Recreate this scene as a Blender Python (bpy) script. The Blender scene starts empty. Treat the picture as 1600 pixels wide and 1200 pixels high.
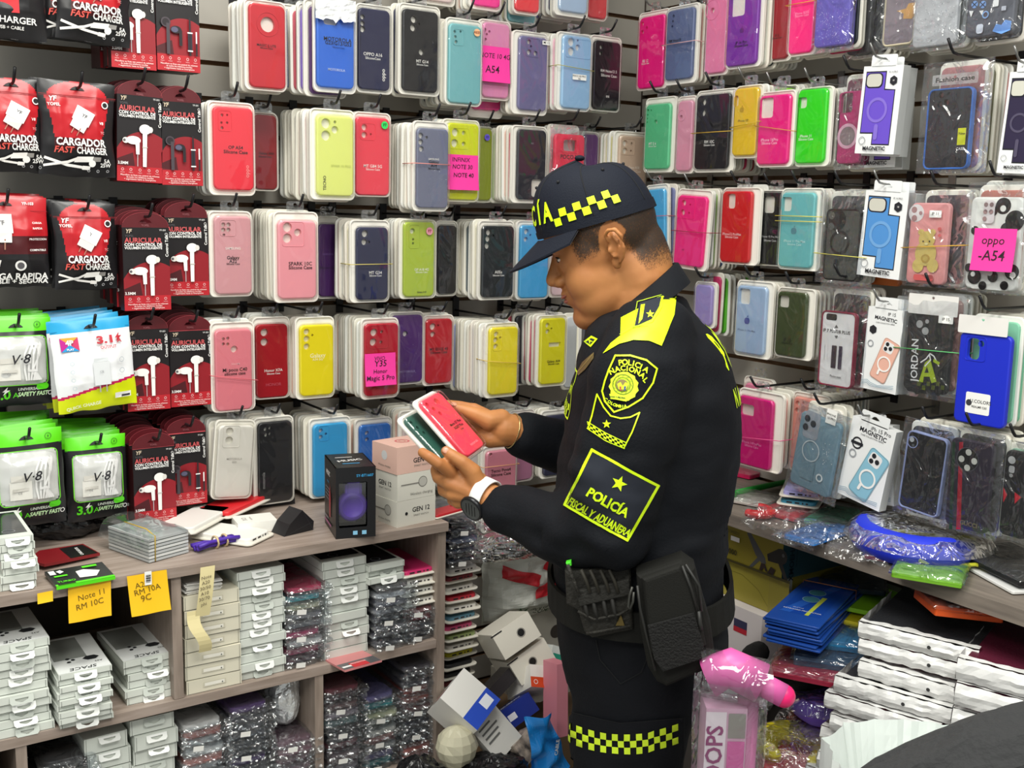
import bpy, math, random
from mathutils import Vector, Matrix, noise
from mathutils.bvhtree import BVHTree
random.seed(7)
SC = bpy.context.scene
COL = SC.collection
PI = math.pi
# ------------------------------------------------------------------ camera
# world: corner of the two slatwalls at the origin, back wall = plane Y 0, right wall = plane X 0, floor Z 0
FPX, PITCH, ROLL, YAW = 1700.0, 0.159, 0.0225, 0.602
_fw = Vector((math.sin(YAW)*math.cos(PITCH), math.cos(YAW)*math.cos(PITCH), -math.sin(PITCH)))
_r0 = Vector((math.cos(YAW), -math.sin(YAW), 0)); _u0 = _r0.cross(_fw)
CR = math.cos(ROLL)*_r0 + math.sin(ROLL)*_u0
CU = CR.cross(_fw); CF = _fw
def ray(px, py): return CF + CR*((px-800)/FPX) - CU*((py-600)/FPX)
_c = ray(1003, 150)*3.0
CAM = Vector((-_c.x, -_c.y, 1.6))
cam = bpy.data.cameras.new('camera'); cam.sensor_width = 36; cam.lens = FPX/1600*36; cam.clip_start = .02
cam_o = bpy.data.objects.new('camera', cam); COL.objects.link(cam_o)
cam_o.matrix_world = Matrix(((CR.x, CU.x, -CF.x, CAM.x), (CR.y, CU.y, -CF.y, CAM.y), (CR.z, CU.z, -CF.z, CAM.z), (0, 0, 0, 1)))
SC.camera = cam_o
# ------------------------------------------------------------------ world, lamps, exposure
w = bpy.data.worlds.new('world'); SC.world = w; w.use_nodes = True
w.node_tree.nodes['Background'].inputs[0].default_value = (.94, .97, .95, 1)
w.node_tree.nodes['Background'].inputs[1].default_value = .40
def area(name, loc, rot, sx, sy, e, col=(1, .985, .915)):
    l = bpy.data.lights.new(name, 'AREA'); l.shape = 'RECTANGLE'; l.size = sx; l.size_y = sy; l.energy = e; l.color = col
    o = bpy.data.objects.new(name, l); COL.objects.link(o); o.location = loc; o.rotation_euler = rot
    return o
area('ceiling_panel_light', (-1.55, -1.15, 2.75), (0, 0, 0), 1.2, .5, 26)
area('ceiling_panel_light', (-1.3, -2.5, 2.75), (0, 0, 0), 1.2, .6, 30)
area('ceiling_panel_light', (-3.0, -2.2, 2.75), (0, 0, 0), .6, 1.2, 26)
SC.view_settings.view_transform = 'Standard'
try: SC.view_settings.look = 'None'
except Exception: pass
SC.view_settings.gamma = 1; SC.view_settings.use_curve_mapping = False
SC.view_settings.exposure = 0.42
try:
    SC.cycles.transparent_max_bounces = 24; SC.cycles.max_bounces = 8
except Exception: pass
# ------------------------------------------------------------------ pixel -> place
def on_back(px, py, off=0.0):
    d = ray(px, py); return CAM + d*((-off-CAM.y)/d.y)
def on_right(px, py, off=0.0):
    d = ray(px, py); return CAM + d*((-off-CAM.x)/d.x)
def on_z(px, py, z):
    d = ray(px, py); return CAM + d*((z-CAM.z)/d.z)
def at(px, py, Z): return CAM + ray(px, py)*Z
def proj(p):
    q = p-CAM; z = q.dot(CF); return 800+FPX*q.dot(CR)/z, 600-FPX*q.dot(CU)/z, z
# ------------------------------------------------------------------ materials
def lin(h):
    if not isinstance(h, str): return tuple(h)
    h = h.lstrip('#'); o = []
    for i in (0, 2, 4):
        c = int(h[i:i+2], 16)/255; o.append(c/12.92 if c <= .04045 else ((c+.055)/1.055)**2.4)
    return tuple(o)
_mats = {}
def M(col, rough=.45, metal=0, spec=.5, bump=None, var=None, sss=0, sheen=0):
    k = (col, rough, metal, spec, bump, var, sss, sheen)
    if k in _mats: return _mats[k]
    m = bpy.data.materials.new('surface_'+str(len(_mats))); m.use_nodes = True; nt = m.node_tree
    b = nt.nodes['Principled BSDF']; c = lin(col)
    b.inputs['Base Color'].default_value = (*c, 1); b.inputs['Roughness'].default_value = rough
    b.inputs['Metallic'].default_value = metal; b.inputs['Specular IOR Level'].default_value = spec
    if sheen: b.inputs['Sheen Weight'].default_value = sheen
    if sss:
        b.inputs['Subsurface Weight'].default_value = sss; b.inputs['Subsurface Radius'].default_value = (.012, .005, .003)
        b.inputs['Subsurface Scale'].default_value = .5
    tc = None
    if bump or var: tc = nt.nodes.new('ShaderNodeTexCoord')
    if bump:
        n = nt.nodes.new('ShaderNodeTexNoise'); n.inputs['Scale'].default_value = bump[0]; n.inputs['Detail'].default_value = 3
        nt.links.new(tc.outputs['Object'], n.inputs['Vector'])
        bp = nt.nodes.new('ShaderNodeBump'); bp.inputs['Strength'].default_value = bump[1]; bp.inputs['Distance'].default_value = .01
        nt.links.new(n.outputs['Fac'], bp.inputs['Height']); nt.links.new(bp.outputs['Normal'], b.inputs['Normal'])
    if var:   # (second colour, scale, (stretch xyz))
        n2 = nt.nodes.new('ShaderNodeTexNoise'); n2.inputs['Scale'].default_value = var[1]; n2.inputs['Detail'].default_value = 5
        mp = nt.nodes.new('ShaderNodeMapping'); mp.inputs['Scale'].default_value = var[2]
        nt.links.new(tc.outputs['Object'], mp.inputs['Vector']); nt.links.new(mp.outputs[0], n2.inputs['Vector'])
        r = nt.nodes.new('ShaderNodeValToRGB'); r.color_ramp.elements[0].position = .35; r.color_ramp.elements[1].position = .65
        r.color_ramp.elements[0].color = (*c, 1); r.color_ramp.elements[1].color = (*lin(var[0]), 1)
        nt.links.new(n2.outputs['Fac'], r.inputs['Fac']); nt.links.new(r.outputs[0], b.inputs['Base Color'])
    _mats[k] = m; return m
def film(tint='#ffffff', fac=.1, rough=.08, bscale=14, bstr=.5, edge=.5, white=0.0, dist=.01):
    k = ('film', tint, fac, rough, bscale, bstr, edge, white, dist)
    if k in _mats: return _mats[k]
    m = bpy.data.materials.new('clear_film_'+str(len(_mats))); m.use_nodes = True; nt = m.node_tree; N = nt.nodes; L = nt.links
    N.clear(); out = N.new('ShaderNodeOutputMaterial'); tr = N.new('ShaderNodeBsdfTransparent'); tr.inputs[0].default_value = (*lin(tint), 1)
    gl = N.new('ShaderNodeBsdfGlossy'); gl.inputs['Roughness'].default_value = rough; gl.inputs['Color'].default_value = (1, 1, 1, 1)
    mx = N.new('ShaderNodeMixShader'); lw = N.new('ShaderNodeLayerWeight'); lw.inputs['Blend'].default_value = .35
    ma = N.new('ShaderNodeMath'); ma.operation = 'MULTIPLY_ADD'; ma.inputs[1].default_value = edge; ma.inputs[2].default_value = fac; ma.use_clamp = True
    L.new(lw.outputs['Fresnel'], ma.inputs[0]); L.new(ma.outputs[0], mx.inputs[0])
    src = tr
    if white:
        df = N.new('ShaderNodeBsdfDiffuse'); df.inputs[0].default_value = (.9, .9, .9, 1); m2 = N.new('ShaderNodeMixShader'); m2.inputs[0].default_value = white
        L.new(tr.outputs[0], m2.inputs[1]); L.new(df.outputs[0], m2.inputs[2]); src = m2
    L.new(src.outputs[0], mx.inputs[1]); L.new(gl.outputs[0], mx.inputs[2]); L.new(mx.outputs[0], out.inputs[0])
    tc = N.new('ShaderNodeTexCoord'); n = N.new('ShaderNodeTexNoise'); n.inputs['Scale'].default_value = bscale; n.inputs['Detail'].default_value = 2
    n.inputs['Distortion'].default_value = .8
    bp = N.new('ShaderNodeBump'); bp.inputs['Strength'].default_value = bstr; bp.inputs['Distance'].default_value = dist
    L.new(tc.outputs['Object'], n.inputs['Vector']); L.new(n.outputs['Fac'], bp.inputs['Height'])
    L.new(bp.outputs['Normal'], gl.inputs['Normal']); L.new(bp.outputs['Normal'], lw.inputs['Normal'])
    _mats[k] = m; return m
# ------------------------------------------------------------------ mesh builder
class MB:
    def __init__(s): s.v = []; s.f = []; s.mi = []; s.sm = []; s.mats = []
    def mat(s, m):
        if m not in s.mats: s.mats.append(m)
        return s.mats.index(m)
    def add(s, vs, fs, m, X=None, smooth=False):
        o = len(s.v); i = s.mat(m)
        s.v += [tuple(X @ Vector(p)) for p in vs] if X is not None else [tuple(p) for p in vs]
        for f in fs: s.f.append(tuple(o+j for j in f)); s.mi.append(i); s.sm.append(smooth)
        return s
    def box(s, c, d, m, X=None, mats=None):
        x, y, z = c; a, b, e = d[0]/2, d[1]/2, d[2]/2
        vs = [(x+i*a, y+j*b, z+k*e) for i in (-1, 1) for j in (-1, 1) for k in (-1, 1)]
        fs = [(0, 1, 3, 2), (4, 6, 7, 5), (0, 4, 5, 1), (2, 3, 7, 6), (0, 2, 6, 4), (1, 5, 7, 3)]   # -x +x -y +y -z +z
        if mats:
            for q, f in enumerate(fs): s.add([vs[t] for t in f], [(0, 1, 2, 3)], mats.get(q, m), X)
        else: s.add(vs, fs, m, X)
        return s
    def tube(s, pts, r, m, n=8, X=None, caps=True, smooth=True):
        pts = [Vector(p) for p in pts]; vs = []; fs = []; up = Vector((.13, .21, 1)).normalized()
        for i, p in enumerate(pts):
            t = (pts[min(i+1, len(pts)-1)]-pts[max(i-1, 0)]).normalized()
            a = t.cross(up)
            if a.length < .1: a = t.cross(Vector((1, 0, 0)))
            a.normalize(); b = a.cross(t); rr = r[i] if isinstance(r, (list, tuple)) else r
            for k in range(n):
                q = 2*PI*k/n; vs.append(p+a*(rr*math.cos(q))+b*(rr*math.sin(q)))
        for i in range(len(pts)-1):
            for k in range(n): fs.append((i*n+k, (i+1)*n+k, (i+1)*n+(k+1) % n, i*n+(k+1) % n))
        if caps: fs.append(tuple(range(n))); fs.append(tuple(reversed(range((len(pts)-1)*n, len(pts)*n))))
        return s.add(vs, fs, m, X, smooth)
    def lathe(s, prof, m, n=24, X=None, smooth=True):
        vs = [(r*math.cos(2*PI*k/n), r*math.sin(2*PI*k/n), z) for r, z in prof for k in range(n)]
        fs = [(i*n+k, i*n+(k+1) % n, (i+1)*n+(k+1) % n, (i+1)*n+k) for i in range(len(prof)-1) for k in range(n)]
        return s.add(vs, fs, m, X, smooth)
    def ball(s, c, r, m, X=None, n=14, k=9):
        rx, ry, rz = r if isinstance(r, (list, tuple)) else (r, r, r); vs = []; fs = []
        for i in range(k+1):
            t = PI*i/k
            for j in range(n): a = 2*PI*j/n; vs.append((c[0]+rx*math.sin(t)*math.cos(a), c[1]+ry*math.sin(t)*math.sin(a), c[2]+rz*math.cos(t)))
        for i in range(k):
            for j in range(n): fs.append((i*n+j, (i+1)*n+j, (i+1)*n+(j+1) % n, i*n+(j+1) % n))
        return s.add(vs, fs, m, X, True)
    def prism(s, poly, y0, y1, m, X=None, side=None):      # polygon in x,z (CCW from the front), extruded y0 (front) .. y1 (back)
        n = len(poly); vs = [(x, y0, z) for x, z in poly]+[(x, y1, z) for x, z in poly]
        s.add(vs, [tuple(range(n)), tuple(reversed(range(n, 2*n)))], m, X)
        return s.add(vs, [(i, n+i, n+(i+1) % n, (i+1) % n) for i in range(n)], side or m, X)
    def grid(s, fn, nu, nv, m, X=None, smooth=True, matfn=None, flip=False):
        vs = [fn(i/nu, j/nv) for j in range(nv+1) for i in range(nu+1)]
        o = len(s.v); s.v += [tuple(X @ Vector(p)) for p in vs] if X is not None else [tuple(p) for p in vs]
        for j in range(nv):
            for i in range(nu):
                a = o+j*(nu+1)+i; f = (a, a+1, a+nu+2, a+nu+1)
                s.f.append(tuple(reversed(f)) if flip else f); s.mi.append(s.mat(matfn((i+.5)/nu, (j+.5)/nv) if matfn else m)); s.sm.append(smooth)
        return s
    def mesh(s, name='mesh'):
        me = bpy.data.meshes.new(name); me.from_pydata(s.v, [], s.f)
        for m in s.mats: me.materials.append(m)
        me.polygons.foreach_set('material_index', s.mi); me.polygons.foreach_set('use_smooth', s.sm); me.update()
        return me
    def build(s, name, parent=None, X=None):
        return put(name, s.mesh(name), parent, X)
def put(name, me, parent=None, X=None):
    o = bpy.data.objects.new(name, me); COL.objects.link(o)
    if parent is not None: o.parent = parent
    if X is not None: o.matrix_local = X
    return o
def tag(o, label=None, cat=None, group=None, kind=None):
    if label: o['label'] = label
    if cat: o['category'] = cat
    if group: o['group'] = group
    if kind: o['kind'] = kind
    return o
def empty(name, X, label, cat, group=None):
    o = bpy.data.objects.new(name, None); o.empty_display_size = .03; COL.objects.link(o); o.matrix_world = X
    return tag(o, label, cat, group)
def copy_tree(o, X=None, label=None, group=None):
    c = o.copy(); COL.objects.link(c)
    for ch in o.children:
        d = ch.copy(); COL.objects.link(d); d.parent = c
        for g in ch.children:
            e = g.copy(); COL.objects.link(e); e.parent = d
    if X is not None: c.matrix_world = X
    if label: c['label'] = label
    if group: c['group'] = group
    return c
def rot(x=0, y=0, z=0): return (Matrix.Rotation(math.radians(z), 4, 'Z') @ Matrix.Rotation(math.radians(y), 4, 'Y') @ Matrix.Rotation(math.radians(x), 4, 'X'))
def T(p, R=None):
    m = Matrix.Translation(Vector(p)); return m @ R if R is not None else m
WROT = {'B': Matrix.Identity(4), 'R': Matrix.Rotation(-PI/2, 4, 'Z')}
# ------------------------------------------------------------------ outlines, slabs with holes, lettering
def rrect(x0, z0, x1, z1, r, n=6):
    r = min(r, abs(x1-x0)/2-1e-5, abs(z1-z0)/2-1e-5); o = []
    for cx, cz, a in ((x1-r, z1-r, 0), (x0+r, z1-r, 90), (x0+r, z0+r, 180), (x1-r, z0+r, 270)):
        for i in range(n+1): t = math.radians(a+90*i/n); o.append((cx+r*math.cos(t), cz+r*math.sin(t)))
    return o
def circ(x, z, r, n=20, rz=None, a0=0, a1=360):
    rz = rz or r
    return [(x+r*math.cos(math.radians(a0+(a1-a0)*i/n)), z+rz*math.sin(math.radians(a0+(a1-a0)*i/n))) for i in range(n if a1-a0 == 360 else n+1)]
def curve_geo(cu):
    o = bpy.data.objects.new('tmp', cu); me = bpy.data.meshes.new_from_object(o)
    vs = [tuple(v.co) for v in me.vertices]; fs = [tuple(p.vertices) for p in me.polygons]
    bpy.data.objects.remove(o); bpy.data.meshes.remove(me); bpy.data.curves.remove(cu); return vs, fs
def slab_geo(outer, holes, th, bev=.0, res=2):
    cu = bpy.data.curves.new('tmp', 'CURVE'); cu.dimensions = '2D'; cu.fill_mode = 'BOTH'
    for lp in [outer]+list(holes):
        sp = cu.splines.new('POLY'); sp.points.add(len(lp)-1); sp.use_cyclic_u = True
        for p, q in zip(sp.points, lp): p.co = (q[0], q[1], 0, 1)
    cu.extrude = max(th/2-bev, 0); cu.bevel_depth = bev; cu.bevel_resolution = res
    if bev: cu.offset = -bev
    vs, fs = curve_geo(cu)
    return [(x, -z, y) for x, y, z in vs], fs       # slab in the x,z plane, front face towards -y
def slab(mb, outer, holes, th, y, m, bev=0, X=None, smooth=False):   # y = position of the front face
    vs, fs = slab_geo(outer, holes, th, bev)
    mb.add([(a, b+y+th/2, c) for a, b, c in vs], fs, m, X, smooth); return mb
def case_body(mb, x0, z0, x1, z1, rad, holes, th, y, m, b=.003):
    """plate with a rounded rim and holes cut through; y = front face"""
    slab(mb, rrect(x0+b, z0+b, x1-b, z1-b, rad-b, 6), holes, th*.9, y, m)
    rings = []
    for i in range(5):
        t = PI/2*i/4; q = b*(1-math.sin(t)); d = b*(1-math.cos(t)); rings.append([(x, y+d, z) for x, z in rrect(x0+q, z0+q, x1-q, z1-q, rad-q, 6)])
    rings.append([(p[0], y+th, p[2]) for p in rings[-1]])
    n = len(rings[0]); vs = [p for r in rings for p in r]
    mb.add(vs, [(i*n+k, (i+1)*n+k, (i+1)*n+(k+1) % n, i*n+(k+1) % n) for i in range(len(rings)-1) for k in range(n)], m, None, True)
_txt = {}
def text_geo(s, bold=.0, lean=0.0):
    k = (s, bold, lean)
    if k not in _txt:
        cu = bpy.data.curves.new('tmp', 'FONT'); cu.body = s; cu.size = 1; cu.align_x = 'CENTER'; cu.align_y = 'CENTER'; cu.resolution_u = 2; cu.offset = bold; cu.shear = lean
        _txt[k] = curve_geo(cu)
    return _txt[k]
class Art:
    """flat print: polygons and lettering in x,z, each later layer a hair further out; fn maps (x, z, lift) to local space"""
    def __init__(s, mb, fn, step=.00025): s.mb = mb; s.fn = fn; s.k = 1; s.st = step
    def poly(s, pts, m, sub=None):
        s.mb.add([s.fn(x, z, s.k*s.st) for x, z in pts], [tuple(range(len(pts)))], m); s.k += 1; return s
    def rect(s, x0, z0, x1, z1, m, r=0): return s.poly(rrect(x0, z0, x1, z1, r, 4) if r else [(x0, z0), (x1, z0), (x1, z1), (x0, z1)], m)
    def disc(s, x, z, r, m, rz=None): return s.poly(circ(x, z, r, 20, rz), m)
    def ring(s, x, z, r0, r1, m, n=28, sq=1.0):
        a = circ(x, z, r0, n, r0*sq); b = circ(x, z, r1, n, r1*sq)
        s.mb.add([s.fn(p, q, s.k*s.st) for p, q in a+b], [(i, n+i, n+(i+1) % n, (i+1) % n) for i in range(n)], m); s.k += 1; return s
    def line(s, pts, wd, m, closed=False):
        pts = [Vector(p) for p in pts]; n = len(pts); L = []; R = []
        for i, p in enumerate(pts):
            a = pts[(i-1) % n] if (closed or i > 0) else p; b = pts[(i+1) % n] if (closed or i < n-1) else p
            d1 = (p-a).normalized() if (p-a).length > 1e-9 else None; d2 = (b-p).normalized() if (b-p).length > 1e-9 else None
            d = (d1+d2).normalized() if d1 and d2 and (d1+d2).length > 1e-6 else (d1 or d2)
            c = max(.5, d.dot(d1)) if d1 else 1
            nn = Vector((-d.y, d.x))*(wd/2/c); L.append(p+nn); R.append(p-nn)
        q = n if closed else n-1
        s.mb.add([s.fn(p.x, p.y, s.k*s.st) for p in R+L], [(i, (i+1) % n, n+(i+1) % n, n+i) for i in range(q)], m); s.k += 1; return s
    def text(s, t, x, z, size, m, bold=0., ang=0., sx=1.0, lean=0., width=None):
        vs, fs = text_geo(t, bold, lean)
        if not vs: return s
        if width:
            ww = max(v[0] for v in vs)-min(v[0] for v in vs); sx = width/(ww*size)
        ca, sa = math.cos(math.radians(ang)), math.sin(math.radians(ang))
        s.mb.add([s.fn(x+(u*size*sx)*ca-(v*size)*sa, z+(u*size*sx)*sa+(v*size)*ca, s.k*s.st) for u, v, _ in vs], fs, m); s.k += 1; return s
    def star(s, x, z, r, m, a=90):
        return s.poly([(x+(r if i % 2 == 0 else r*.42)*math.cos(math.radians(a+36*i)), z+(r if i % 2 == 0 else r*.42)*math.sin(math.radians(a+36*i))) for i in range(10)], m)
def flat(y): return lambda x, z, l: (x, y-l, z)
# ------------------------------------------------------------------ setting
BOARD = M('#a19c93', .42, var=('#aaa59c', 3.0, (1, 1, 1)))
MDF = M('#8f6f50', .8, var=('#7a5c40', 30.0, (1, 1, 6)))
GP = .0745
def slatwall(name, length, z0, ztop, anchor, X, x_start=0.0):
    """boards run along local -x from the corner (x 0), face on local y 0, grooves cut in"""
    mb = MB(); prof = []; gh = .010; dp = .011
    zs = []; z = anchor
    while z > z0+.03: z -= GP
    z += GP
    while z < ztop-.02: zs.append(z); z += GP
    cur = z0
    for g in zs:
        a, b = g-gh, g
        for (za, ya, zb, yb, m) in ((cur, 0, a, 0, BOARD), (a, 0, a, dp, MDF), (a, dp, a-.006, dp, MDF), (a-.006, dp, a-.006, dp+.006, MDF), (a-.006, dp+.006, b+.006, dp+.006, MDF), (b+.006, dp+.006, b+.006, dp, MDF), (b+.006, dp, b, dp, MDF), (b, dp, b, 0, MDF)):
            mb.add([(-length, ya, za), (x_start, ya, za), (x_start, yb, zb), (-length, yb, zb)], [(0, 1, 2, 3)], m)
        cur = b
    mb.add([(-length, 0, cur), (x_start, 0, cur), (x_start, 0, ztop), (-length, 0, ztop)], [(0, 1, 2, 3)], BOARD)
    mb.add([(-length, .03, z0), (x_start, .03, z0), (x_start, .03, ztop), (-length, .03, ztop)], [(3, 2, 1, 0)], MDF)
    return tag(mb.build(name, None, X), kind='structure'), zs
_, ZB = slatwall('wall_left', 3.2, 0, 2.75, 1.90, Matrix.Identity(4))
# right wall: local -x runs from the corner towards the viewer, so mirror by building along +x of a turned frame
def slat_right():
    mb = MB(); X = WROT['R']; L = 2.6
    zs = []; z = 1.918
    while z > .03: z -= GP
    z += GP
    while z < 2.7: zs.append(z); z += GP
    cur = 0; gh, dp = .010, .011
    def q(ya, za, yb, zb, m): mb.add([(0, ya, za), (L, ya, za), (L, yb, zb), (0, yb, zb)], [(0, 1, 2, 3)], m, X)
    for g in zs:
        a, b = g-gh, g
        for (za, ya, zb, yb, m) in ((cur, 0, a, 0, BOARD), (a, 0, a, dp, MDF), (a, dp, a-.006, dp, MDF), (a-.006, dp, a-.006, dp+.006, MDF), (a-.006, dp+.006, b+.006, dp+.006, MDF), (b+.006, dp+.006, b+.006, dp, MDF), (b+.006, dp, b, dp, MDF), (b, dp, b, 0, MDF)): q(ya, za, yb, zb, m)
        cur = b
    q(0, cur, 0, 2.75, BOARD); mb.add([(0, .03, 0), (L, .03, 0), (L, .03, 2.75), (0, .03, 2.75)], [(3, 2, 1, 0)], MDF, X)
    tag(mb.build('wall_right'), kind='structure'); return zs
ZR = slat_right()
fl = MB(); fl.box((-1.6, -2.0, -.02), (4.2, 4.8, .04), M('#8d8a84', .35, var=('#7f7c76', 2.5, (1, 1, 1))))
tag(fl.build('floor'), kind='structure')
# plain opaque strip of wall joining the two slatwalls in the corner
cj = MB(); cj.box((.012, .012, 1.375), (.03, .03, 2.75), M('#3b3129', .7)); tag(cj.build('trim_1'), kind='structure')
# ------------------------------------------------------------------ blister-packed cases on hooks
CREAM = M('#e9e6da', .35); WHITE = M('#f2f1ea', .4); BLK = M('#121214', .4); INK = M('#17171a', .6); PAPER = M('#f6f5f0', .6)
COVER = film('#ffffff', .035, .06, 9, .35, .45, .0, .02)
TABF = film('#f4f6f8', .10, .10, 40, .6, .5, .05)
CRINK = film('#f3f6f8', .10, .10, 26, 1.0, .55, .03, .02)
CRINK2 = film('#f6f8fa', .045, .08, 20, .9, .42, .02, .02)
HOLE = M('#b9b2a2', .5)
STEEL = M('#18181b', .38, .2); WIRE = M('#8e8e8c', .3, .8)
STK = {}
ORD = ['first', 'second', 'third', 'fourth', 'fifth', 'sixth', 'seventh', 'eighth', 'ninth', 'tenth', 'eleventh', 'twelfth']
class Frame:
    """a plane parallel to a wall, 'off' in front of it; pixel -> local x,z about a centre"""
    def __init__(s, wall, box, off, tilt=0):
        s.wall, s.off = wall, off; s.un = on_back if wall == 'B' else on_right
        cx, cy = (box[0]+box[2])/2, (box[1]+box[3])/2
        s.c = s.un(cx, cy, off); s.R = WROT[wall]; s.tilt = math.radians(tilt)
        p = s.c; xd = s.R @ Vector((1, 0, 0)); a = proj(p-xd*.02); b = proj(p+xd*.02); s.sx = math.hypot(b[0]-a[0], b[1]-a[1])/.04
        a = proj(p-Vector((0, 0, .02))); b = proj(p+Vector((0, 0, .02))); s.sy = math.hypot(b[0]-a[0], b[1]-a[1])/.04
        s.w = (box[2]-box[0])/s.sx; s.h = (box[3]-box[1])/s.sy
    def loc(s, px, py):
        d = s.R.to_3x3().inverted() @ (s.un(px, py, s.off)-s.c); x, z = d.x, d.z
        if s.tilt:
            c, q = math.cos(s.tilt), math.sin(s.tilt); x, z = x*c-z*q, x*q+z*c
        return x, z
    def X(s, yaw=0, pitch=0): return T(s.c, s.R @ rot(0, 0, yaw) @ rot(pitch, 0, 0) @ Matrix.Rotation(s.tilt, 4, 'Y'))
def hook(wall, P, length, label, wire=False, zt=None):
    """P: wall-plane point of the rod (off=0)"""
    zs = ZB if wall == 'B' else ZR
    g = min((z for z in zs if z > P.z-.004), default=P.z+.02); g = min(g, P.z+.045)
    m = WIRE if wire else STEEL; dz = g-P.z
    r = empty('display_hook', T(P, WROT[wall]), label, 'hook', 'display hooks on the slatwalls')
    a = MB(); a.box((0, -.002, dz/2-.006), (.017, .004, dz+.022), m); a.box((0, .004, dz-.006), (.017, .012, .004), m); a.build('bracket', r)
    b = MB(); b.tube([(0, -.003, 0), (0, -length+.012, -.001), (0, -length, .001), (0, -length-.008, .008), (0, -length-.02, .024)], .0021 if wire else .0028, m, 6); b.build('rod', r)
    return r
_tab = {}
def tab_mesh():
    if 't' not in _tab:
        mb = MB(); hole = circ(0, .013, .0045, 10)
        slab(mb, rrect(-.019, -.004, .019, .021, .006, 4), [hole], .0006, 0, TABF); _tab['t'] = mb.mesh('hang_tab')
    return _tab['t']
_bl = {}
def buried_mesh(w, h, col, white):
    k = (round(w, 2), round(h, 2), col, white)
    if k not in _bl:
        mb = MB(); w, h = k[1-1], k[1]
        tm = M(white, .35)
        slab(mb, rrect(-w/2, -h/2, w/2, h/2, .012, 4), [], .006, 0, tm, .0025)
        slab(mb, rrect(-w/2+.006, -h/2+.007, w/2-.006, h/2-.010, .011, 4), [], .007, -.0045, M(col, .45), .0025)
        _bl[k] = mb.mesh('blister_pack')
    return _bl[k]
PAL = ['#d8d4c6', '#e8c9c6', '#c8d4d0', '#d9d9d2', '#7fa6b8', '#c45a6a', '#d4d0b0', '#3b3f58', '#e0b7a8', '#b9c4a0', '#dfe3e0', '#d7d2c8', '#6b4a78', '#d8d8d0']
TRAYS = ['#e8e5d8', '#dcd9cc', '#e6e0d4', '#e9e9e2']
rows = {}; BUR = []; FRONTS = []
def case_geo(mb, fr, box, col, holes, bump, texts, th=.009, y=-.0075, rough=.42, rad=.011):
    x0, z1 = fr.loc(box[0], (box[1]+box[3])/2)[0], fr.loc((box[0]+box[2])/2, box[1])[1]
    x1, z0 = fr.loc(box[2], (box[1]+box[3])/2)[0], fr.loc((box[0]+box[2])/2, box[3])[1]
    cm = M(col, rough) if isinstance(col, str) else col
    hl = []; big = []
    for h in holes:
        if h[0] == 'r':
            a = fr.loc(h[1], h[2]); b = fr.loc(h[3], h[4]); pl = rrect(a[0], b[1], b[0], a[1], h[5] if len(h) > 5 else .006, 5)
            big.append(pl)
        else:
            x, z = fr.loc(h[0], h[1]); r = h[2]/fr.sy; r = min(r, (x1-x0)*.4); big.append(circ(x, z, r, 16))
    case_body(mb, x0, z0, x1, z1, rad, big, th, y, cm)
    if bump:
        if bump[0] == 'c': x, z = fr.loc(bump[1], bump[2]); r = bump[3]/fr.sy; o = circ(x, z, r, 28); i = circ(x, z, r-.0012, 28)
        else:
            a = fr.loc(bump[0], bump[1]); b = fr.loc(bump[2], bump[3]); o = rrect(a[0], b[1], b[0], a[1], .006, 5); i = rrect(a[0]+.001, b[1]+.001, b[0]-.001, a[1]-.001, .005, 5)
        slab(mb, o, [i], .002, y-.001, cm, .0004)
    art = Art(mb, flat(y-.0003))
    for t in texts:
        x, z = fr.loc(t[1], t[2]); ang = t[5] if len(t) > 5 else 0
        c = {'k': INK, 'w': PAPER}.get(t[4]) or M(t[4], .6)
        art.text(t[0], x, z, t[3]*1.35/fr.sy, c, .012, ang, fr.sx/fr.sx)
    return x0, z0, x1, z1
def cover_mesh(x0, z0, x1, z1, y):
    mb = MB(); e = .0035
    slab(mb, rrect(x0-e, z0-e, x1+e, z1+e, .013, 5), [], .012, y, COVER, .004); return mb
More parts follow.
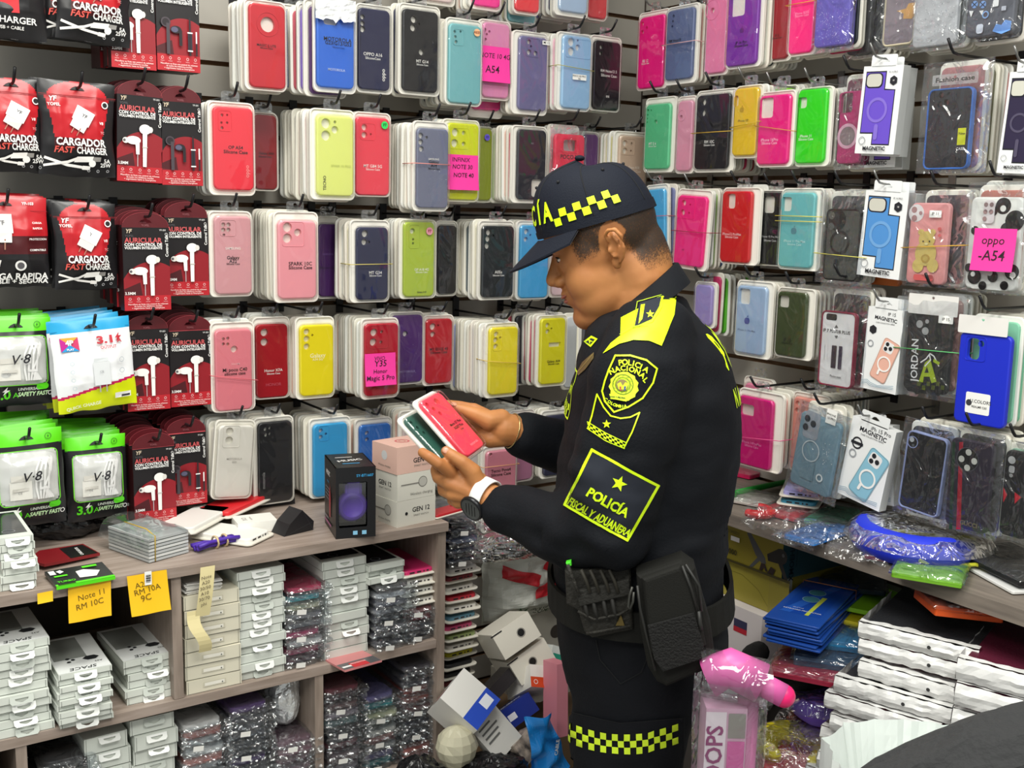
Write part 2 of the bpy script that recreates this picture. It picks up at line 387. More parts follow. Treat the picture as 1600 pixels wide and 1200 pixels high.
def pack(wall, row, box, col, short, case=None, off=.18, holes=(), bump=None, texts=(), n=0, tilt=0, yaw=0, gap=.0135, cols=None, style='blister', frame=None, wire=None, hk=True, tray='#ebe8de', extra=None, art=None, bagged=True):
    fr = Frame(wall, box, off, tilt); w, h = fr.w, fr.h
    r = empty('phone_case_pack', fr.X(yaw), short, 'phone case', 'packed phone cases on the slatwalls')
    if style == 'blister': FRONTS.append((*box, proj(fr.c)[2]))
    rows.setdefault((wall, row), []).append((box[0], r, short))
    if case is None: case = (box[0]+5, box[1]+8, box[2]-4, box[3]-5)
    if style == 'blister':
        mb = MB(); slab(mb, rrect(-w/2, -h/2, w/2, h/2, .012, 6), [], .006, 0, M(tray, .35), .0025)
        slab(mb, rrect(-w/2, -h/2, w/2, h/2, .012, 6), [rrect(-w/2+.003, -h/2+.003, w/2-.003, h/2-.003, .010, 6)], .004, -.003, M(tray, .3), .0008)
        mb.build('tray', r)
    cb = MB(); b4 = case_geo(cb, fr, case, col, holes, bump, texts)
    if frame:
        slab(cb, rrect(b4[0]-.001, b4[1]-.001, b4[2]+.001, b4[3]+.001, .012, 6), [rrect(b4[0]+.0025, b4[1]+.0025, b4[2]-.0025, b4[3]-.0025, .009, 6)], .012, -.0095, M(frame, .4), .002)
    if art: art(Art(cb, flat(-.0078)), fr)
    cb.build('case', r)
    if style == 'blister':
        cover_mesh(*b4, -.0115).build('clear_cover', r)
        tb = put('hang_tab', tab_mesh(), r, T((0, .001, h/2)))
    else:
        if bagged: bag_geo(w, h, .016, CRINK2).build('cellophane_bag', r)
    if extra: extra(r, fr)
    top = fr.c.z+h/2*math.cos(math.radians(tilt))
    if hk:
        P = (fr.R @ Vector((0, 0, 0)))+fr.un(*proj(fr.c)[:2], off); P = Vector(fr.c)
        if wall == 'B': P = Vector((fr.c.x+math.sin(math.radians(tilt))*h/2, 0, top+.011))
        else: P = Vector((0, fr.c.y-math.sin(math.radians(tilt))*h/2, top+.011))
        hook(wall, P, off+.022, 'black display hook carrying the '+short if not (wire if wire is not None else False) else 'thin wire hook carrying the '+short, wire=bool(wire))
    rr = random.Random(short); lim = int((off-.012)/gap); n = min(n, lim)
    for k in range(1, n+1):
        c2 = (cols[(k-1) % len(cols)] if cols else rr.choice(PAL)); tw = rr.choice(TRAYS)
        me = buried_mesh(min(max(w, .075), .10)*1.0, min(max(h, .15), .2)*rr.uniform(.96, 1.02), c2, tw)
        X = T(fr.c, fr.R) @ T((rr.uniform(-.004, .004), k*gap+.004, rr.uniform(-.003, .004))) @ rot(rr.uniform(-.6, .6), rr.uniform(-1.2, 1.2), rr.uniform(-1, 1)+yaw*.6)
        BUR.append((k, me, X, short, w, h))
    return r, fr
def bag_geo(w, h, d, m=None, seed=0, head=.0):
    """clear crinkled pouch, front and back sheets, closed at the rim"""
    mb = MB(); s = Vector((seed*3.1+w*50, h*70, 0))
    def fn(sg):
        def f(u, v):
            x = (u-.5)*w; z = (v-.5)*h; e = min(u, 1-u, v, 1-v)*2; b = min(1, e*3.2)**.6
            nz = noise.noise(Vector((x*40, z*40, sg))+s)*.0025*min(1, e*6)
            return (x+noise.noise(Vector((z*30, 1, 2))+s)*.0015, sg*(d/2*b+.0012)+nz-.004, z)
        return f
    mb.grid(fn(-1), 14, 22, m or CRINK); mb.grid(fn(1), 6, 8, m or CRINK, flip=True); return mb
def band(wall, box, off, py, col, short, depth=.05, dy=0, r=.0009, py2=None):
    fr = Frame(wall, box, off); x0, z = fr.loc(box[0], py); x1, z2 = fr.loc(box[2], py2 if py2 else py); e = .002
    f = -.0135; pts = [(x0-e, f, z), (x1+e, f, z2), (x1+e, depth, z2+dy), (x0-e, depth, z+dy), (x0-e, f, z)]
    mb = MB(); mb.tube(pts, r, M(col, .5), 5); o = mb.build('rubber_band', None, T(fr.c, fr.R)); tag(o, short, 'rubber band', 'rubber bands around hanging cases'); return o
def note(wall, box, off, lines, label, col='#f0389c', ink='#2a1420', skew=0, fwd=.0145):
    fr = Frame(wall, box, off+fwd); w, h = fr.w, fr.h; mb = MB(); pm = M(col, .7)
    def f(x, z, l): t = (h/2-z)/h; return (x+skew*z, -.0003-l-.006*t*t, z)
    mb.grid(lambda u, v: f((u-.5)*w, (v-.5)*h, 0), 4, 8, pm); mb.grid(lambda u, v: tuple(a+b for a, b in zip(f((u-.5)*w, (v-.5)*h, 0), (0, .0004, 0))), 4, 8, pm, flip=True)
    a = Art(mb, f, .0004)
    for t, px, py, s in lines: x, z = fr.loc(px, py); a.text(t, x, z, s*1.35/fr.sy, M(ink, .6), .004, lean=.1)
    o = mb.build('sticky_note', None, T(fr.c, fr.R)); return tag(o, label, 'sticky note')
def dot_sticker(px, py, rpx, col, t='', tcol='#1a3a1a'):
    def f(r, fr):
        mb = MB(); x, z = fr.loc(px, py); rad = rpx/fr.sy
        slab(mb, circ(x, z, rad, 18), [], .0004, -.0125, M(col, .5)); a = Art(mb, flat(-.0127)); 
        if t: a.text(t, x, z, rad*1.0, M(tcol, .6), .02)
        o = mb.build('sticker', r); o['label'] = 'round sticker'
    return f
def box_sticker(x0, y0, x1, y1, lines=(), col='#f4f4ee'):
    def f(r, fr):
        mb = MB(); a = fr.loc(x0, y0); b = fr.loc(x1, y1)
        slab(mb, [(a[0], b[1]), (b[0], b[1]), (b[0], a[1]), (a[0], a[1])], [], .0004, -.0128, M(col, .5)); ar = Art(mb, flat(-.013))
        for t, px, py, s in lines: x, z = fr.loc(px, py); ar.text(t, x, z, s*1.35/fr.sy, INK, .01)
        o = mb.build('price_sticker', r); o['label'] = 'small white printed sticker'
    return f
def hidden(X, w, h):
    """is every rim point of a pack behind some front pack, the standing person or the frame edge?"""
    R = X.to_3x3(); c = X.translation
    for i in range(28):
        t = i/28*4; k = int(t); f = t-k
        u, v = [(-1+2*f, 1), (1, 1-2*f), (1-2*f, -1), (-1, -1+2*f)][k]
        px, py, z = proj(c+R @ Vector((u*w/2*.97, .0, v*h/2*.97)))
        if not (0 < px < 1600 and 0 < py < 1200): continue
        if any(x0+1 < px < x1-1 and y0+1 < py < y1-1 and d < z-.012 for x0, y0, x1, y1, d in FRONTS): continue
        return False
    return True
FRONTS += [(880, 470, 1140, 1200, 1.6), (850, 270, 1000, 500, 1.6), (900, 560, 1150, 760, 1.6)]
def finish_buried(limit=295):
    n = 0; rest = MB(); BUR.sort(key=lambda t: t[0])
    for _, me, X, short, w, h in BUR:
        if hidden(X, w, h): continue
        if n >= limit:
            o = len(rest.v); rest.v += [tuple(X @ v.co) for v in me.vertices]
            for p in me.polygons: rest.f.append(tuple(o+j for j in p.vertices)); rest.mi.append(rest.mat(me.materials[p.material_index])); rest.sm.append(False)
            continue
        tag(put('blister_pack', me, None, X), 'pale blister pack hanging edge-on behind the '+short, 'phone case', 'blister packs behind the '+short); n += 1
    tag(rest.build('blister_packs'), 'rows of pale blister packs deepest on the hooks of both slatwalls', 'phone cases', None, 'stuff')
def finish_rows():
    nm = {('B', 0): 'topmost row, left wall', ('B', 1): 'upper row, left wall', ('B', 2): 'second row, left wall', ('B', 3): 'third row, left wall', ('B', 4): 'fourth row, left wall', ('B', 5): 'lowest row, left wall',
          ('R', 1): 'upper row, right wall', ('R', 2): 'second row, right wall', ('R', 3): 'third row, right wall', ('R', 4): 'fourth row, right wall', ('R', 5): 'lowest row, right wall'}
    for k, L in rows.items():
        for _, r, s in L: r['label'] = f"{s}, {nm[k]}"
S = 'Silicone Case'
# ---- left wall, topmost row (only the lower ends show)
pack('B', 0, (733, -112, 783, 17), '#ff3fa0', 'magenta case cut by the frame top', (738, -106, 780, 11), n=6)
pack('B', 0, (802, -105, 843, 24), '#ef444d', 'bright red case cut by the frame', (804, -100, 841, 19), n=1)
pack('B', 0, (790, -90, 838, 39), '#7fc0c8', 'teal case under the bright red one', (793, -85, 835, 36), off=.14, n=2, hk=False)
pack('B', 0, (866, -100, 920, 27), '#b3cbe5', 'ice blue case cut by the frame', (873, -95, 916, 20), n=6, cols=['#8f86c8', '#40405a', '#d8d0d8', '#a02040', '#d0d0d0'])
pack('B', 0, (916, -95, 949, 33), '#e0454d', 'red case nearest the corner', (918, -92, 947, 29), off=.13, n=1)
pack('B', 0, (640, -130, 712, 8), '#e6d0cc', 'cream case with pink edge', (646, -124, 706, 2), n=5, off=.15)
# ---- upper row
pack('B', 1, (381, 1, 447, 143), '#c9202f', 'red case with one big lens', (388, 8, 444, 138), holes=[(416, 39, 12)], bump=('c', 416, 39, 19), texts=[('MAGIC 5 LITE', 414, 72, 4, 'k'), (S, 414, 76, 3, 'k')], n=6)
pack('B', 1, (438, 8, 480, 141), '#5c7aa8', 'slate blue case half hidden', (444, 18, 476, 138), off=.11, n=2)
pack('B', 1, (464, 6, 502, 148), '#8a6fd0', 'lilac case behind the blue', (469, 14, 498, 142), off=.155, n=2)
pack('B', 1, (474, 2, 541, 153), '#5b2f74', 'dark violet case hanging lowest', (482, 12, 532, 148), off=.17, n=2, hk=False)
pack('B', 1, (489, -2, 556, 146), '#2f6dd4', 'royal blue case with torn paper', (493, 15, 551, 138), off=.20, holes=[('r', 503, 20, 525, 41)], texts=[('MOTOROLA', 525, 63, 6.5, 'k'), ('G23/G13/G53', 526, 69, 6, 'k'), (S, 526, 75, 3, '#2a55a0'), ('MOTOROLA', 523, 110, 4, '#c8d8f0')])
pack('B', 1, (555, 8, 613, 147), '#23264a', 'navy case with white side lettering', (558, 15, 607, 141), holes=[(564, 27, 4), (564, 37, 4), (564, 46, 5)], texts=[('OPPO A16', 580, 86, 5.5, 'w'), ('SiliconeCase', 580, 92, 4, 'w'), ('oppo', 596, 118, 7, 'w', 90)], n=3)
pack('B', 1, (622, 8, 687, 150), '#16171d', 'black case with two lens holes', (627, 17, 682, 144), holes=[(644, 31, 5.5), (643, 44, 5.5), (652, 38, 2), (656, 82, 5)], texts=[('MT G14', 657, 97, 5, 'w'), (S, 657, 102, 3, 'w')], n=4)
pack('B', 1, (695, 30, 752, 166), '#7dbdc2', 'teal case with peach sticker', (699, 39, 749, 162), off=.19, holes=[(708, 50, 2.5), (717, 50, 2), (709, 58, 2.5), (710, 66, 3)], bump=(705, 45, 722, 73), n=8, extra=dot_sticker(741, 52, 6, '#f0b888', 'A03S', '#7a2010'))
pack('B', 1, (730, 45, 786, 185), '#f23a92', 'magenta case hanging under the pink', (736, 52, 781, 172), off=.12, n=3, hk=False)
pack('B', 1, (746, 32, 797, 157), '#e594bd', 'pink case with magenta note', (752, 37, 793, 153), off=.165, holes=[(755, 47, 3), (762, 50, 2.2), (758, 54, 2), (756, 62, 2.4)], n=2)
note('B', (751, 73, 796, 129), .167, [('NOTE 10 4G', 773, 88, 8), ('A54', 768, 109, 12)], 'magenta handwritten sticky note on the pink case, upper row')
pack('B', 1, (799, 50, 855, 180), '#77749e', 'slate purple case with white sticker', (808, 58, 852, 173), holes=[(824, 66, 4), (827, 73, 2), (824, 82, 4.5), (834, 84, 4)], bump=(819, 59, 840, 91), n=5, extra=box_sticker(843, 64, 855, 72, [('MI 12', 849, 68, 4)]))
pack('B', 1, (868, 52, 922, 174), '#9cc4e6', 'light blue case with olive band', (876, 57, 920, 170), off=.19, holes=[(890, 66, 7), (890, 81, 7), (900, 75, 5), (900, 64, 1.8)], bump=(881, 59, 919, 94), n=5, cols=['#e9b8c8', '#d04060', '#e8d8d8', '#50b0c0'], extra=box_sticker(890, 116, 911, 127, [('POCO X5 PRO', 900, 120, 3), ('5G', 900, 124, 3)]))
band('B', (868, 52, 922, 174), .19, 102, '#a8a250', 'olive rubber band around light blue case', .03, py2=112)
pack('B', 1, (920, 57, 969, 175), '#1f1b22', 'black case beside light blue one', (925, 65, 966, 172), off=.15, holes=[(937, 74, 3.6), (936, 84, 3.2)], texts=[('RM Note12 S', 948, 112, 4.5, 'w'), (S, 948, 119, 4.5, 'w'), ('mi', 946, 151, 5, 'w')], n=2)
# ---- second row
pack('B', 2, (325, 160, 398, 306), '#ef3a4a', 'coral case with five dark holes', (332, 168, 394, 297), off=.2, holes=[(345, 180, 2.4), (353, 180, 1.7), (344, 192, 2), (353, 192, 2), (345, 200, 2.6)], bump=(338, 172, 360, 206), texts=[('OP A54', 366, 231, 5.5, 'k'), (S, 366, 238, 5.5, 'k'), ('oppo', 384, 268, 7, '#ff9a9a', 90)], n=5)
pack('B', 2, (392, 176, 434, 299), '#8f1724', 'dark red case set back', (396, 180, 431, 296), off=.085, n=3, texts=[('Galaxy A04', 414, 240, 4, 'k'), (S, 412, 245, 3, 'k')])
pack('B', 2, (484, 171, 554, 313), '#e6ee86', 'pale yellow case, three big lenses', (493, 181, 550, 306), off=.205, holes=[(507, 193, 8), (521, 203, 6), (507, 212, 8), (521, 191, 2.5)], texts=[('TECNO', 505, 286, 5, 'k', 90), ('SPARK 10 PRO', 530, 260, 4, '#c6cf70')], n=11, cols=['#d8d8d0', '#e0c8c4', '#cfd8d8', '#e0dcd0', '#d0c0b8'])
pack('B', 2, (552, 176, 610, 308), '#ee4458', 'coral case with green sticker', (554, 184, 606, 305), off=.18, holes=[(567, 199, 5), (567, 211, 5), (577, 210, 1.7)], bump=(560, 192, 584, 220), texts=[('MT G84 5G', 580, 260, 5, 'w'), (S, 580, 265, 3.4, 'w')], n=8, extra=dot_sticker(597, 196, 6, '#2fd060', 'F7', '#083010'))
pack('B', 2, (644, 190, 699, 331), '#767b92', 'slate blue case with pink band', (649, 201, 698, 325), off=.21, holes=[(655, 212, 4.5), (655, 222, 4.5), (656, 233, 4.5), (664, 215, 2.5)], texts=[('SAMSUNG', 675, 249, 3.2, 'w'), ('Galaxy', 675, 253.5, 5, 'k'), ('A14', 675, 259, 5, 'k'), (S, 675, 264, 3, 'k')], n=8, cols=['#dcd8cc', '#e8b8a8', '#e0dcd0', '#d8d8d0'])
band('B', (644, 190, 699, 331), .21, 255, '#e08a80', 'pink rubber band around slate blue case', .04, py2=258)
pack('B', 2, (690, 187, 748, 316), '#d9e022', 'lime yellow case with magenta note', (697, 193, 745, 312), off=.18, holes=[(709, 207, 6.5), (722, 208, 3.6), (708, 224, 6.5), (722, 225, 3.6)], bump=(700, 199, 730, 234), n=4)
note('B', (698, 242, 747, 297), .182, [('INFINIX', 720, 250, 7), ('NOTE 30', 722, 261, 7), ('NOTE 40', 723, 274, 7)], 'magenta sticky note with three handwritten lines on the lime yellow case')
pack('B', 2, (741, 198, 769, 317), '#97a332', 'olive green case with violet sticker', (744, 201, 766, 313), off=.10, n=4, extra=dot_sticker(757, 215, 5, '#6a5ad8', 'F7', '#101040'))
pack('B', 2, (798, 197, 853, 318), '#2a2b35', 'dark grey case with pale window', (806, 203, 850, 312), off=.19, holes=[('r', 828, 280, 845, 308)], n=9, texts=[('mi', 829, 224, 4, '#808890')])
pack('B', 2, (858, 196, 914, 308), '#f3264f', 'hot red case with square lens', (864, 210, 910, 300), off=.17, holes=[('r', 878, 218, 898, 237)], bump=(875, 215, 901, 240), texts=[('POCO Y3', 888, 246, 7, 'k')], style='bag', n=2)
pack('B', 2, (906, 206, 934, 315), '#6a3f7a', 'plum case behind the hot red', (909, 210, 931, 311), off=.09, n=2)
pack('B', 2, (957, 206, 1009, 332), '#cdb49f', 'beige case beside the cap', (964, 213, 1006, 327), off=.16, holes=[(974, 224, 5), (984, 225, 2.6), (974, 236, 5), (983, 236, 1.8)], bump=(968, 216, 988, 243), texts=[('Oppo A58', 987, 262, 4, '#f0e8e0'), (S, 987, 268, 4, '#f0e8e0')], n=7, cols=['#c9c070', '#a8323c', '#d8d0a0', '#b0c090', '#d8b8a8', '#803048', '#8a9060'])
# ---- third row
pack('B', 3, (326, 330, 394, 464), '#dca2a8', 'dusky pink case, four-lens square', (334, 338, 391, 459), off=.19, holes=[(347, 351, 3.6), (355, 351, 3.6), (347, 359, 3.6), (355, 359, 3.6), (348, 367, 2.4)], bump=(341, 343, 367, 369), texts=[('SAMSUNG', 362, 388, 4, 'w'), ('Galaxy', 362, 402.5, 5.5, 'k'), ('A22', 362, 408, 5.5, 'k'), (S, 362, 412, 3, 'k')], n=4)
pack('B', 3, (427, 331, 497, 473), '#f2a4ae', 'salmon pink case, three big lenses', (433, 345, 492, 466), off=.21, holes=[(447, 355, 7.5), (463, 363, 6), (447, 372, 7.5)], bump=(438, 346, 473, 385), texts=[('SPARK 10C', 467, 412, 6, 'k'), (S, 467, 418, 5.5, 'k')], n=8, cols=['#e0dcd0', '#e8d8c8', '#c02030', '#e0d0d0', '#d8d8d0'])
pack('B', 3, (493, 338, 532, 467), '#4c1f66', 'deep purple case set back', (496, 350, 528, 463), off=.09, n=3, texts=[('SAMSUNG', 510, 397, 3, '#8060a0'), (S, 510, 418, 4, '#201030')])
pack('B', 3, (546, 344, 608, 473), '#272c4d', 'navy case with yellow band', (555, 355, 604, 468), off=.19, holes=[(568, 365, 5.5), (567, 378, 5), (574, 378, 2)], texts=[('MT G34', 584, 426, 5, 'w'), (S, 584, 430.5, 3, 'w')], n=5)
band('B', (546, 344, 608, 473), .19, 413, '#c8b860', 'yellow rubber band around navy case', .04, py2=412)
pack('B', 3, (623, 343, 681, 467), '#b2c843', 'lime green case with pink sticker', (629, 347, 676, 463), off=.17, holes=[(642, 361, 4.5), (643, 374, 2), (643, 380, 2)], bump=(636, 351, 653, 388), texts=[('OP A18 4G', 656, 421, 4, 'w'), (S, 656, 425, 3, 'w'), ('Galaxy A10', 656, 456, 2.6, 'k')], n=6, extra=dot_sticker(667, 361, 6, '#d890a0', 'F7', '#801020'), cols=['#dcd8cc', '#d8b0ac', '#dcd8cc'])
pack('B', 3, (678, 345, 714, 463), '#1b1b1f', 'black case in shadow', (682, 352, 711, 459), off=.11, n=3)
pack('B', 3, (746, 345, 802, 469), '#20262a', 'black case with three lens holes', (751, 353, 800, 464), off=.18, holes=[(761, 363, 5), (760, 373, 5), (759, 384, 5), (768, 368, 2)], texts=[('A05s', 776, 425, 5, 'w'), (S, 776, 430, 3, 'w')], n=7, cols=['#d8d4c0', '#dcd8c0', '#d8d8c8', '#5a6468', '#6a7478'])
pack('B', 3, (805, 345, 858, 468), '#49a8dc', 'sky blue case beside cap visor', (810, 352, 854, 465), off=.16, holes=[(820, 362, 4.5), (819, 374, 4), (826, 367, 1.8)], n=3)
pack('B', 3, (857, 360, 897, 465), '#e8ccd0', 'pale pink case behind the face', (861, 366, 893, 461), off=.12, n=4)
# ---- fourth row
pack('B', 4, (329, 503, 398, 643), '#e58591', 'salmon case with red band', (335, 514, 392, 640), off=.20, holes=[(347, 529, 2.5), (354, 528, 2.5), (347, 537, 2.5), (354, 537, 2.5), (364, 545, 5.5)], texts=[('XIAOMI', 366, 568, 3, '#f4c0c4'), ('Mi poco C40', 365, 577, 5.5, 'k'), ('silicone case', 365, 583, 5, 'k')], n=5)
band('B', (329, 503, 398, 643), .20, 586, '#d0606a', 'red rubber band around salmon case', .02, py2=593)
pack('B', 4, (394, 495, 453, 623), '#a81421', 'crimson case with two lenses', (398, 506, 448, 620), off=.16, holes=[(411, 519, 6), (411, 534, 6)], texts=[('Honor X7A', 425, 578, 4.5, 'w'), (S, 425, 583, 3, 'w'), ('HONOR', 425, 600, 5, '#c85060')], n=5)
pack('B', 4, (461, 495, 522, 623), '#f0e01f', 'bright yellow case, three lens column', (467, 507, 519, 617), off=.19, holes=[(477, 518, 5), (477, 529, 5), (477, 541, 5), (486, 523, 1.8)], texts=[('Galaxy', 494, 555, 7, '#fffbd0'), ('A34 5G', 494, 561, 4, '#fffbd0')], n=5)
pack('B', 4, (563, 497, 622, 623), '#b8122c', 'crimson case with magenta note', (568, 505, 620, 617), off=.205, holes=[(582, 519, 6), (581, 534, 6), (594, 518, 2.6), (593, 534, 2.6)], bump=(575, 508, 604, 543), n=10, cols=['#c8d0c4', '#d8d4c4', '#c8d0d0', '#e8c0b0', '#d8d4c4'])
note('B', (570, 552, 618, 602), .207, [('VIVO', 593, 560, 6), ('Y35', 594, 568, 10), ('Honor', 593, 580, 6.5), ('Magic 5 Pro', 593, 590, 7.5)], 'magenta sticky note with four handwritten lines on a crimson case')
pack('B', 4, (606, 487, 661, 601), '#51256f', 'purple case with single hole', (611, 492, 658, 597), off=.13, holes=[(631, 521, 4.5)], texts=[('MOTOROLA', 634, 580, 3.6, '#9080b0')], n=4)
pack('B', 4, (659, 492, 708, 602), '#bf1e2b', 'red case with black lettering', (664, 498, 704, 598), off=.13, holes=[(674, 510, 5.5), (674, 522, 4.5), (682, 508, 1.8)], texts=[('MT EDGE 40', 683, 545, 4.5, 'k'), (S, 683, 550, 4.2, 'k')], n=4)
pack('B', 4, (756, 504, 808, 621), '#efe02a', 'yellow case with crossed bands', (762, 511, 806, 615), off=.21, holes=[(773, 522, 4.5), (772, 531, 4.5), (772, 541, 4.5), (779, 527, 2)], bump=(767, 515, 781, 547), n=13, cols=['#e4e0d4', '#e4e4dc', '#e0e0e0', '#a8b0d8', '#e4ccc0', '#d8d4c0'])
band('B', (756, 504, 808, 621), .21, 563, '#d8b850', 'yellow rubber band crossing the yellow case', .03, py2=567)
pack('B', 4, (800, 488, 828, 602), '#20222e', 'navy case behind the yellow', (803, 493, 825, 598), off=.10, n=2)
pack('B', 4, (837, 492, 885, 604), '#e2dc25', 'yellow case with grey strip', (842, 497, 880, 599), off=.17, holes=[(853, 508, 4), (853, 518, 4), (859, 513, 1.8), ('r', 855, 535, 873, 541, .001)], texts=[('Galaxy A04', 862, 564, 4, 'k'), (S, 862, 568, 3, 'k')], n=6, cols=['#c84a6a', '#c04868', '#d06a7a', '#b03850'])
pack('B', 4, (902, 492, 950, 612), '#4b4d57', 'slate case beside the chest', (908, 498, 945, 605), off=.2, n=8, cols=['#e0a090', '#d8d8d4', '#e8c8c0', '#d0d4d8'])
# ---- lowest row
pack('B', 5, (332, 656, 396, 779), '#dedbd2', 'white case leaning, two lenses', (337, 664, 392, 776), off=.2, tilt=5, holes=[(357, 673, 6), (356, 687, 6)], bump=(347, 664, 372, 698), texts=[('MOTOROLA', 364, 716, 3.2, '#b0aca4'), ('G73', 364, 721, 3, '#b0aca4')], n=4, tray='#e4e1d6')
pack('B', 5, (395, 651, 459, 787), '#1c1d20', 'black case with four lenses', (402, 658, 455, 783), off=.17, holes=[(413, 670, 3), (420, 668, 2.5), (414, 679, 3), (420, 677, 2.5)], texts=[('motorola', 410, 750, 5, '#8a8a8a', 90)], n=6)
pack('B', 5, (482, 652, 548, 776), '#35a3da', 'sky blue case behind headphone box', (488, 661, 541, 773), off=.18, holes=[(499, 672, 3.5), (499, 682, 3.5), (507, 677, 2)], bump=(495, 665, 512, 687), n=8, cols=['#dcd8cc', '#e4d8cc', '#e8b8b8', '#dcdcd4'])
pack('B', 5, (553, 653, 612, 770), '#2f70c2', 'medium blue case behind headphone box', (560, 662, 608, 766), off=.16, holes=[(571, 676, 3.5), (571, 686, 3.5), (588, 692, 5)], n=7)
pack('B', 5, (622, 640, 680, 765), '#d8c8c4', 'pale case behind the watch boxes', (628, 650, 675, 760), off=.17, n=7)
pack('B', 5, (697, 645, 752, 770), '#d8d0d0', 'pale case behind the hands', (703, 655, 748, 765), off=.17, n=8)
pack('B', 5, (751, 696, 806, 830), '#d88a9b', 'dusty pink case with peach band', (757, 703, 803, 825), off=.20, holes=[(764, 709, 3)], texts=[('Tecno Pova4', 780, 734, 5, 'k'), (S, 780, 740, 5, 'k')], n=2, hk=False)
band('B', (751, 696, 806, 830), .20, 729, '#dca070', 'peach rubber band around dusty pink case', .02, py2=723)
pack('B', 5, (793, 640, 834, 753), '#b47a97', 'mauve case under the sleeve', (798, 647, 830, 749), off=.17, n=8)
pack('B', 5, (843, 640, 890, 746), '#3a3b52', 'indigo case beside the belly', (848, 648, 886, 741), off=.18, n=9)
def header(r, fr, x0, y0, x1, y1, t='', col='#e8e6e2', tcol='#2a2a2a', part='bag_header', lab='printed bag header'):
    mb = MB(); p = fr.loc(x0, y1); q = fr.loc(x1, y0)
    slab(mb, rrect(p[0], p[1], q[0], q[1], .002, 2), [circ((p[0]+q[0])/2, q[1]-.006, .003, 8)], .0006, -.011, M(col, .35) if t == '' else film('#f0f0f0', .18, .1, 30, .8, .5, .25))
    a = Art(mb, flat(-.0112))
    if t: a.text(t, (p[0]+q[0])/2, (p[1]+q[1])/2, (q[1]-p[1])*.62, M(tcol, .5), .012, width=abs(q[0]-p[0])*.85)
    o = mb.build(part, r); o['label'] = lab
# ------------------------------------------------------------------ right wall
def A2(fr, px, py): return fr.loc(px, py)
def fruit(px, py, r, col):
    """bitten-fruit mark"""
    def f(a, fr):
        x, z = fr.loc(px, py); q = r/fr.sy; m = M(col, .5)
        a.poly(circ(x-.35*q, z, .75*q, 16, q), m); a.poly(circ(x+.35*q, z, .75*q, 16, q), m); a.poly([(x, z+q*1.1), (x+.1*q, z+1.5*q), (x+.5*q, z+1.8*q), (x+.4*q, z+1.3*q)], m)
    return f
def arts(*fs): return lambda a, fr: [f(a, fr) for f in fs]
def aring(px, py, r0, r1, col):
    def f(a, fr): x, z = fr.loc(px, py); a.ring(x, z, r0/fr.sy, r1/fr.sy, M(col, .35))
    return f
def adisc(px, py, r, col, rough=.3, metal=0):
    def f(a, fr): x, z = fr.loc(px, py); a.disc(x, z, r/fr.sy, M(col, rough, metal))
    return f
def apoly(pts, col, rough=.4):
    def f(a, fr): a.poly([fr.loc(*p) for p in pts], M(col, rough))
    return f
def aline(pts, wd, col):
    def f(a, fr): a.line([fr.loc(*p) for p in pts], wd/fr.sy, M(col, .5))
    return f
def atext(t, px, py, s, col, ang=0, lean=0):
    def f(a, fr): x, z = fr.loc(px, py); a.text(t, x, z, s*1.35/fr.sy, M(col, .5), .012, ang, lean=lean)
    return f
def arr(x0, y0, x1, y1, r, col, rough=.4):
    def f(a, fr):
        p = fr.loc(x0, y1); q = fr.loc(x1, y0); a.poly(rrect(p[0], p[1], q[0], q[1], r/fr.sy, 5), M(col, rough))
    return f
def speck(x0, y0, x1, y1, n, col, seed=1, s=.8):
    def f(a, fr):
        q = random.Random(seed)
        for i in range(n):
            x, z = fr.loc(q.uniform(x0, x1), q.uniform(y0, y1)); e = q.uniform(.4, 1)*s/fr.sy; a.poly([(x-e, z), (x, z-e), (x+e, z), (x, z+e)], M(col, .2)); a.k -= 1
        a.k += 1
    return f
NB = ['#d8d4cc', '#d6cfc8', '#cfd4d0', '#e0d8d0', '#3a4a3c', '#c8a8a8', '#dcdcd4']
# upper row
pack('R', 1, (997, 17, 1046, 141), '#f5118a', 'hot pink case nearest the corner', (1001, 26, 1040, 137), holes=[(1007, 38, 3.6), (1014, 44, 2.4), (1007, 51, 3.6)], texts=[('RE 12', 1012, 96, 4.5, 'w'), (S, 1012, 100, 2.6, 'w')], n=1, wire=True, off=.16)
pack('R', 1, (1041, 8, 1092, 132), '#5e6c94', 'slate blue case with pale band', (1044, 15, 1086, 124), holes=[(1056, 26, 2.8), (1055, 34, 2.2), (1054, 42, 2.2)], texts=[('RM Note10', 1058, 64, 4.5, 'k'), (S, 1058, 68, 3, 'k')], n=3, off=.19, cols=['#d8a8a0', '#d8d0c8', '#402830'], wire=True)
band('R', (1041, 8, 1092, 132), .19, 72, '#d8a8a8', 'pale rubber band around slate blue case', .05, py2=64)
pack('R', 1, (1088, 14, 1112, 130), '#b01a3a', 'dark pink case seen edge-on', (1091, 20, 1109, 126), off=.11, n=2)
pack('R', 1, (1104, -27, 1143, 119), '#e583ae', 'rose pink case with round lens ring', (1107, -20, 1138, 114), off=.19, holes=[(1117, 17, 4.5)], bump=('c', 1117, 16, 16), n=4, cols=['#c03040', '#d8d0c8', '#d0d8d0'])
pack('R', 1, (1138, -22, 1194, 107), '#7b2da3', 'violet case with square lens window', (1140, -15, 1187, 102), off=.20, holes=[('r', 1146, -4, 1167, 24)], texts=[('iP 16 Pro', 1162, 67, 5, 'k'), (S, 1162, 72, 4.2, 'k')], n=8, cols=['#d8dcd0', '#c8d0cc', '#1f3038', '#d8d0c0'], art=fruit(1163, 48, 4, '#5a1f7c'))
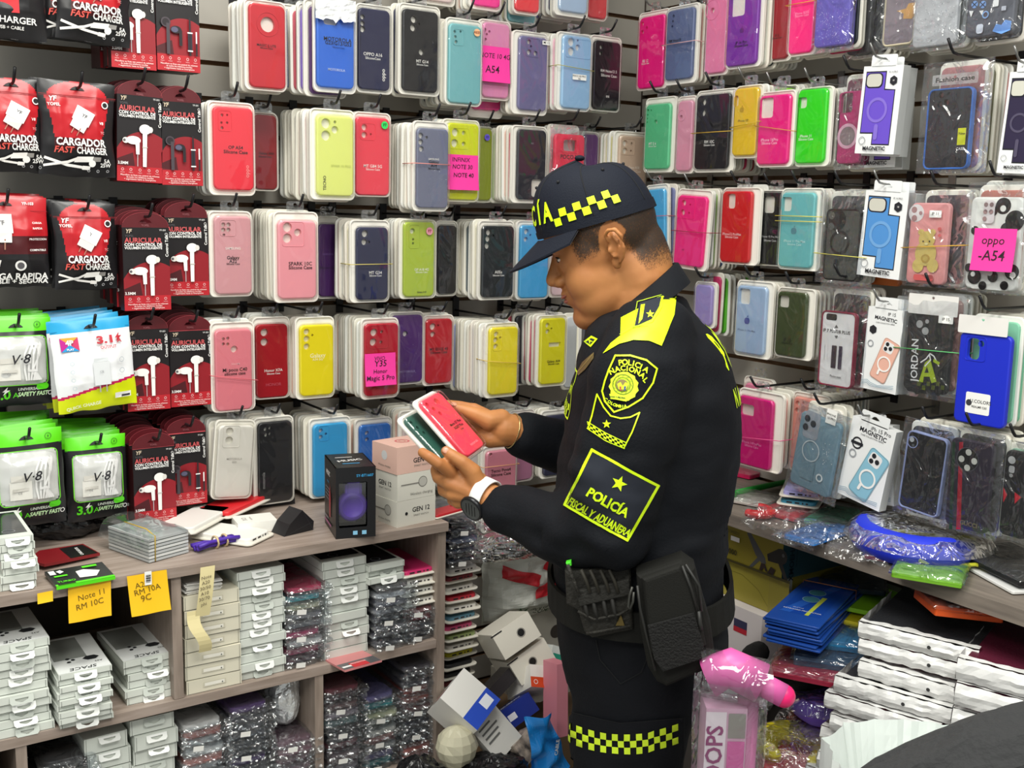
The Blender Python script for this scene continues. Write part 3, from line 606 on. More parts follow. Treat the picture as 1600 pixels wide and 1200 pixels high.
pack('R', 1, (1207, -30, 1242, 97), '#a3202f', 'brick red narrow case', (1210, -24, 1236, 92), off=.16, n=2, texts=[('iP X', 1218, 56, 4, 'k'), (S, 1218, 60, 3, 'k')])
pack('R', 1, (1235, -42, 1280, 88), '#f80f84', 'hot pink case with orange band', (1238, -36, 1275, 83), off=.19, n=3, texts=[('iPhone X/XS', 1257, 21, 4.2, '#ff9ccc'), (S, 1257, 25, 4, '#ff9ccc')])
band('R', (1235, -42, 1280, 88), .19, 10, '#d8a040', 'orange rubber band around hot pink case', .05, py2=2)
pack('R', 1, (1272, -70, 1340, 82), '#6a5cc0', 'violet glitter case in crinkled bag', (1279, -62, 1333, 72), off=.20, style='bag', n=4, cols=['#20242c', '#2a2a2e', '#c02058'], art=arts(speck(1280, 20, 1332, 70, 130, '#e8e4ff', 3), speck(1280, -5, 1332, 30, 40, '#d8d0ff', 4)))
pack('R', 1, (1325, -60, 1388, 92), '#2b2c30', 'dark clear case behind glitter one', (1330, -52, 1366, 85), off=.15, style='bag', n=5, cols=['#1c1d20', '#38383a', '#30343a'])
pack('R', 1, (1382, -82, 1442, 76), '#8b8088', 'smoky mauve case with cream frame', (1388, -74, 1436, 70), off=.19, style='bag', frame='#cfc4a8', n=3, cols=['#2a2a2c', '#303034'], art=apoly([(1405, 18), (1420, 14), (1424, 6), (1436, 4), (1436, 22), (1428, 30), (1415, 30), (1416, 22)], '#c89a5c'))
pack('R', 1, (1428, -85, 1515, 80), '#b9babd', 'silver glitter case in crinkled bag', (1434, -78, 1502, 72), off=.205, style='bag', n=6, cols=['#50605c', '#303438', '#406058'], art=arts(speck(1436, -20, 1500, 70, 200, '#ffffff', 5), speck(1436, -20, 1500, 70, 120, '#80848a', 6)))
pack('R', 1, (1508, -98, 1602, 64), '#565862', 'grey case with blue doodle eyes', (1518, -92, 1592, 56), off=.20, style='bag', n=5, cols=['#2c2c30', '#3a3a40'], art=arts(adisc(1527, 8, 6, '#7fa6e0'), adisc(1540, 8, 6, '#7fa6e0'), aline([(1523, 4), (1531, 12)], 1.4, '#22304a'), aline([(1531, 4), (1523, 12)], 1.4, '#22304a'), aline([(1536, 4), (1544, 12)], 1.4, '#22304a'), aline([(1544, 4), (1536, 12)], 1.4, '#22304a'),
     apoly([(1519, 18), (1526, 18), (1522, 28)], '#f0f0f0'), apoly([(1535, 18), (1542, 17), (1539, 25)], '#f0f0f0'), arr(1556, 0, 1566, 12, 2, '#e8e8e8'), aring(1545, 24, 4, 6, '#8ab4e8'), arr(1530, 38, 1542, 54, 4, '#cfd4e0'), apoly([(1556, 50), (1562, 38), (1570, 40), (1576, 32), (1586, 34), (1584, 48), (1570, 54)], '#6fa0e4'), arr(1570, 10, 1578, 18, 1, '#c8ccd8')))
# second row
pack('R', 2, (1008, 152, 1056, 270), '#62c893', 'mint green case with lens dots', (1011, 163, 1049, 264), off=.17, holes=[(1016, 173, 2.5), (1021, 173, 1.6), (1015.5, 180, 1.5), (1015, 186, 1.5), (1014.5, 191.5, 1.5), (1028, 191, 3.8)], texts=[('MT E 6', 1023, 225, 4.5, 'w'), (S, 1023, 229, 2.6, 'w')], n=2)
pack('R', 2, (1050, 152, 1066, 268), '#a86d72', 'dusty rose case edge-on', (1052, 158, 1064, 264), off=.13, n=0, hk=False)
pack('R', 2, (1058, 150, 1088, 272), '#e2a0b8', 'pale pink case with lens ring', (1061, 158, 1084, 267), off=.17, holes=[(1068, 183, 3)], bump=('c', 1069, 181, 9), n=2)
pack('R', 2, (1087, 140, 1150, 270), '#191a1f', 'black case with yellow band', (1090, 148, 1142, 264), off=.19, holes=[(1103, 160, 5.5), (1102, 177, 5.5)], texts=[('RM 10C', 1112, 222, 5, 'w'), (S, 1112, 227, 3.4, 'w')], n=9, cols=['#a81828', '#d8d4cc', '#203a28', '#c82058', '#d8d4cc'])
band('R', (1087, 140, 1150, 270), .19, 209, '#d0a838', 'yellow rubber band around black case', .02, py2=205)
pack('R', 2, (1148, 133, 1192, 248), '#e2bf2b', 'yellow case with oval lens', (1149, 138, 1186, 243), off=.20, holes=[('r', 1151, 150, 1157, 167)], texts=[('iPhone XR', 1165, 189, 4, '#8a7a20')], n=4, art=fruit(1163, 172, 4, '#b89818'), wire=True)
band('R', (1148, 133, 1192, 248), .20, 200, '#c0a030', 'ochre rubber band around yellow case', .04, py2=190)
pack('R', 2, (1195, 134, 1246, 252), '#8ccf3a', 'lime case behind the magenta', (1199, 139, 1240, 248), off=.15, n=4, hk=False)
pack('R', 2, (1186, 142, 1242, 262), '#ea1886', 'magenta case with square lens window', (1188, 149, 1236, 257), off=.20, holes=[('r', 1193, 154, 1211, 184)], texts=[('iPhone 16Pro', 1206, 219, 5, '#ffc8e4'), (S, 1206, 224, 4.6, '#ffc8e4')], n=3, cols=['#e8d8d0', '#d0d0c8', '#c02058'], wire=True)
band('R', (1186, 142, 1242, 262), .20, 197, '#c89040', 'orange rubber band around magenta case', .04, py2=205)
pack('R', 2, (1245, 136, 1300, 261), '#34d91a', 'neon green case', (1248, 140, 1293, 255), off=.19, holes=[('r', 1251, 153, 1264, 169)], texts=[('iPhone 11', 1263, 213, 4.6, 'w'), (S, 1263, 218, 4.2, 'w')], n=8, cols=['#101214', '#1c1c20', '#d8d4cc', '#101214'], wire=True)
pack('R', 2, (1308, 118, 1356, 266), '#b5316f', 'glittery raspberry case with ring', (1313, 143, 1349, 256), off=.18, style='bag', holes=[('r', 1316, 146, 1335, 176)], n=4, cols=['#60203a', '#d8a0a0', '#303034'], art=arts(aring(1328, 213, 15, 20, '#e0b0c4'), adisc(1328, 213, 15, '#8a7a7c'), speck(1314, 236, 1348, 255, 80, '#ff60a0', 8)))
pack('R', 2, (1438, 95, 1548, 272), '#25252c', 'black case with blue frame', (1451, 139, 1520, 264), off=.20, style='bag', frame='#3d6fc0', holes=[(1474, 149, 5), (1486, 147, 3), (1472, 163, 5), (1483, 160, 5)], bump=(1464, 140, 1496, 172), n=6, cols=['#b87878', '#d0a0a0', '#606048', '#808060', '#404844'],
     art=arts(arr(1499, 200, 1514, 227, .5, '#d8dc20'), atext('New', 1507, 209, 4.5, '#1a1a1a'), atext('CASE', 1504, 233, 4.5, '#e8e8e8')), extra=lambda r, fr: header(r, fr, 1462, 112, 1535, 136, 'Fashion case'))
# third row
pack('R', 3, (1010, 288, 1046, 404), '#55b5e8', 'sky blue case beside the neck', (1013, 296, 1042, 400), off=.18, tilt=-4, n=5, cols=['#7a7fa8', '#d8d4d0', '#8fa8a0', '#d83434', '#d8c8c8'], wire=True)
band('R', (1010, 288, 1046, 404), .18, 339, '#b05060', 'dark red rubber band around sky blue case', .05, py2=337)
pack('R', 3, (1056, 296, 1110, 422), '#f42a88', 'hot pink case with red band', (1059, 306, 1104, 416), off=.20, tilt=3, holes=[(1072, 317, 5), (1070, 332, 5), (1082, 320, 1.6), (1080, 333, 2)], bump=(1064, 308, 1088, 343), n=7, cols=['#50586a', '#80b838', '#b8a88a', '#405a8c', '#d8d4cc'], wire=True, texts=[('mi', 1071, 390, 4, '#b01860')])
band('R', (1056, 296, 1110, 422), .20, 360, '#a03048', 'dark red rubber band around hot pink case', .08, py2=364)
pack('R', 3, (1128, 293, 1188, 414), '#cf1c22', 'red case with tall lens window', (1130, 299, 1176, 410), off=.20, holes=[('r', 1140, 303, 1152, 326)], texts=[('iPhone12 ProMax', 1147, 366, 4.2, '#ffd8d8'), (S, 1147, 370.5, 4, '#ffd8d8')], n=8, cols=['#b8c4bc', '#d8d4cc', '#c0c8c0'])
pack('R', 3, (1186, 297, 1233, 416), '#17171b', 'black case with fruit mark', (1188, 301, 1225, 413), off=.18, holes=[('r', 1196, 307, 1213, 333)], texts=[('iPhone 15 Pro Max', 1207, 370, 3.6, '#c8c8c8'), (S, 1207, 376, 3.6, '#c8c8c8')], n=3, art=fruit(1210, 360, 4.5, '#303034'))
pack('R', 3, (1219, 294, 1285, 423), '#6fbcc0', 'turquoise case with two yellow bands', (1222, 301, 1274, 418), off=.205, holes=[('r', 1225, 308, 1240, 330)], texts=[('iPhone 11 Pro Max', 1245, 377, 4.2, '#c8ecec'), (S, 1245, 382, 4, '#c8ecec')], n=3, cols=['#9fcf50', '#d8d8cc', '#9fcf50'], art=fruit(1244, 361, 5, '#5a8c98'))
band('R', (1219, 294, 1285, 423), .205, 337, '#d8cc50', 'upper yellow rubber band on turquoise case', .04, py2=339)
band('R', (1219, 294, 1285, 423), .205, 345, '#d8c850', 'lower yellow rubber band on turquoise case', .04, py2=347)
pack('R', 3, (1279, 296, 1358, 444), '#4a4d49', 'smoky clear case with black ring', (1293, 327, 1346, 438), off=.205, style='bag', frame='#0f0f11', n=4, cols=['#303438', '#d8d8d0'], art=arts(adisc(1312, 344, 17, '#121214'), adisc(1304, 337, 6, '#8a8a8c', .15, .9), adisc(1303, 354, 6, '#8a8a8c', .15, .9), adisc(1322, 347, 3, '#60605c', .15, .9), aring(1316, 379, 15, 19, '#101012'), arr(1306, 405, 1314, 419, 3, '#1a1a1c')), hk=True)
band('R', (1279, 296, 1358, 444), .205, 395, '#d8d060', 'yellow rubber band around smoky clear case', .04, py2=403)
pack('R', 3, (1405, 370, 1445, 447), '#e07838', 'orange-edged case under the blue box', (1358, 380, 1412, 446), off=.14, n=0, hk=False, style='bag')
def bear(a, fr):
    g, d = M('#d9c472', .3), M('#b89a48', .35)
    L = lambda px, py: fr.loc(px, py)
    def e(px, py, rx, ry, m): x, z = L(px, py); a.poly(circ(x, z, rx/fr.sx, 18, ry/fr.sy), m)
    e(1444, 363, 5, 5, g); e(1462, 363, 5, 5, g); e(1453, 374, 13, 13, g); e(1451, 396, 17, 20, g); e(1439, 415, 9, 11, g); e(1462, 415, 9, 11, g); e(1451, 404, 7, 7, d); e(1451, 404, 4, 4, M('#c8b060', .3))
    e(1448, 377, 1.2, 1.2, INK); e(1458, 377, 1.2, 1.2, INK); e(1453, 381, 3, 2, M('#e8dca0', .3)); e(1474, 358, 3, 3, M('#d86a6a', .4)); e(1474, 368, 2.5, 2.5, M('#d86a6a', .4)); arr(1433, 430, 1464, 437, 3, '#c05858')(a, fr)
pack('R', 3, (1416, 298, 1518, 450), '#eca3a2', 'pink case with golden bear figure', (1423, 317, 1484, 444), off=.21, style='bag', n=6, cols=['#2a2230', '#503848', '#e0e0dc', '#303034', '#2c2c34'], art=arts(adisc(1436, 333, 14, '#ece8e8'), adisc(1433, 328, 5, '#b08888'), adisc(1433, 341, 5, '#b08888'), adisc(1443, 333, 3, '#b08888'), bear, arr(1458, 329, 1478, 340, .5, '#f8f8f4'), atext('IP 11', 1468, 334.5, 5, '#202020')))
band('R', (1416, 298, 1518, 450), .21, 387, '#d8a830', 'ochre rubber band around bear case', .03, py2=383)
blobs = [arr(1519, 311, 1594, 450, 6, '#f0f0ea')]
for (px, py, rx, s) in ((1572, 322, 13, 0), (1590, 345, 16, 0), (1556, 330, 8, 0), (1528, 360, 7, 0), (1577, 358, 10, 0), (1527, 432, 12, 0), (1556, 432, 9, 0), (1586, 425, 12, 0), (1540, 446, 7, 0), (1574, 446, 7, 0), (1519, 418, 7, 0)): blobs.append(adisc(px, py, rx, '#141416'))
for (px, py, rx) in ((1573, 326, 5), (1552, 426, 5), (1588, 430, 5), (1526, 428, 4)): blobs.append(adisc(px, py, rx, '#f0f0ea'))
blobs.append(arr(1541, 313, 1562, 349, 6, '#e4dcdc'))
for px, py in ((1547, 320), (1556, 320), (1546, 331), (1555, 331), (1545, 342)): blobs.append(adisc(px, py, 3.6, '#907878'))
pack('R', 3, (1508, 285, 1606, 460), '#e9e9e4', 'black-and-white blotch case with note', (1516, 308, 1597, 453), off=.215, style='bag', n=5, cols=['#c07060', '#7a8a70', '#d8d8d4', '#303034'], art=arts(*blobs))
note('R', (1520, 357, 1586, 424), .215, [('oppo', 1552, 376, 14), ('-A54', 1550, 400, 17)], 'magenta handwritten sticky note on the black-and-white blotch case', fwd=.022)
# fourth row
pack('R', 4, (1086, 440, 1120, 512), '#a595d0', 'lilac case behind the shoulder', (1089, 445, 1115, 508), off=.17, n=6, cols=['#c03868', '#58b030', '#d8d0c0', '#908070'], gap=.018)
pack('R', 4, (1150, 439, 1208, 559), '#a4bedd', 'pale blue case with fruit mark', (1153, 447, 1199, 553), off=.20, holes=[('r', 1159, 450, 1175, 476)], texts=[('iPhone 11 Pro Max', 1170, 516, 3.6, '#8094b8')], n=6, cols=['#a8b4b0', '#d8d4cc', '#202428', '#c08078'], art=fruit(1171, 501, 5, '#4858a0'))
pack('R', 4, (1213, 450, 1273, 561), '#3f4d2c', 'olive drab case', (1216, 456, 1262, 557), off=.20, holes=[('r', 1220, 461, 1236, 481)], texts=[('iP 13', 1234, 531, 5.5, 'k'), (S, 1234, 536, 3, 'k')], n=9, cols=['#b8c0a0', '#d8d4c8', '#90281c', '#c8a090', '#d8d0c4'])
pack('R', 4, (1278, 440, 1356, 614), '#efeeee', 'maroon-edged case with printed insert', (1285, 487, 1338, 604), off=.21, style='bag', frame='#8a1238', n=4, cols=['#101214', '#2c2c2c', '#404038'], art=arts(arr(1295, 491, 1312, 499, 3, '#101010'), atext('IP 7 PLUS/8 PLUS', 1311, 518, 5.4, '#181818'), apoly([(1308, 512), (1314, 512), (1311, 507)], '#606060'), apoly([(1308, 524), (1314, 524), (1311, 529)], '#606060'), arr(1302, 540, 1312, 574, 1, '#2c2030'), arr(1313, 541, 1321, 576, 1, '#40344a'), arr(1292, 538, 1294, 562, .2, '#303030'), arr(1297, 538, 1298.5, 562, .2, '#606060'), atext('Phone case', 1310, 588, 3.5, '#303030')))
jor = [arr(1420, 495, 1484, 610, 5, '#26282a'), adisc(1441, 506, 6, '#aeb0b0', .3), adisc(1450, 517, 6, '#aeb0b0', .3), adisc(1453, 502, 3.4, '#aeb0b0', .3), atext('JORDAN', 1434, 562, 13, '#f4f4f4', 93)]
jor += [apoly([(1440, 596), (1450, 566), (1458, 560), (1468, 596), (1460, 598), (1457, 588), (1448, 588), (1447, 597)], '#a8c022'), apoly([(1449, 582), (1456, 582), (1453, 572)], '#26282a'), aline([(1443, 566), (1452, 560), (1458, 552), (1464, 556), (1472, 572)], 2, '#f4f4f4'), aline([(1457, 553), (1459, 562), (1450, 572)], 2, '#f4f4f4'), apoly([(1464, 560), (1474, 566), (1472, 570), (1463, 565)], '#a8c022')]
for i in range(6): jor.append(arr(1438+i*7.5, 596+(i % 2)*6, 1444+i*7.5, 602+(i % 2)*6, .2, '#566028'))
pack('R', 4, (1404, 456, 1512, 624), '#26282a', 'black case with white vertical lettering', (1418, 492, 1487, 613), off=.205, style='bag', n=6, cols=['#c89088', '#606048', '#b08078', '#a8a8a0'], art=arts(*jor, arr(1472, 494, 1496, 504, 1, '#f8f8f4'), atext('IP 15', 1484, 499, 5, '#202020')), extra=lambda r, fr: header(r, fr, 1424, 464, 1504, 488))
band('R', (1404, 456, 1512, 624), .205, 542, '#60c070', 'green rubber band around black lettered case', .05, py2=552)
pack('R', 4, (1492, 492, 1590, 670), '#1f30c4', 'royal blue case with white label', (1498, 521, 1579, 665), off=.215, style='bag', holes=[('r', 1517, 527, 1533, 563, .009), (1537, 537, 5)], bump=(1514, 524, 1543, 566), n=9, gap=.02, cols=['#7fc0a0', '#74b898', '#84c4a8', '#78b89c', '#80bca0'], art=arts(arr(1511, 617, 1552, 643, 3, '#f4f4f0'), atext('U.COLORS', 1536, 628, 5.5, '#303030'), adisc(1518, 628, 5, '#404044'), atext('REALME C65', 1534, 636, 3.5, '#606060')), extra=lambda r, fr: header(r, fr, 1502, 498, 1582, 518), bagged=False)
# lowest row
pack('R', 5, (1160, 590, 1208, 720), '#e988aa', 'rose pink case behind the magenta', (1164, 600, 1203, 716), off=.16, n=0, hk=False)
pack('R', 5, (1152, 611, 1224, 733), '#d4107c', 'magenta case with pink band', (1155, 621, 1209, 729), off=.205, holes=[('r', 1161, 629, 1181, 651)], texts=[('iPhone 14ProMax', 1178, 692, 4.2, '#f690cc'), (S, 1178, 697, 4, '#f690cc')], n=12, cols=['#d8b8b0', '#e0a8a0', '#34344c', '#d8d0c0', '#98bcb0', '#78a898', '#d8d8d0', '#c8a0a0'])
band('R', (1152, 611, 1224, 733), .205, 681, '#e05890', 'pink rubber band around magenta case', .05, py2=688)
pack('R', 5, (1236, 615, 1296, 742), '#ea9c90', 'peach case behind the clear blue', (1240, 622, 1288, 738), off=.17, holes=[(1250, 630, 4.5), (1249, 641, 4.5), (1259, 629, 2)], n=9)
clr = [arr(1257, 648, 1288, 680, 6, '#9aa2ac', .25)]
for px, py in ((1266, 653), (1275, 662), (1263, 666)): clr += [adisc(px, py, 5.4, '#20242c', .15)]
clr += [aring(1271, 704, 15, 17, '#c8d4d8'), arr(1253, 724, 1278, 743, 1, '#7896a4'), speck(1290, 690, 1304, 725, 22, '#ffffff', 11, .9), arr(1294, 643, 1314, 659, .5, '#f8f8f4'), atext('IPHONE', 1304, 648, 3.6, '#303030'), atext('15 PRO', 1304, 654, 3.6, '#303030'), aring(1285, 746, 4, 6.5, '#e8f0f0')]
pack('R', 5, (1237, 636, 1320, 778), '#7898a8', 'clear blue case in rigid box', (1244, 648, 1310, 770), off=.225, tilt=8, style='bag', n=3, gap=.018, cols=['#d8d4cc', '#d0d0c8'], art=arts(*clr))
pack('R', 5, (1404, 660, 1492, 814), '#15171b', 'black case with lavender frame', (1414, 677, 1478, 802), off=.22, tilt=4, style='bag', frame='#9aa6d4', n=4, cols=['#1c1c20', '#3a3a3e', '#282830'], art=arts(aring(1430, 690, 8, 9.5, '#9aa6d4'), adisc(1429, 686, 4, '#c8ccd0'), adisc(1431, 695, 2.4, '#606468')))
gu = [apoly([(1503, 690), (1509, 690), (1505, 826), (1498, 826)], '#a81c30'), apoly([(1492, 690), (1497, 690), (1492, 826), (1487, 826)], '#1c3a28'), adisc(1516, 717, 18, '#0e0e12'), aring(1516, 717, 17.4, 18.6, '#505058')]
for px, py in ((1518, 706), (1507, 716), (1527, 720), (1516, 730)): gu.append(adisc(px, py, 5, '#d0d0c8'))
gu += [atext('GUCCI', 1518, 818, 7, '#8a7858')]
pack('R', 5, (1476, 672, 1566, 834), '#2a2232', 'dark checked case with round lens plate', (1484, 687, 1551, 828), off=.225, style='bag', n=4, cols=['#303030', '#505850', '#282828'], art=arts(*gu, speck(1510, 740, 1548, 812, 60, '#443850', 14, 1.6)))
pack('R', 5, (1560, 690, 1618, 846), '#131316', 'black case at the frame edge', (1569, 704, 1612, 840), off=.22, style='bag', n=3, cols=['#80a890', '#303030'], art=arts(adisc(1585, 718, 6, '#b8b8b8'), arr(1580, 728, 1590, 737, 3, '#b0b0b0'), adisc(1584, 742, 3, '#a0a0a0'), apoly([(1572, 760), (1578, 772), (1572, 784)], '#c81c30'), apoly([(1590, 768), (1600, 776), (1590, 786)], '#c81c30')))
# white window boxes and printed boxes on the right wall
def magbox(box, face, label, kind, off, tilt=0, depth=.022, nb=0, row=3, hang=True, top='MAGNETIC'):
    fr = Frame('R', box, off, tilt); w, h = fr.w, fr.h; r = empty('phone_case_box', fr.X(), label, 'phone case box', 'hanging phone case boxes')
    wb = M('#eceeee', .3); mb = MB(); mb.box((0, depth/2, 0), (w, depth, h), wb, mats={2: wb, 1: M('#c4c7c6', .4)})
    a = Art(mb, flat(0)); F = lambda u, v: ((u-.5)*w, (.5-v)*h)
    c = M(face, .35); dk = M('#22242a', .4); gy = M('#9a9ea2', .5); rd = M('#c0605a', .4)
    def RR(u0, v0, u1, v1, rad, m): p = F(u0, v1); q = F(u1, v0); a.poly(rrect(p[0], p[1], q[0], q[1], rad*w, 4), m)
    if kind == 'window':
        a.poly([F(.08, .06), F(.6, .06), F(.6, .26), F(.86, .27), F(.86, .9), F(.4, .9), F(.4, .77), F(.08, .77)][::-1], dk)
        a.poly([F(.1, .075), F(.58, .075), F(.58, .275), F(.84, .28), F(.84, .885), F(.42, .885), F(.42, .755), F(.1, .755)][::-1], c)
        RR(.1, .08, .53, .25, .1, M('#1c1c2c', .3)); RR(.12, .09, .5, .235, .09, M('#c9c8bc', .5))
        x, z = F(.46, .50); a.ring(x, z, .20*w, .26*w, M(lighten(face, .18), .3)); RR(.44, .66, .54, .84, .05, M(lighten(face, .18), .3))
        x, z = F(.8, .17); a.poly([(x+.1*w*math.cos(PI/6+i*PI/3), z+.1*w*math.sin(PI/6+i*PI/3)) for i in range(6)], dk); a.text('10', x, z, .05*w, PAPER)
        a.text('IP 14 PRO', *F(.78, .075), .05*w, INK); x, z = F(.17, .85); a.ring(x, z, .07*w, .085*w, gy)
        a.text('MAGNETIC', *F(.5, .94), .115*w, dk, .03); a.text('CASE COLLECTION SERIES', *F(.5, .975), .04*w, gy)
    else:
        a.text('MAGNETIC', *F(.52, .13), .125*w, dk, .03, -4 if tilt else 0); a.text('CASE COLLECTION SERIES', *F(.52, .18), .045*w, dk)
        a.text(top, *F(.68, .065), .11*w, INK)
        if kind == 'printb': x, z = F(.22, .30); a.ring(x, z, .09*w, .12*w, dk); RR(.08, .285, .36, .32, .01, dk)
        else: x, z = F(.2, .27); a.poly([(x+.11*w*math.cos(PI/6+i*PI/3), z+.11*w*math.sin(PI/6+i*PI/3)) for i in range(6)], dk)
        x, z = F(.17, .44); a.ring(x, z, .06*w, .085*w, gy)
        q = math.radians(-20); cx, cz = F(.62, .62)
        def rr_(u0, v0, u1, v1, rad, m): a.poly([(cx+x*math.cos(q)-y*math.sin(q), cz+x*math.sin(q)+y*math.cos(q)) for x, y in rrect(u0*w, v0*w, u1*w, v1*w, rad*w, 5)], m)
        rr_(-.24, -.52, .24, .52, .08, M(lighten(face, -.15), .3)); rr_(-.22, -.5, .22, .5, .07, c); rr_(-.18, .2, .1, .46, .07, M('#e8e8e8', .3))
        for u, v in ((-.10, .39), (-.10, .27), (.02, .33)): a.poly([(cx+(u*w+.05*w*math.cos(t*.5))*math.cos(q)-(v*w+.05*w*math.sin(t*.5))*math.sin(q), cz+(u*w+.05*w*math.cos(t*.5))*math.sin(q)+(v*w+.05*w*math.sin(t*.5))*math.cos(q)) for t in range(12)], dk)
        a.ring(cx, cz-.08*w, .15*w, .19*w, M('#f6f4f0', .3)); rr_(-.06, -.38, -.0, -.24, .02, M('#f6f4f0', .3))
        for k in range(3): a.line([F(.04, .9+.02*k), F(.2, .88+.02*k), F(.3, .91+.02*k), F(.5, .93+.01*k), F(.95, .9+.02*k)], .012*w, M('#8aa4b4', .4))
    mb.build('box_body', r)
    tb = MB(); slab(tb, rrect(-.32*w, h/2-.002, .32*w, h/2+.021, .004, 4), [[(-.013, h/2+.007), (.013, h/2+.007), (.008, h/2+.011), (.003, h/2+.015), (-.003, h/2+.015), (-.008, h/2+.011)]], .0012, 0, wb); tb.build('hang_tab', r)
    if hang: hook('R', Vector((0, fr.c.y, fr.c.z+h/2+.015)), off+.02, 'wire hook carrying the '+label.split(',')[0], wire=True)
    for k in range(1, nb+1):
        X = fr.X() @ T((random.uniform(-.004, .004), k*(depth+.001), random.uniform(-.004, .001))); copy_tree(r, X, 'plain white box hanging behind the '+label.split(',')[0], 'boxes behind the '+label.split(',')[0])
    return r
def lighten(c, k):
    c = c.lstrip('#'); v = [int(c[i:i+2], 16) for i in (0, 2, 4)]; v = [min(255, max(0, int(x+(255-x)*k if k > 0 else x*(1+k)))) for x in v]; return '#%02x%02x%02x' % tuple(v)
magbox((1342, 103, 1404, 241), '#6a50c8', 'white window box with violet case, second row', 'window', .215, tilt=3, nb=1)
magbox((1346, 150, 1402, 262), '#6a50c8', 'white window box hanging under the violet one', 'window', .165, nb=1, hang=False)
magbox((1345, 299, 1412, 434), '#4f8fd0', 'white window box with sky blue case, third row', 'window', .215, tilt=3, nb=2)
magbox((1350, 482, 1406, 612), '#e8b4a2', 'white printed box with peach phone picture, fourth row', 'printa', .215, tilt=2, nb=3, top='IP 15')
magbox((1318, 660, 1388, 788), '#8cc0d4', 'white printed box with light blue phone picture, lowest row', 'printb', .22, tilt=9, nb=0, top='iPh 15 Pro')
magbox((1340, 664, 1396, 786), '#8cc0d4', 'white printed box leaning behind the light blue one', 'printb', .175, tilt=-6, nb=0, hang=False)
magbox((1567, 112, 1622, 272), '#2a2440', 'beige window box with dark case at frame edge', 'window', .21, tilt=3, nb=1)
finish_rows()
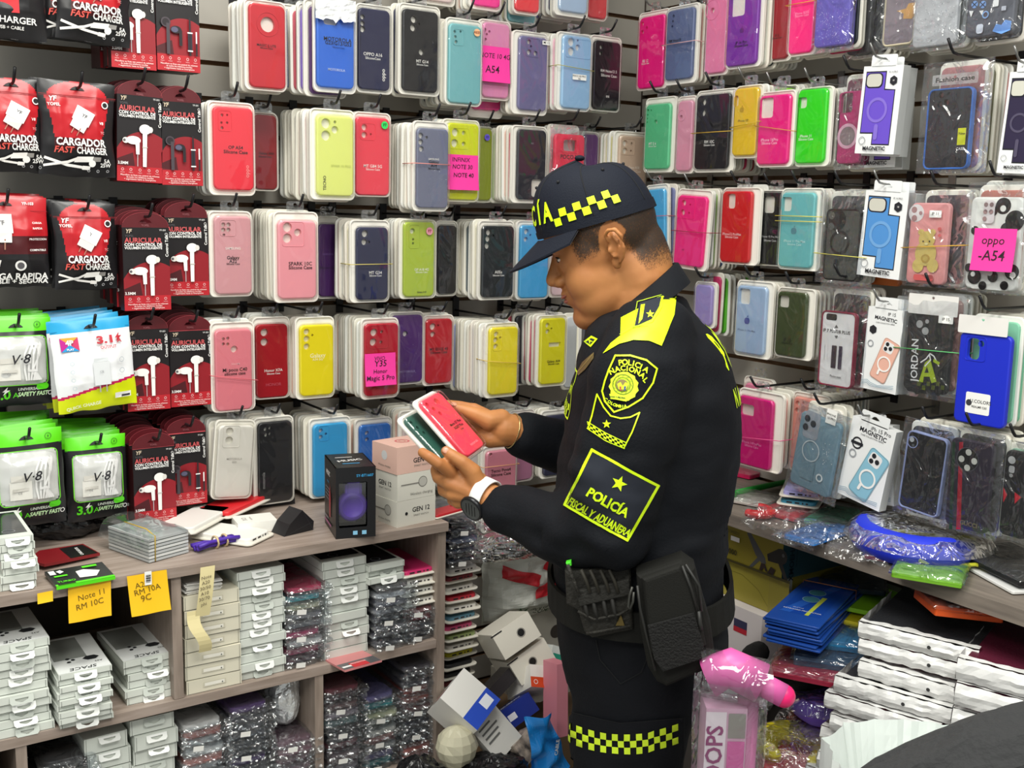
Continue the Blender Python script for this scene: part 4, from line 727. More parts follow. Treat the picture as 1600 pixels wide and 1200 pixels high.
# ------------------------------------------------------------------ earphone boxes and charger bags, left end of the left wall
RED = M('#c8242e', .4); DRED = M('#8c1620', .4); NEAR = M('#161416', .35); PW = M('#f0efec', .4); SLV = M('#b9b9bc', .3); GREYP = M('#5c5a5e', .4)
def ear_mesh(kind):
    w, h, d = .086, .150, .026; mb = MB(); mb.box((0, d/2, 0), (w, d, h), NEAR, mats={0: M('#3a1216', .4), 1: M('#5c1620', .4), 2: NEAR})
    a = Art(mb, flat(0)); F = lambda u, v: ((u-.5)*w, (.5-v)*h)
    a.rect(-w/2+.001, -h/2+.001, w/2-.001, h/2-.001, M('#1b1719', .35))
    # dark red dome, clipped to the face
    pts = [F(.0, .93)]+[F(u/20, .93-(.42*math.sqrt(max(0, 1-((u/20-.62)/.72)**2))+.10)) for u in range(0, 21)]+[F(1, .93)]
    a.poly(pts[::-1], M('#8e1a24', .4)); a.poly([F(0, .93), F(0, .74), F(.35, .66), F(.42, .93)][::-1], M('#4a141a', .4)); a.poly([F(.0, .93), F(.0, .80), F(.66, .84), F(.66, .93)][::-1], M('#6a1820', .4))
    a.rect(*F(0, 1), *F(1, .82), M('#b5212b', .4))
    for k, u in enumerate((.12, .3, .5, .7, .88)):
        x, z = F(u, .86); a.ring(x, z, .0018, .0026, M('#f0c0c0', .5), 10); a.text('manos', x, z-.005, .003, M('#f0c0c0', .5)); a.k -= 1
    for k, t in enumerate(('Microfono en linea con control de volumen', 'de todos los telefonos moviles', '+ seguimiento hasta su Smartphone')): a.text(t, *F(.5, .925+.024*k), .0042, M('#f8d8d4', .5), .01); a.k -= 1
    a.k += 1
    a.text('YF', *F(.12, .045), .010, M('#c9b8a0', .4), .03, lean=.25); a.text('YOFEL', *F(.14, .10), .0055, GREYP); a.text('YF-S01', *F(.85, .03), .0045, PW)
    a.text('AURICULAR', *F(.43, .155), .0125, M('#c8585a', .4), .03, width=.80*w); a.text('CON CONTROL DE', *F(.43, .205), .0075, PW, .03, width=.80*w); a.text('VOLUMEN INTELIGENTE', *F(.43, .245), .0062, PW, .03, width=.80*w)
    a.text('Control Talk', *F(.93, .22), .0075, PW, .02, 90); x, z = F(.92, .05); a.ring(x, z-.004, .0018, .0025, PW, 10); a.ring(x, z-.010, .0018, .0025, PW, 10)
    if kind == 'white':
        c, s = M('#f2f0ec', .35), M('#c8c4c0', .4)
        def e(u, v, ru, rv, m): x, z = F(u, v); a.poly(circ(x, z, ru*w, 20, rv*h), m)
        a.poly([F(.555, .82), F(.545, .40), F(.645, .40), F(.635, .82)], c); e(.60, .385, .13, .058, c); e(.72, .385, .05, .035, M('#dedad4', .4)); a.rect(*F(.54, .60), *F(.65, .585), s)
        a.poly([F(.40, .68), F(.39, .58), F(.33, .49), F(.44, .48), F(.475, .54), F(.475, .68)], c); e(.34, .52, .16, .048, c); e(.17, .525, .07, .034, M('#e4e0da', .4)); e(.14, .525, .03, .016, GREYP)
        a.rect(*F(.425, .82), *F(.44, .68), SLV); a.text('3.5MM', *F(.11, .79), .007, PW, .02)
    else:
        c, s = M('#2a2428', .3), M('#4a4248', .3)
        def e(u, v, ru, rv, m): x, z = F(u, v); a.poly(circ(x, z, ru*w, 20, rv*h), m)
        e(.20, .47, .11, .055, s); e(.20, .47, .08, .04, c); a.rect(*F(.21, .82), *F(.29, .48), s); e(.43, .545, .13, .042, c); e(.40, .545, .08, .03, M('#5a5870', .3)); a.rect(*F(.50, .72), *F(.57, .55), c)
        a.rect(*F(.70, .78), *F(.80, .56), M('#2c2c38', .3)); a.rect(*F(.73, .82), *F(.77, .40), c); a.rect(*F(.69, .575), *F(.81, .56), PW); a.rect(*F(.69, .775), *F(.81, .76), PW); a.rect(*F(.88, .68), *F(.91, .55), PW); a.rect(*F(.875, .82), *F(.915, .68), c)
    body = mb.mesh('box_body')
    fb = MB(); fh = .031; hole = [(-.012, .012), (.012, .012), (.008, .017), (.003, .018), (.002, .021), (-.002, .021), (-.003, .018), (-.008, .017)]
    out = [(-w/2, 0), (w/2, 0), (w/2, .006)]+[(w/2*math.cos(t*PI/14), .006+(fh-.006)*math.sin(t*PI/14)) for t in range(1, 14)]+[(-w/2, .006)]
    slab(fb, out, [hole], .0012, .0015, M('#5a141c', .4)); f = Art(fb, flat(.0015)); f.rect(-w/2, .0, w/2, .002, M('#d05058', .4)); f.text('YOFEL', 0, .0075, .005, M('#b06a70', .4))
    f.line([(p[0]*.985, p[1]) for p in out[2:-1]], .0006, M('#a04048', .4))
    return body, fb.mesh('hang_flap')
EAR = {k: ear_mesh(k) for k in ('white', 'black')}
def ear(kind, box, label, n, off=.205, tilt=0, gap=.024, first=True, lx=0):
    """box: pixel extent of the printed front face"""
    fr = Frame('B', box, off, tilt); proto = None; FRONTS.append((*box, proj(fr.c)[2]))
    for k in range(n+1):
        X = T(fr.c, fr.R) @ T((random.uniform(-.003, .003)*(k > 0)+lx*k, k*gap, random.uniform(-.003, .003)*(k > 0)+.002*k)) @ rot(0, tilt, random.uniform(-2, 2)*(k > 0))
        if fr.c.y+k*gap > -.034: break
        if proto is None:
            proto = empty('earphone_box', X, label, 'earphone box', 'red and black earphone boxes'); put('box_body', EAR[kind][0], proto); put('hang_flap', EAR[kind][1], proto, T((0, 0, .075)))
            for o in list(proto.children): o.scale = (fr.w/.086, 1, fr.h/.15)
        else: copy_tree(proto, X, 'earphone box hanging behind the '+label, 'boxes behind the '+label)
    hook('B', Vector((fr.c.x, 0, fr.c.z+fr.h/2+.021*fr.h/.15)), off+.03, 'black hook carrying the '+label)
ear('white', (172, -32, 243, 108), 'white-bud earphone box, upper row, left half', 5)
ear('black', (244, -30, 312, 112), 'black-bud earphone box, upper row, nearest the cases', 5)
ear('white', (183, 150, 254, 285), 'white-bud earphone box, second row', 5, tilt=2)
ear('black', (252, 160, 316, 290), 'black-bud earphone box, second row', 5)
ear('white', (193, 356, 266, 485), 'white-bud earphone box pushed forward, third row', 6, off=.23)
ear('white', (259, 340, 326, 462), 'white-bud earphone box beside lilac case, third row', 5, off=.20)
ear('white', (198, 515, 265, 641), 'white-bud earphone box beside white bag, fourth row', 6, off=.21)
ear('white', (266, 517, 332, 634), 'white-bud earphone box beside salmon case, fourth row', 6, off=.20)
ear('white', (209, 700, 275, 818), 'white-bud earphone box pushed forward, lowest row', 7, off=.24, lx=-.002)
ear('black', (262, 678, 323, 789), 'black-bud earphone box, lowest row', 5, off=.20)
# ---- pouches
def pouch(box, label, skin, art, off=.19, tilt=0, waist=0.0, d=.026, n=0, gap=.022, name='charger_pouch', cat='charger bag', win=None, slot=None, lx=0, head=None, jit=1.5):
    fr = Frame('B', box, off, tilt); w, h = fr.w, fr.h; s = Vector((box[0]*.37, box[1]*.21, 1.7))
    def base(x, z, back=False):
        u, v = x/w+.5, z/h+.5; e = min(1, max(0, 4*min(u, 1-u)))**.7*min(1, max(0, 3.2*min(v, (1-v)*.9)))**.8
        y = -e*d*.62 if not back else e*d*.38
        nz = noise.noise(Vector((x*28, z*28, 0))+s)*.004*e+noise.noise(Vector((x*70, z*60, 3))+s)*.0012*e
        k = 1-waist*math.sin(PI*min(1, max(0, v*1.05)))**2
        lower = 0 if v > .15 else noise.noise(Vector((x*30, 9, 1))+s)*.004*(.15-v)/.15
        return (x*k+.0006*math.sin(z*90), y+nz, z+lower)
    root = None
    for k in range(n+1):
        if fr.c.y+k*gap > -.03: break
        X = T(fr.c, fr.R) @ T((lx*k+random.uniform(-.003, .003)*(k > 0), k*gap, .002*k)) @ rot(0, tilt+random.uniform(-jit, jit)*(k > 0), random.uniform(-3, 3)*(k > 0))
        if root is None:
            root = empty(name, X, label, cat, cat+'s on the left wall')
            mb = MB(); mb.grid(lambda u, v: base((u-.5)*w, (v-.5)*h), 52, 80, None, matfn=skin); mb.grid(lambda u, v: base((u-.5)*w, (v-.5)*h, True), 8, 10, M('#222022', .35), flip=True)
            a = Art(mb, lambda x, z, l: (lambda p: (p[0], p[1]-l-.0020, p[2]))(base(x, z)), .0003)
            F = lambda u, v: ((u-.5)*w, (.5-v)*h); art(a, F, w, h); mb.build('bag_body', root)
            if slot: sb = MB(); sa = Art(sb, lambda x, z, l: (lambda p: (p[0], p[1]-l-.0012, p[2]))(base(x, z)), .0003); x, z = F(.5, slot); sa.poly([(x-.013, z-.003), (x+.013, z-.003), (x+.009, z+.001), (x+.003, z+.004), (x-.003, z+.004), (x-.009, z+.001)], M('#141414', .6)); sb.build('hang_slot', root)
            if win: win(root, base, F, w, h)
        else:
            c = root.copy(); c.matrix_world = X; COL.objects.link(c); c['label'] = 'bag hanging behind the '+label; c['group'] = 'bags behind the '+label
            for ch in root.children:
                if ch.name.startswith(('bag_body', 'hang_slot')): q = ch.copy(); COL.objects.link(q); q.parent = c
    hook('B', Vector((fr.c.x+math.sin(math.radians(tilt))*h/2, 0, fr.c.z+h/2-(slot or .07)*h+.002)), off+.03, 'black hook carrying the '+label)
    return root
FOILR, FOILK, FOILD = M('#b81c26', .28), M('#1d1c1e', .3), M('#4a1318', .3)
def cargador_skin(u, v):
    t = 1-v
    # red lozenge with round top, dark shoulders and a black foot
    hw = .37+.05*math.cos((t-.1)*5) if t > .16 else .40*math.sqrt(max(0, 1-((.19-t)/.19)**2))
    if abs(u-.5-.0) < hw and t < .60: return FOILR
    if abs(u-.5) < hw and t < .72: return FOILD
    return FOILK
def plugart(a, F, w, h, u, v, s, ang):
    c = M('#f2f1ee', .35); ca, sa = math.cos(math.radians(ang)), math.sin(math.radians(ang)); x0, z0 = F(u, v)
    def R(x, z): return (x0+(x*ca-z*sa)*s, z0+(x*sa+z*ca)*s)
    for x in (-.18, .18): a.poly([R(x-.03, -1.0), R(x+.03, -1.0), R(x+.03, -.5), R(x-.03, -.5)], M('#c08a78', .3, .5))
    a.poly([R(-.48, -.66), R(.48, -.66), R(.48, -.2), R(-.48, -.2)], M('#e4e2de', .4)); a.poly([R(-.55, -.22), R(.55, -.22), R(.55, .66), R(-.55, .66)], c); a.text('YF', *R(.05, .25), .30*s, GREYP, .02, ang)
def cableart(a, F, w, h, u, v, s=1.0):
    c = M('#e9e6e2', .35); a.line([F(u-.30, v-.04), F(u, v+.03), F(u+.22, v+.05)], .034*w*s, c); a.line([F(u-.3, v+.05), F(u, v+.0), F(u+.12, v-.04)], .034*w*s, c); a.poly([F(u+.08, v-.0), F(u+.12, v-.06), F(u+.34, v-.07), F(u+.32, v-.01)][::-1], c); a.poly([F(u+.34, v-.065), F(u+.44, v-.065), F(u+.43, v-.02), F(u+.33, v-.015)][::-1], M('#b8b4b0', .3, .6)); a.poly([F(u+.2, v+.03), F(u+.30, v+.035), F(u+.29, v+.075), F(u+.19, v+.07)][::-1], c)
def cargador(a, F, w, h):
    a.text('YF', *F(.17, .20), .012, PW, .03, lean=.2); a.text('YOFEL', *F(.18, .26), .0075, PW, .02); x, z = F(.86, .23); a.disc(x, z, .0065, PW); a.disc(x, z, .0045, M('#202020', .5))
    plugart(a, F, w, h, .53, .40, .031, -28); a.text('V8', *F(.80, .43), .007, PW, .02); a.text('TC', *F(.82, .53), .006, M('#e0a0a0', .5), .02)
    a.text('CARGADOR', *F(.52, .645), .0185, PW, .03, width=.68*w); a.text('FAST', *F(.28, .73), .0155, M('#e05a50', .4), .02, lean=.2); a.text('CHARGER', *F(.66, .73), .0165, PW, .03, width=.42*w)
    cableart(a, F, w, h, .34, .855); x, z = F(.66, .86); a.disc(x, z, .0062, PW); a.text('5A', *F(.86, .83), .010, PW, .02); a.text('25W', *F(.84, .875), .0095, PW, .02)
    for u in (.62, .74, .87): x, z = F(u, .935); a.ring(x, z, .0018, .0026, SLV, 8)
    a.line([F(.0, .155), F(1, .155)], .0009, M('#8a1820', .4)); a.line([F(0, .17), F(1, .17)], .0007, M('#6a1018', .4))
pouch((60, 128, 181, 276), 'red and black charger pouch, second row, second from left', cargador_skin, cargador, waist=.07, n=4, off=.21, slot=.075, tilt=1)
pouch((-34, 122, 72, 270), 'red and black charger pouch cut by left frame edge, second row', cargador_skin, cargador, waist=.05, n=4, off=.20, slot=.075)
pouch((84, 318, 182, 453), 'red and black charger pouch, third row', cargador_skin, cargador, waist=.04, n=4, off=.21, slot=.07)
pouch((88, -78, 206, 68), 'red and black charger pouch tilted, upper row', cargador_skin, cargador, waist=.04, n=3, off=.22, tilt=3, slot=.075)
pouch((60, -80, 150, 62), 'charger pouch behind the tilted one, upper row', cargador_skin, cargador, waist=.04, n=2, off=.19, slot=.075)
def rap_skin(u, v): t = 1-v; return FOILR if t < .42 and u > .03 else (FOILD if t < .62 else FOILK)
def rapida(a, F, w, h):
    a.text('YF-103', *F(.77, .07), .007, PW, .02); plugart(a, F, w, h, .42, .34, .038, 0); a.line([F(.3, 1.0), F(.36, .74)], .012, M('#eceae6', .35)); a.poly([F(.3, .78), F(.36, .68), F(.42, .69), F(.38, .80)], M('#eceae6', .35)); x, z = F(.64, .75); a.disc(x, z, .0095, PW); a.disc(x, z, .006, GREYP)
    for k, t in enumerate(('CARGA', 'RAPIDA', '', 'PROTECCION', '', 'COMPATIBLE')): a.text(t or ' ', *F(.86, .28+.06*k), .005, PW, .02)
    a.text('CARGA RAPIDA', *F(.56, .875), .0165, PW, .03, width=.82*w); a.text('CABLE + SEGURA', *F(.6, .93), .0115, PW, .03, width=.74*w); a.line([F(0, .15), F(1, .15)], .001, DRED)
pouch((-58, 308, 76, 450), 'red fast-charge pouch cut by left frame edge, third row', rap_skin, rapida, n=4, off=.21, slot=.075)
def chg_skin(u, v): return FOILK
def chg(a, F, w, h):
    a.text('CHARGER', *F(.55, .80), .015, PW, .02, width=.6*w); a.text('USB + CABLE', *F(.5, .88), .0075, PW, .02); a.rect(*F(.1, .72), *F(.62, .58), M('#d03038', .4)); a.rect(*F(.1, .57), *F(.62, .40), PW)
pouch((-48, -84, 72, 62), 'black charger pouch cut by the upper left corner', chg_skin, chg, n=3, off=.21, slot=.08)
# green-topped pouches with a clear window
LIME, LIMEK = M('#5fd615', .35), M('#232325', .3)
WLIN = M('#d4d5d2', .4)
def green_skin(u, v):
    t = 1-v
    if t < .155: return LIME
    du, dv = max(0, abs(u-.5)-.33)/.07, max(0, abs(t-.475)-.215)/.055
    if du*du+dv*dv < 1: return WLIN
    return LIMEK
WINF = film('#ffffff', .05, .14, 12, .6, .10, .04, .015)
def green_art(a, F, w, h):
    x, z = F(.80, .075); a.ring(x, z, .005, .0058, M('#1a4a08', .5)); a.poly([(x+.001, z+.0035), (x-.002, z-.0005), (x, z-.0005), (x-.001, z-.0035), (x+.002, z+.0005), (x, z+.0005)], M('#1a4a08', .5)); a.line([F(0, .155), F(1, .155)], .0015, M('#2c8a08', .4))
    # pocket behind the window: grey liner, charger head, coiled white cable
    c = M('#e8e6de', .35); a.poly([F(.22, .69), F(.22, .50), F(.52, .50), F(.52, .69)], c); a.poly([F(.24, .50), F(.24, .44), F(.50, .44), F(.50, .50)], M('#d8d5cc', .4)); a.text('CE', *F(.36, .62), .006, M('#909090', .5)); a.rect(*F(.26, .60), *F(.48, .57), M('#d2cfc6', .4))
    W = M('#f0f0ee', .3)
    for k in range(4): a.line([F(.60+.03*k, .70), F(.58+.055*k, .58), F(.58+.06*k, .40), F(.66+.05*k, .28), F(.76+.02*k, .30), F(.78, .42), F(.70, .56), F(.72+.03*k, .70)], .0032, W)
    a.rect(*F(.62, .60), *F(.76, .575), M('#e2e2e0', .4)); a.poly([F(.58, .44), F(.66, .42), F(.67, .50), F(.59, .52)][::-1], W)
    a.line(rrect(*F(.09, .752), *F(.91, .198), .009, 5), .0016, M('#7ae03a', .4), True)
    a.text('3.0', *F(.25, .86), .024, M('#5ad81e', .35), .03); a.text('A', *F(.44, .87), .015, M('#5ad81e', .35)); a.poly([F(.33, .76), F(.25, .82), F(.29, .82), F(.26, .86), F(.36, .80), F(.31, .80)], PW)
    a.text('UNIVERSAL', *F(.62, .80), .0075, M('#d0d8cc', .4), .02, lean=.2); a.text('SAFETY FAST', *F(.68, .86), .011, M('#c6e8b4', .4), .03, lean=.2, width=.44*w); p = F(.82, .775); a.poly(rrect(p[0]-.011, p[1]-.006, p[0]+.011, p[1]+.006, .006, 4), M('#5ad81e', .35)); x, z = F(.93, .86); a.ring(x, z, .003, .0042, PW)
def green_win(root, base, F, w, h):
    mb = MB(); x0, z0 = F(.10, .745); x1, z1 = F(.90, .205)
    def f(u, v):
        p = base(x0+(x1-x0)*u, z0+(z1-z0)*v); e = min(1, 6*min(u, 1-u, v, 1-v)); q = noise.noise(Vector((u*4, v*4, w*90)))*.5+noise.noise(Vector((u*9+v*5, v*7, 2)))*.25
        return (p[0], p[1]-.006-.004*e-.004*q*e, p[2])
    mb.grid(f, 22, 26, WINF); a = Art(mb, lambda x, z, l: (lambda p: (p[0], p[1]-.012-l, p[2]))(base(x, z)), .0003); a.text('V·8', *F(.5, .455), .024, M('#1c1c22', .5), .012, 3, lean=.3); o = mb.build('clear_window', root); o['label'] = 'crinkled clear plastic window'
pouch((-30, 497, 82, 634), 'lime-topped charger pouch, fourth row', green_skin, green_art, off=.20, n=4, slot=.085, win=green_win, d=.03)
pouch((-14, 672, 101, 822), 'lime-topped charger pouch, lowest row, left', green_skin, green_art, off=.24, n=6, slot=.075, win=green_win, d=.03, tilt=-1, jit=4)
pouch((104, 681, 198, 810), 'lime-topped charger pouch, lowest row, right', green_skin, green_art, off=.22, n=6, slot=.08, win=green_win, d=.03, lx=-.002, jit=4)
SKYB, WPRT, YLW, MAGT = M('#29a3d8', .3), M('#eef0f2', .3), M('#d4df14', .3), M('#c81e5a', .35)
def play_skin(u, v):
    t = 1-v
    if t < .13: return SKYB
    c = .80-.16*u*u-.05*math.sin(u*3)
    return YLW if t > c+.055 else (MAGT if t > c+.025 else WPRT)
def play(a, F, w, h):
    a.line([F(0, .105), F(1, .105)], .0012, M('#1a80b8', .3)); x0, z0 = F(.10, .32); x1, z1 = F(.32, .17)
    a.rect(x0, z0, x1, z1, M('#d03a6a', .4)); a.poly([(x0, z1), (x1, z1), ((x0+x1)/2, (z0+z1)/2)][::-1], M('#f09a20', .4)); a.poly([(x0, z0), (x0, z1), ((x0+x1)/2, (z0+z1)/2)][::-1], M('#c02090', .4)); a.poly([(x0, z0), (x1, z0), ((x0+x1)/2, (z0+z1)/2)], M('#30a0e0', .4)); a.text('4P', (x0+x1)/2, (z0+z1)/2+.003, .013, PW, .04); a.text('PLAY', (x0+x1)/2, z0+.004, .0055, PW, .03)
    a.text('3.1', *F(.66, .23), .019, M('#c02838', .4), .04, width=.20*w); a.text('A', *F(.83, .25), .012, M('#c02838', .4), .03); a.poly([F(.84, .16), F(.78, .22), F(.81, .22), F(.79, .26), F(.87, .20), F(.83, .20)], M('#c02838', .4)); a.text('OUTPUT', *F(.68, .31), .0075, M('#c02838', .4), .02)
    c = M('#dfe2e4', .4); a.rect(*F(.46, .72), *F(.66, .46), c); a.rect(*F(.47, .46), *F(.65, .42), M('#d2d6d8', .4)); a.text('CE', *F(.56, .57), .006, M('#909498', .5)); a.rect(*F(.51, .80), *F(.525, .72), SLV); a.rect(*F(.59, .80), *F(.605, .72), SLV)
    for k in range(4): x, z = F(.2, .45+.09*k); a.ring(x, z, .0028, .0036, M('#c4d4dc', .4))
    for k in range(2): x, z = F(.82, .46+.12*k); a.ring(x, z, .004, .0048, M('#a8b4bc', .4))
    a.text('QUICK CHARGE', *F(.30, .93), .0085, M('#f0f4d8', .4), .02, 6); p = F(.80, .86); a.rect(p[0]-.015, p[1]-.005, p[0]+.015, p[1]+.006, PW); a.rect(p[0]-.003, p[1]-.003, p[0]+.013, p[1]+.001, M('#3a3a3a', .5))
pouch((85, 499, 209, 640), 'white and yellow charger bag with blue top, fourth row', play_skin, play, off=.235, tilt=-4, n=4, slot=.075, d=.022, gap=.03, lx=-.005, jit=5)
finish_buried()
# ------------------------------------------------------------------ left cabinet, worktop and what lies on and in it
WOOD = M('#8a7b70', .5, var=('#a3948a', 9.0, (1.0, 9.0, 9.0))); WOODV = M('#85776c', .5, var=('#9a8b80', 9.0, (9.0, 9.0, 1.0)))
ZT = .947
wt = MB(); wt.box((-1.345, -.228, ZT-.0095), (.93, .456, .019), WOOD); tag(wt.build('worktop'), 'grey-brown wood-grain worktop running along the left wall', 'counter')
cab = empty('shelf_unit', T((-1.345, -.2, 0)), 'open grey-brown shelf unit full of boxes under the worktop', 'shelf unit')
def cbox(name, x0, x1, y0, y1, z0, z1, m): b = MB(); b.box(((x0+x1)/2+1.345, (y0+y1)/2+.2, (z0+z1)/2), (x1-x0, y1-y0, z1-z0), m); return b.build(name, cab)
ZB_ = ZT-.0195
cbox('side_panel', -.902, -.884, -.452, -.018, 0, ZB_, WOODV); cbox('side_panel', -1.806, -1.788, -.452, -.018, 0, ZB_, WOODV)
cbox('shelf_board', -1.787, -.903, -.45, -.02, .672, .690, WOOD); cbox('shelf_board', -1.787, -.903, -.45, -.02, .395, .413, WOOD); cbox('shelf_board', -1.787, -.903, -.45, -.02, .1, .118, WOOD)
cbox('divider', -1.462, -1.444, -.448, -.02, .691, ZB_, WOODV); cbox('divider', -1.735, -1.717, -.448, -.02, .414, .671, WOODV); cbox('divider', -1.182, -1.164, -.448, -.02, .414, .671, WOODV); cbox('back_panel', -1.787, -.903, -.019, -.012, .1, ZB_, M('#4a4038', .6))
# ---- stacked boxes
WBX = M('#d3d8d0', .4); WBX2 = M('#c2c8c0', .45); CRB = M('#d8d3bf', .5); LINE = M('#5a5e58', .6); BXT = M('#d4d9d4', .3)
def flatbox(w, d, t, kind, seed):
    """case box lying down, short end (with folded tab) towards -y; origin = base centre of the front end"""
    q = random.Random(seed); mb = MB(); m = WBX if kind != 'cream' else CRB
    mb.box((0, d/2, t/2), (w, d, t), m)
    a = Art(mb, lambda x, z, l: (x, -l, z)); e = w/2
    a.line([(-e+.001, .0006), (e-.001, .0006)], .0007, LINE); a.line([(-e+.003, .001), (-e+.003, t-.001)], .0006, LINE); a.line([(e-.003, .001), (e-.003, t-.001)], .0006, LINE)
    s = Art(mb, lambda x, z, l: (-e-l, x, z)); s.line([(.001, t-.001), (d-.001, t-.001)], .0007, LINE)
    if kind == 'cream':
        a.rect(-.022, t*.35, .022, t*.72, M('#cbc6b2', .5)); a.rect(-.019, t*.42, .019, t*.66, M('#e9e6da', .5)); a.disc(.015, t*.5, .0014, LINE)
    top = Art(mb, lambda x, z, l: (x, z, t+l))
    if kind == 'space':
        top.rect(-e+.001, .001, e-.001, d-.001, M('#e9ecea', .25)); top.rect(-e*.9, .06, e*.35, d-.01, M('#8f938e', .2)); top.text('SPACE', .0, .012, .016, M('#3c4040', .4), .01, 180, lean=.2); top.text('A32', e*.65, .03, .008, INK, 0, 180)
        x, z = e*.45, .05; top.poly([(x+.014*math.cos(i*PI/3), z+.010*math.sin(i*PI/3)) for i in range(6)], M('#26282a', .4))
        for k in range(3): top.disc(-e*.4+.008*(k % 2), .045+.007*k, .0035, M('#26282a', .3))
    elif kind == 'win':
        top.rect(-e+.006, .02, e-.006, d-.01, M('#26282c', .15)); top.ring(-e*.2, .035, .009, .011, M('#6a6c70', .3))
    me = mb.mesh('box_body'); tb = None
    if kind in ('space', 'plain', 'win') and seed != 2:
        tb = MB(); ang = q.choice((-8, -20, -35, -50, -62)); R = T((q.uniform(-.004, .008), -.0012, t-.002)) @ rot(ang, 0, 0)
        hx = .011; pts = [(-.019, 0), (.019, 0), (.019, .010), (.016, .014), (-.016, .014), (-.019, .010)]
        vs, fs = slab_geo([(x, -z) for x, z in pts][::-1], [[(-hx, -.004), (hx, -.004), (hx*.9, -.007), (.002, -.0105), (-.002, -.0105), (-hx*.9, -.007)]], .0008)
        tb.add(vs, fs, WBX2 if q.random() < .3 else M('#eef0ec', .4), R); tb = tb.mesh('hang_tab')
    return me, tb
_fb = {}
def stack(x0, x1, yt, yb, off, n, what, kind='plain', depth=.17, jx=.004, jy=.008, cat='phone case box', seed=0, z0=None):
    """column of flat boxes whose front faces fill the pixel strip; labelled by height"""
    xc = (x0+x1)/2; A = on_back(x0, (yt+yb)/2, off); B = on_back(x1, (yt+yb)/2, off); w = B.x-A.x; zt = on_back(xc, yt, off).z; zb = z0 if z0 is not None else on_back(xc, yb, off).z; t = (zt-zb)/n; q = random.Random(seed*77+n)
    depth = min(depth, off-.03)
    for k in range(n):
        key = (round(w, 2), round(depth, 2), round(t, 4), kind if k == n-1 or kind in ('cream', 'plain') else 'plain', q.randint(0, 4))
        if key not in _fb: _fb[key] = flatbox(round(w, 3), depth, t*.96, key[3], key[4])
        me, tb = _fb[key]; X = T(((A.x+B.x)/2+q.uniform(-jx, jx), -off+q.uniform(-jy, jy*.3), zb+k*t), rot(0, 0, q.uniform(-2.5, 2.5)))
        o = 'topmost' if k == n-1 else ('lowest' if k == 0 else (ORD[n-1-k]+' from top' if n-1-k < 12 else 'number %d from top' % (n-k)))
        r = empty('phone_case_box', X, f"{'cream' if kind == 'cream' else 'white'} flat box, {o} in the {what}", cat, 'boxes in the '+what)
        put('box_body', me, r)
        if tb: put('hang_tab', tb, r)
    return zb+n*t
ZS = .690
stack(-16, 79, 1003, 1176, .44, 11, 'stack at the left frame edge', 'space', seed=1, z0=ZS)
stack(92, 176, 1046, 1150, .46, 9, 'second stack under yellow notes', 'space', seed=2, z0=ZS)
stack(196, 278, 1024, 1100, .42, 6, 'third stack under yellow notes', 'space', seed=3, z0=ZS)
ztp = stack(289, 376, 925, 1085, .44, 7, 'cream stack behind paper strips', 'cream', seed=4, z0=ZS, jx=.001, jy=.002)
stack(369, 443, 887, 1070, .43, 13, 'narrow stack beside cream boxes', 'plain', seed=5, z0=ZS)
stack(505, 573, 872, 1020, .42, 11, 'stack left of the clear packs', 'win', seed=6, z0=ZS)
stack(0, 56, 838, 932, .43, 7, 'stack on the worktop at left', 'win', seed=7, z0=ZT)
stack(137, 205, 1146, 1290, .42, 7, 'left lower-shelf stack', 'plain', seed=8, z0=.4135)
stack(207, 275, 1117, 1290, .42, 8, 'right lower-shelf stack', 'plain', seed=9, z0=.4135)
# sheets on the cream stack
pp = random.Random(5)
for k in range(9):
    b = MB(); b.box((0, .05, .001), (.066, .10, .0018), M('#efeeea', .6)); P = on_back(330, 915, .44)
    tag(b.build('paper_sheet', None, T((P.x-.012+pp.uniform(-.004, .004), -.43+pp.uniform(-.008, 0), ztp+.0002+k*.0023), rot(0, 0, pp.uniform(-5, 5)))), 'white paper slip lying on the cream box stack', 'paper', 'paper slips on the cream boxes')
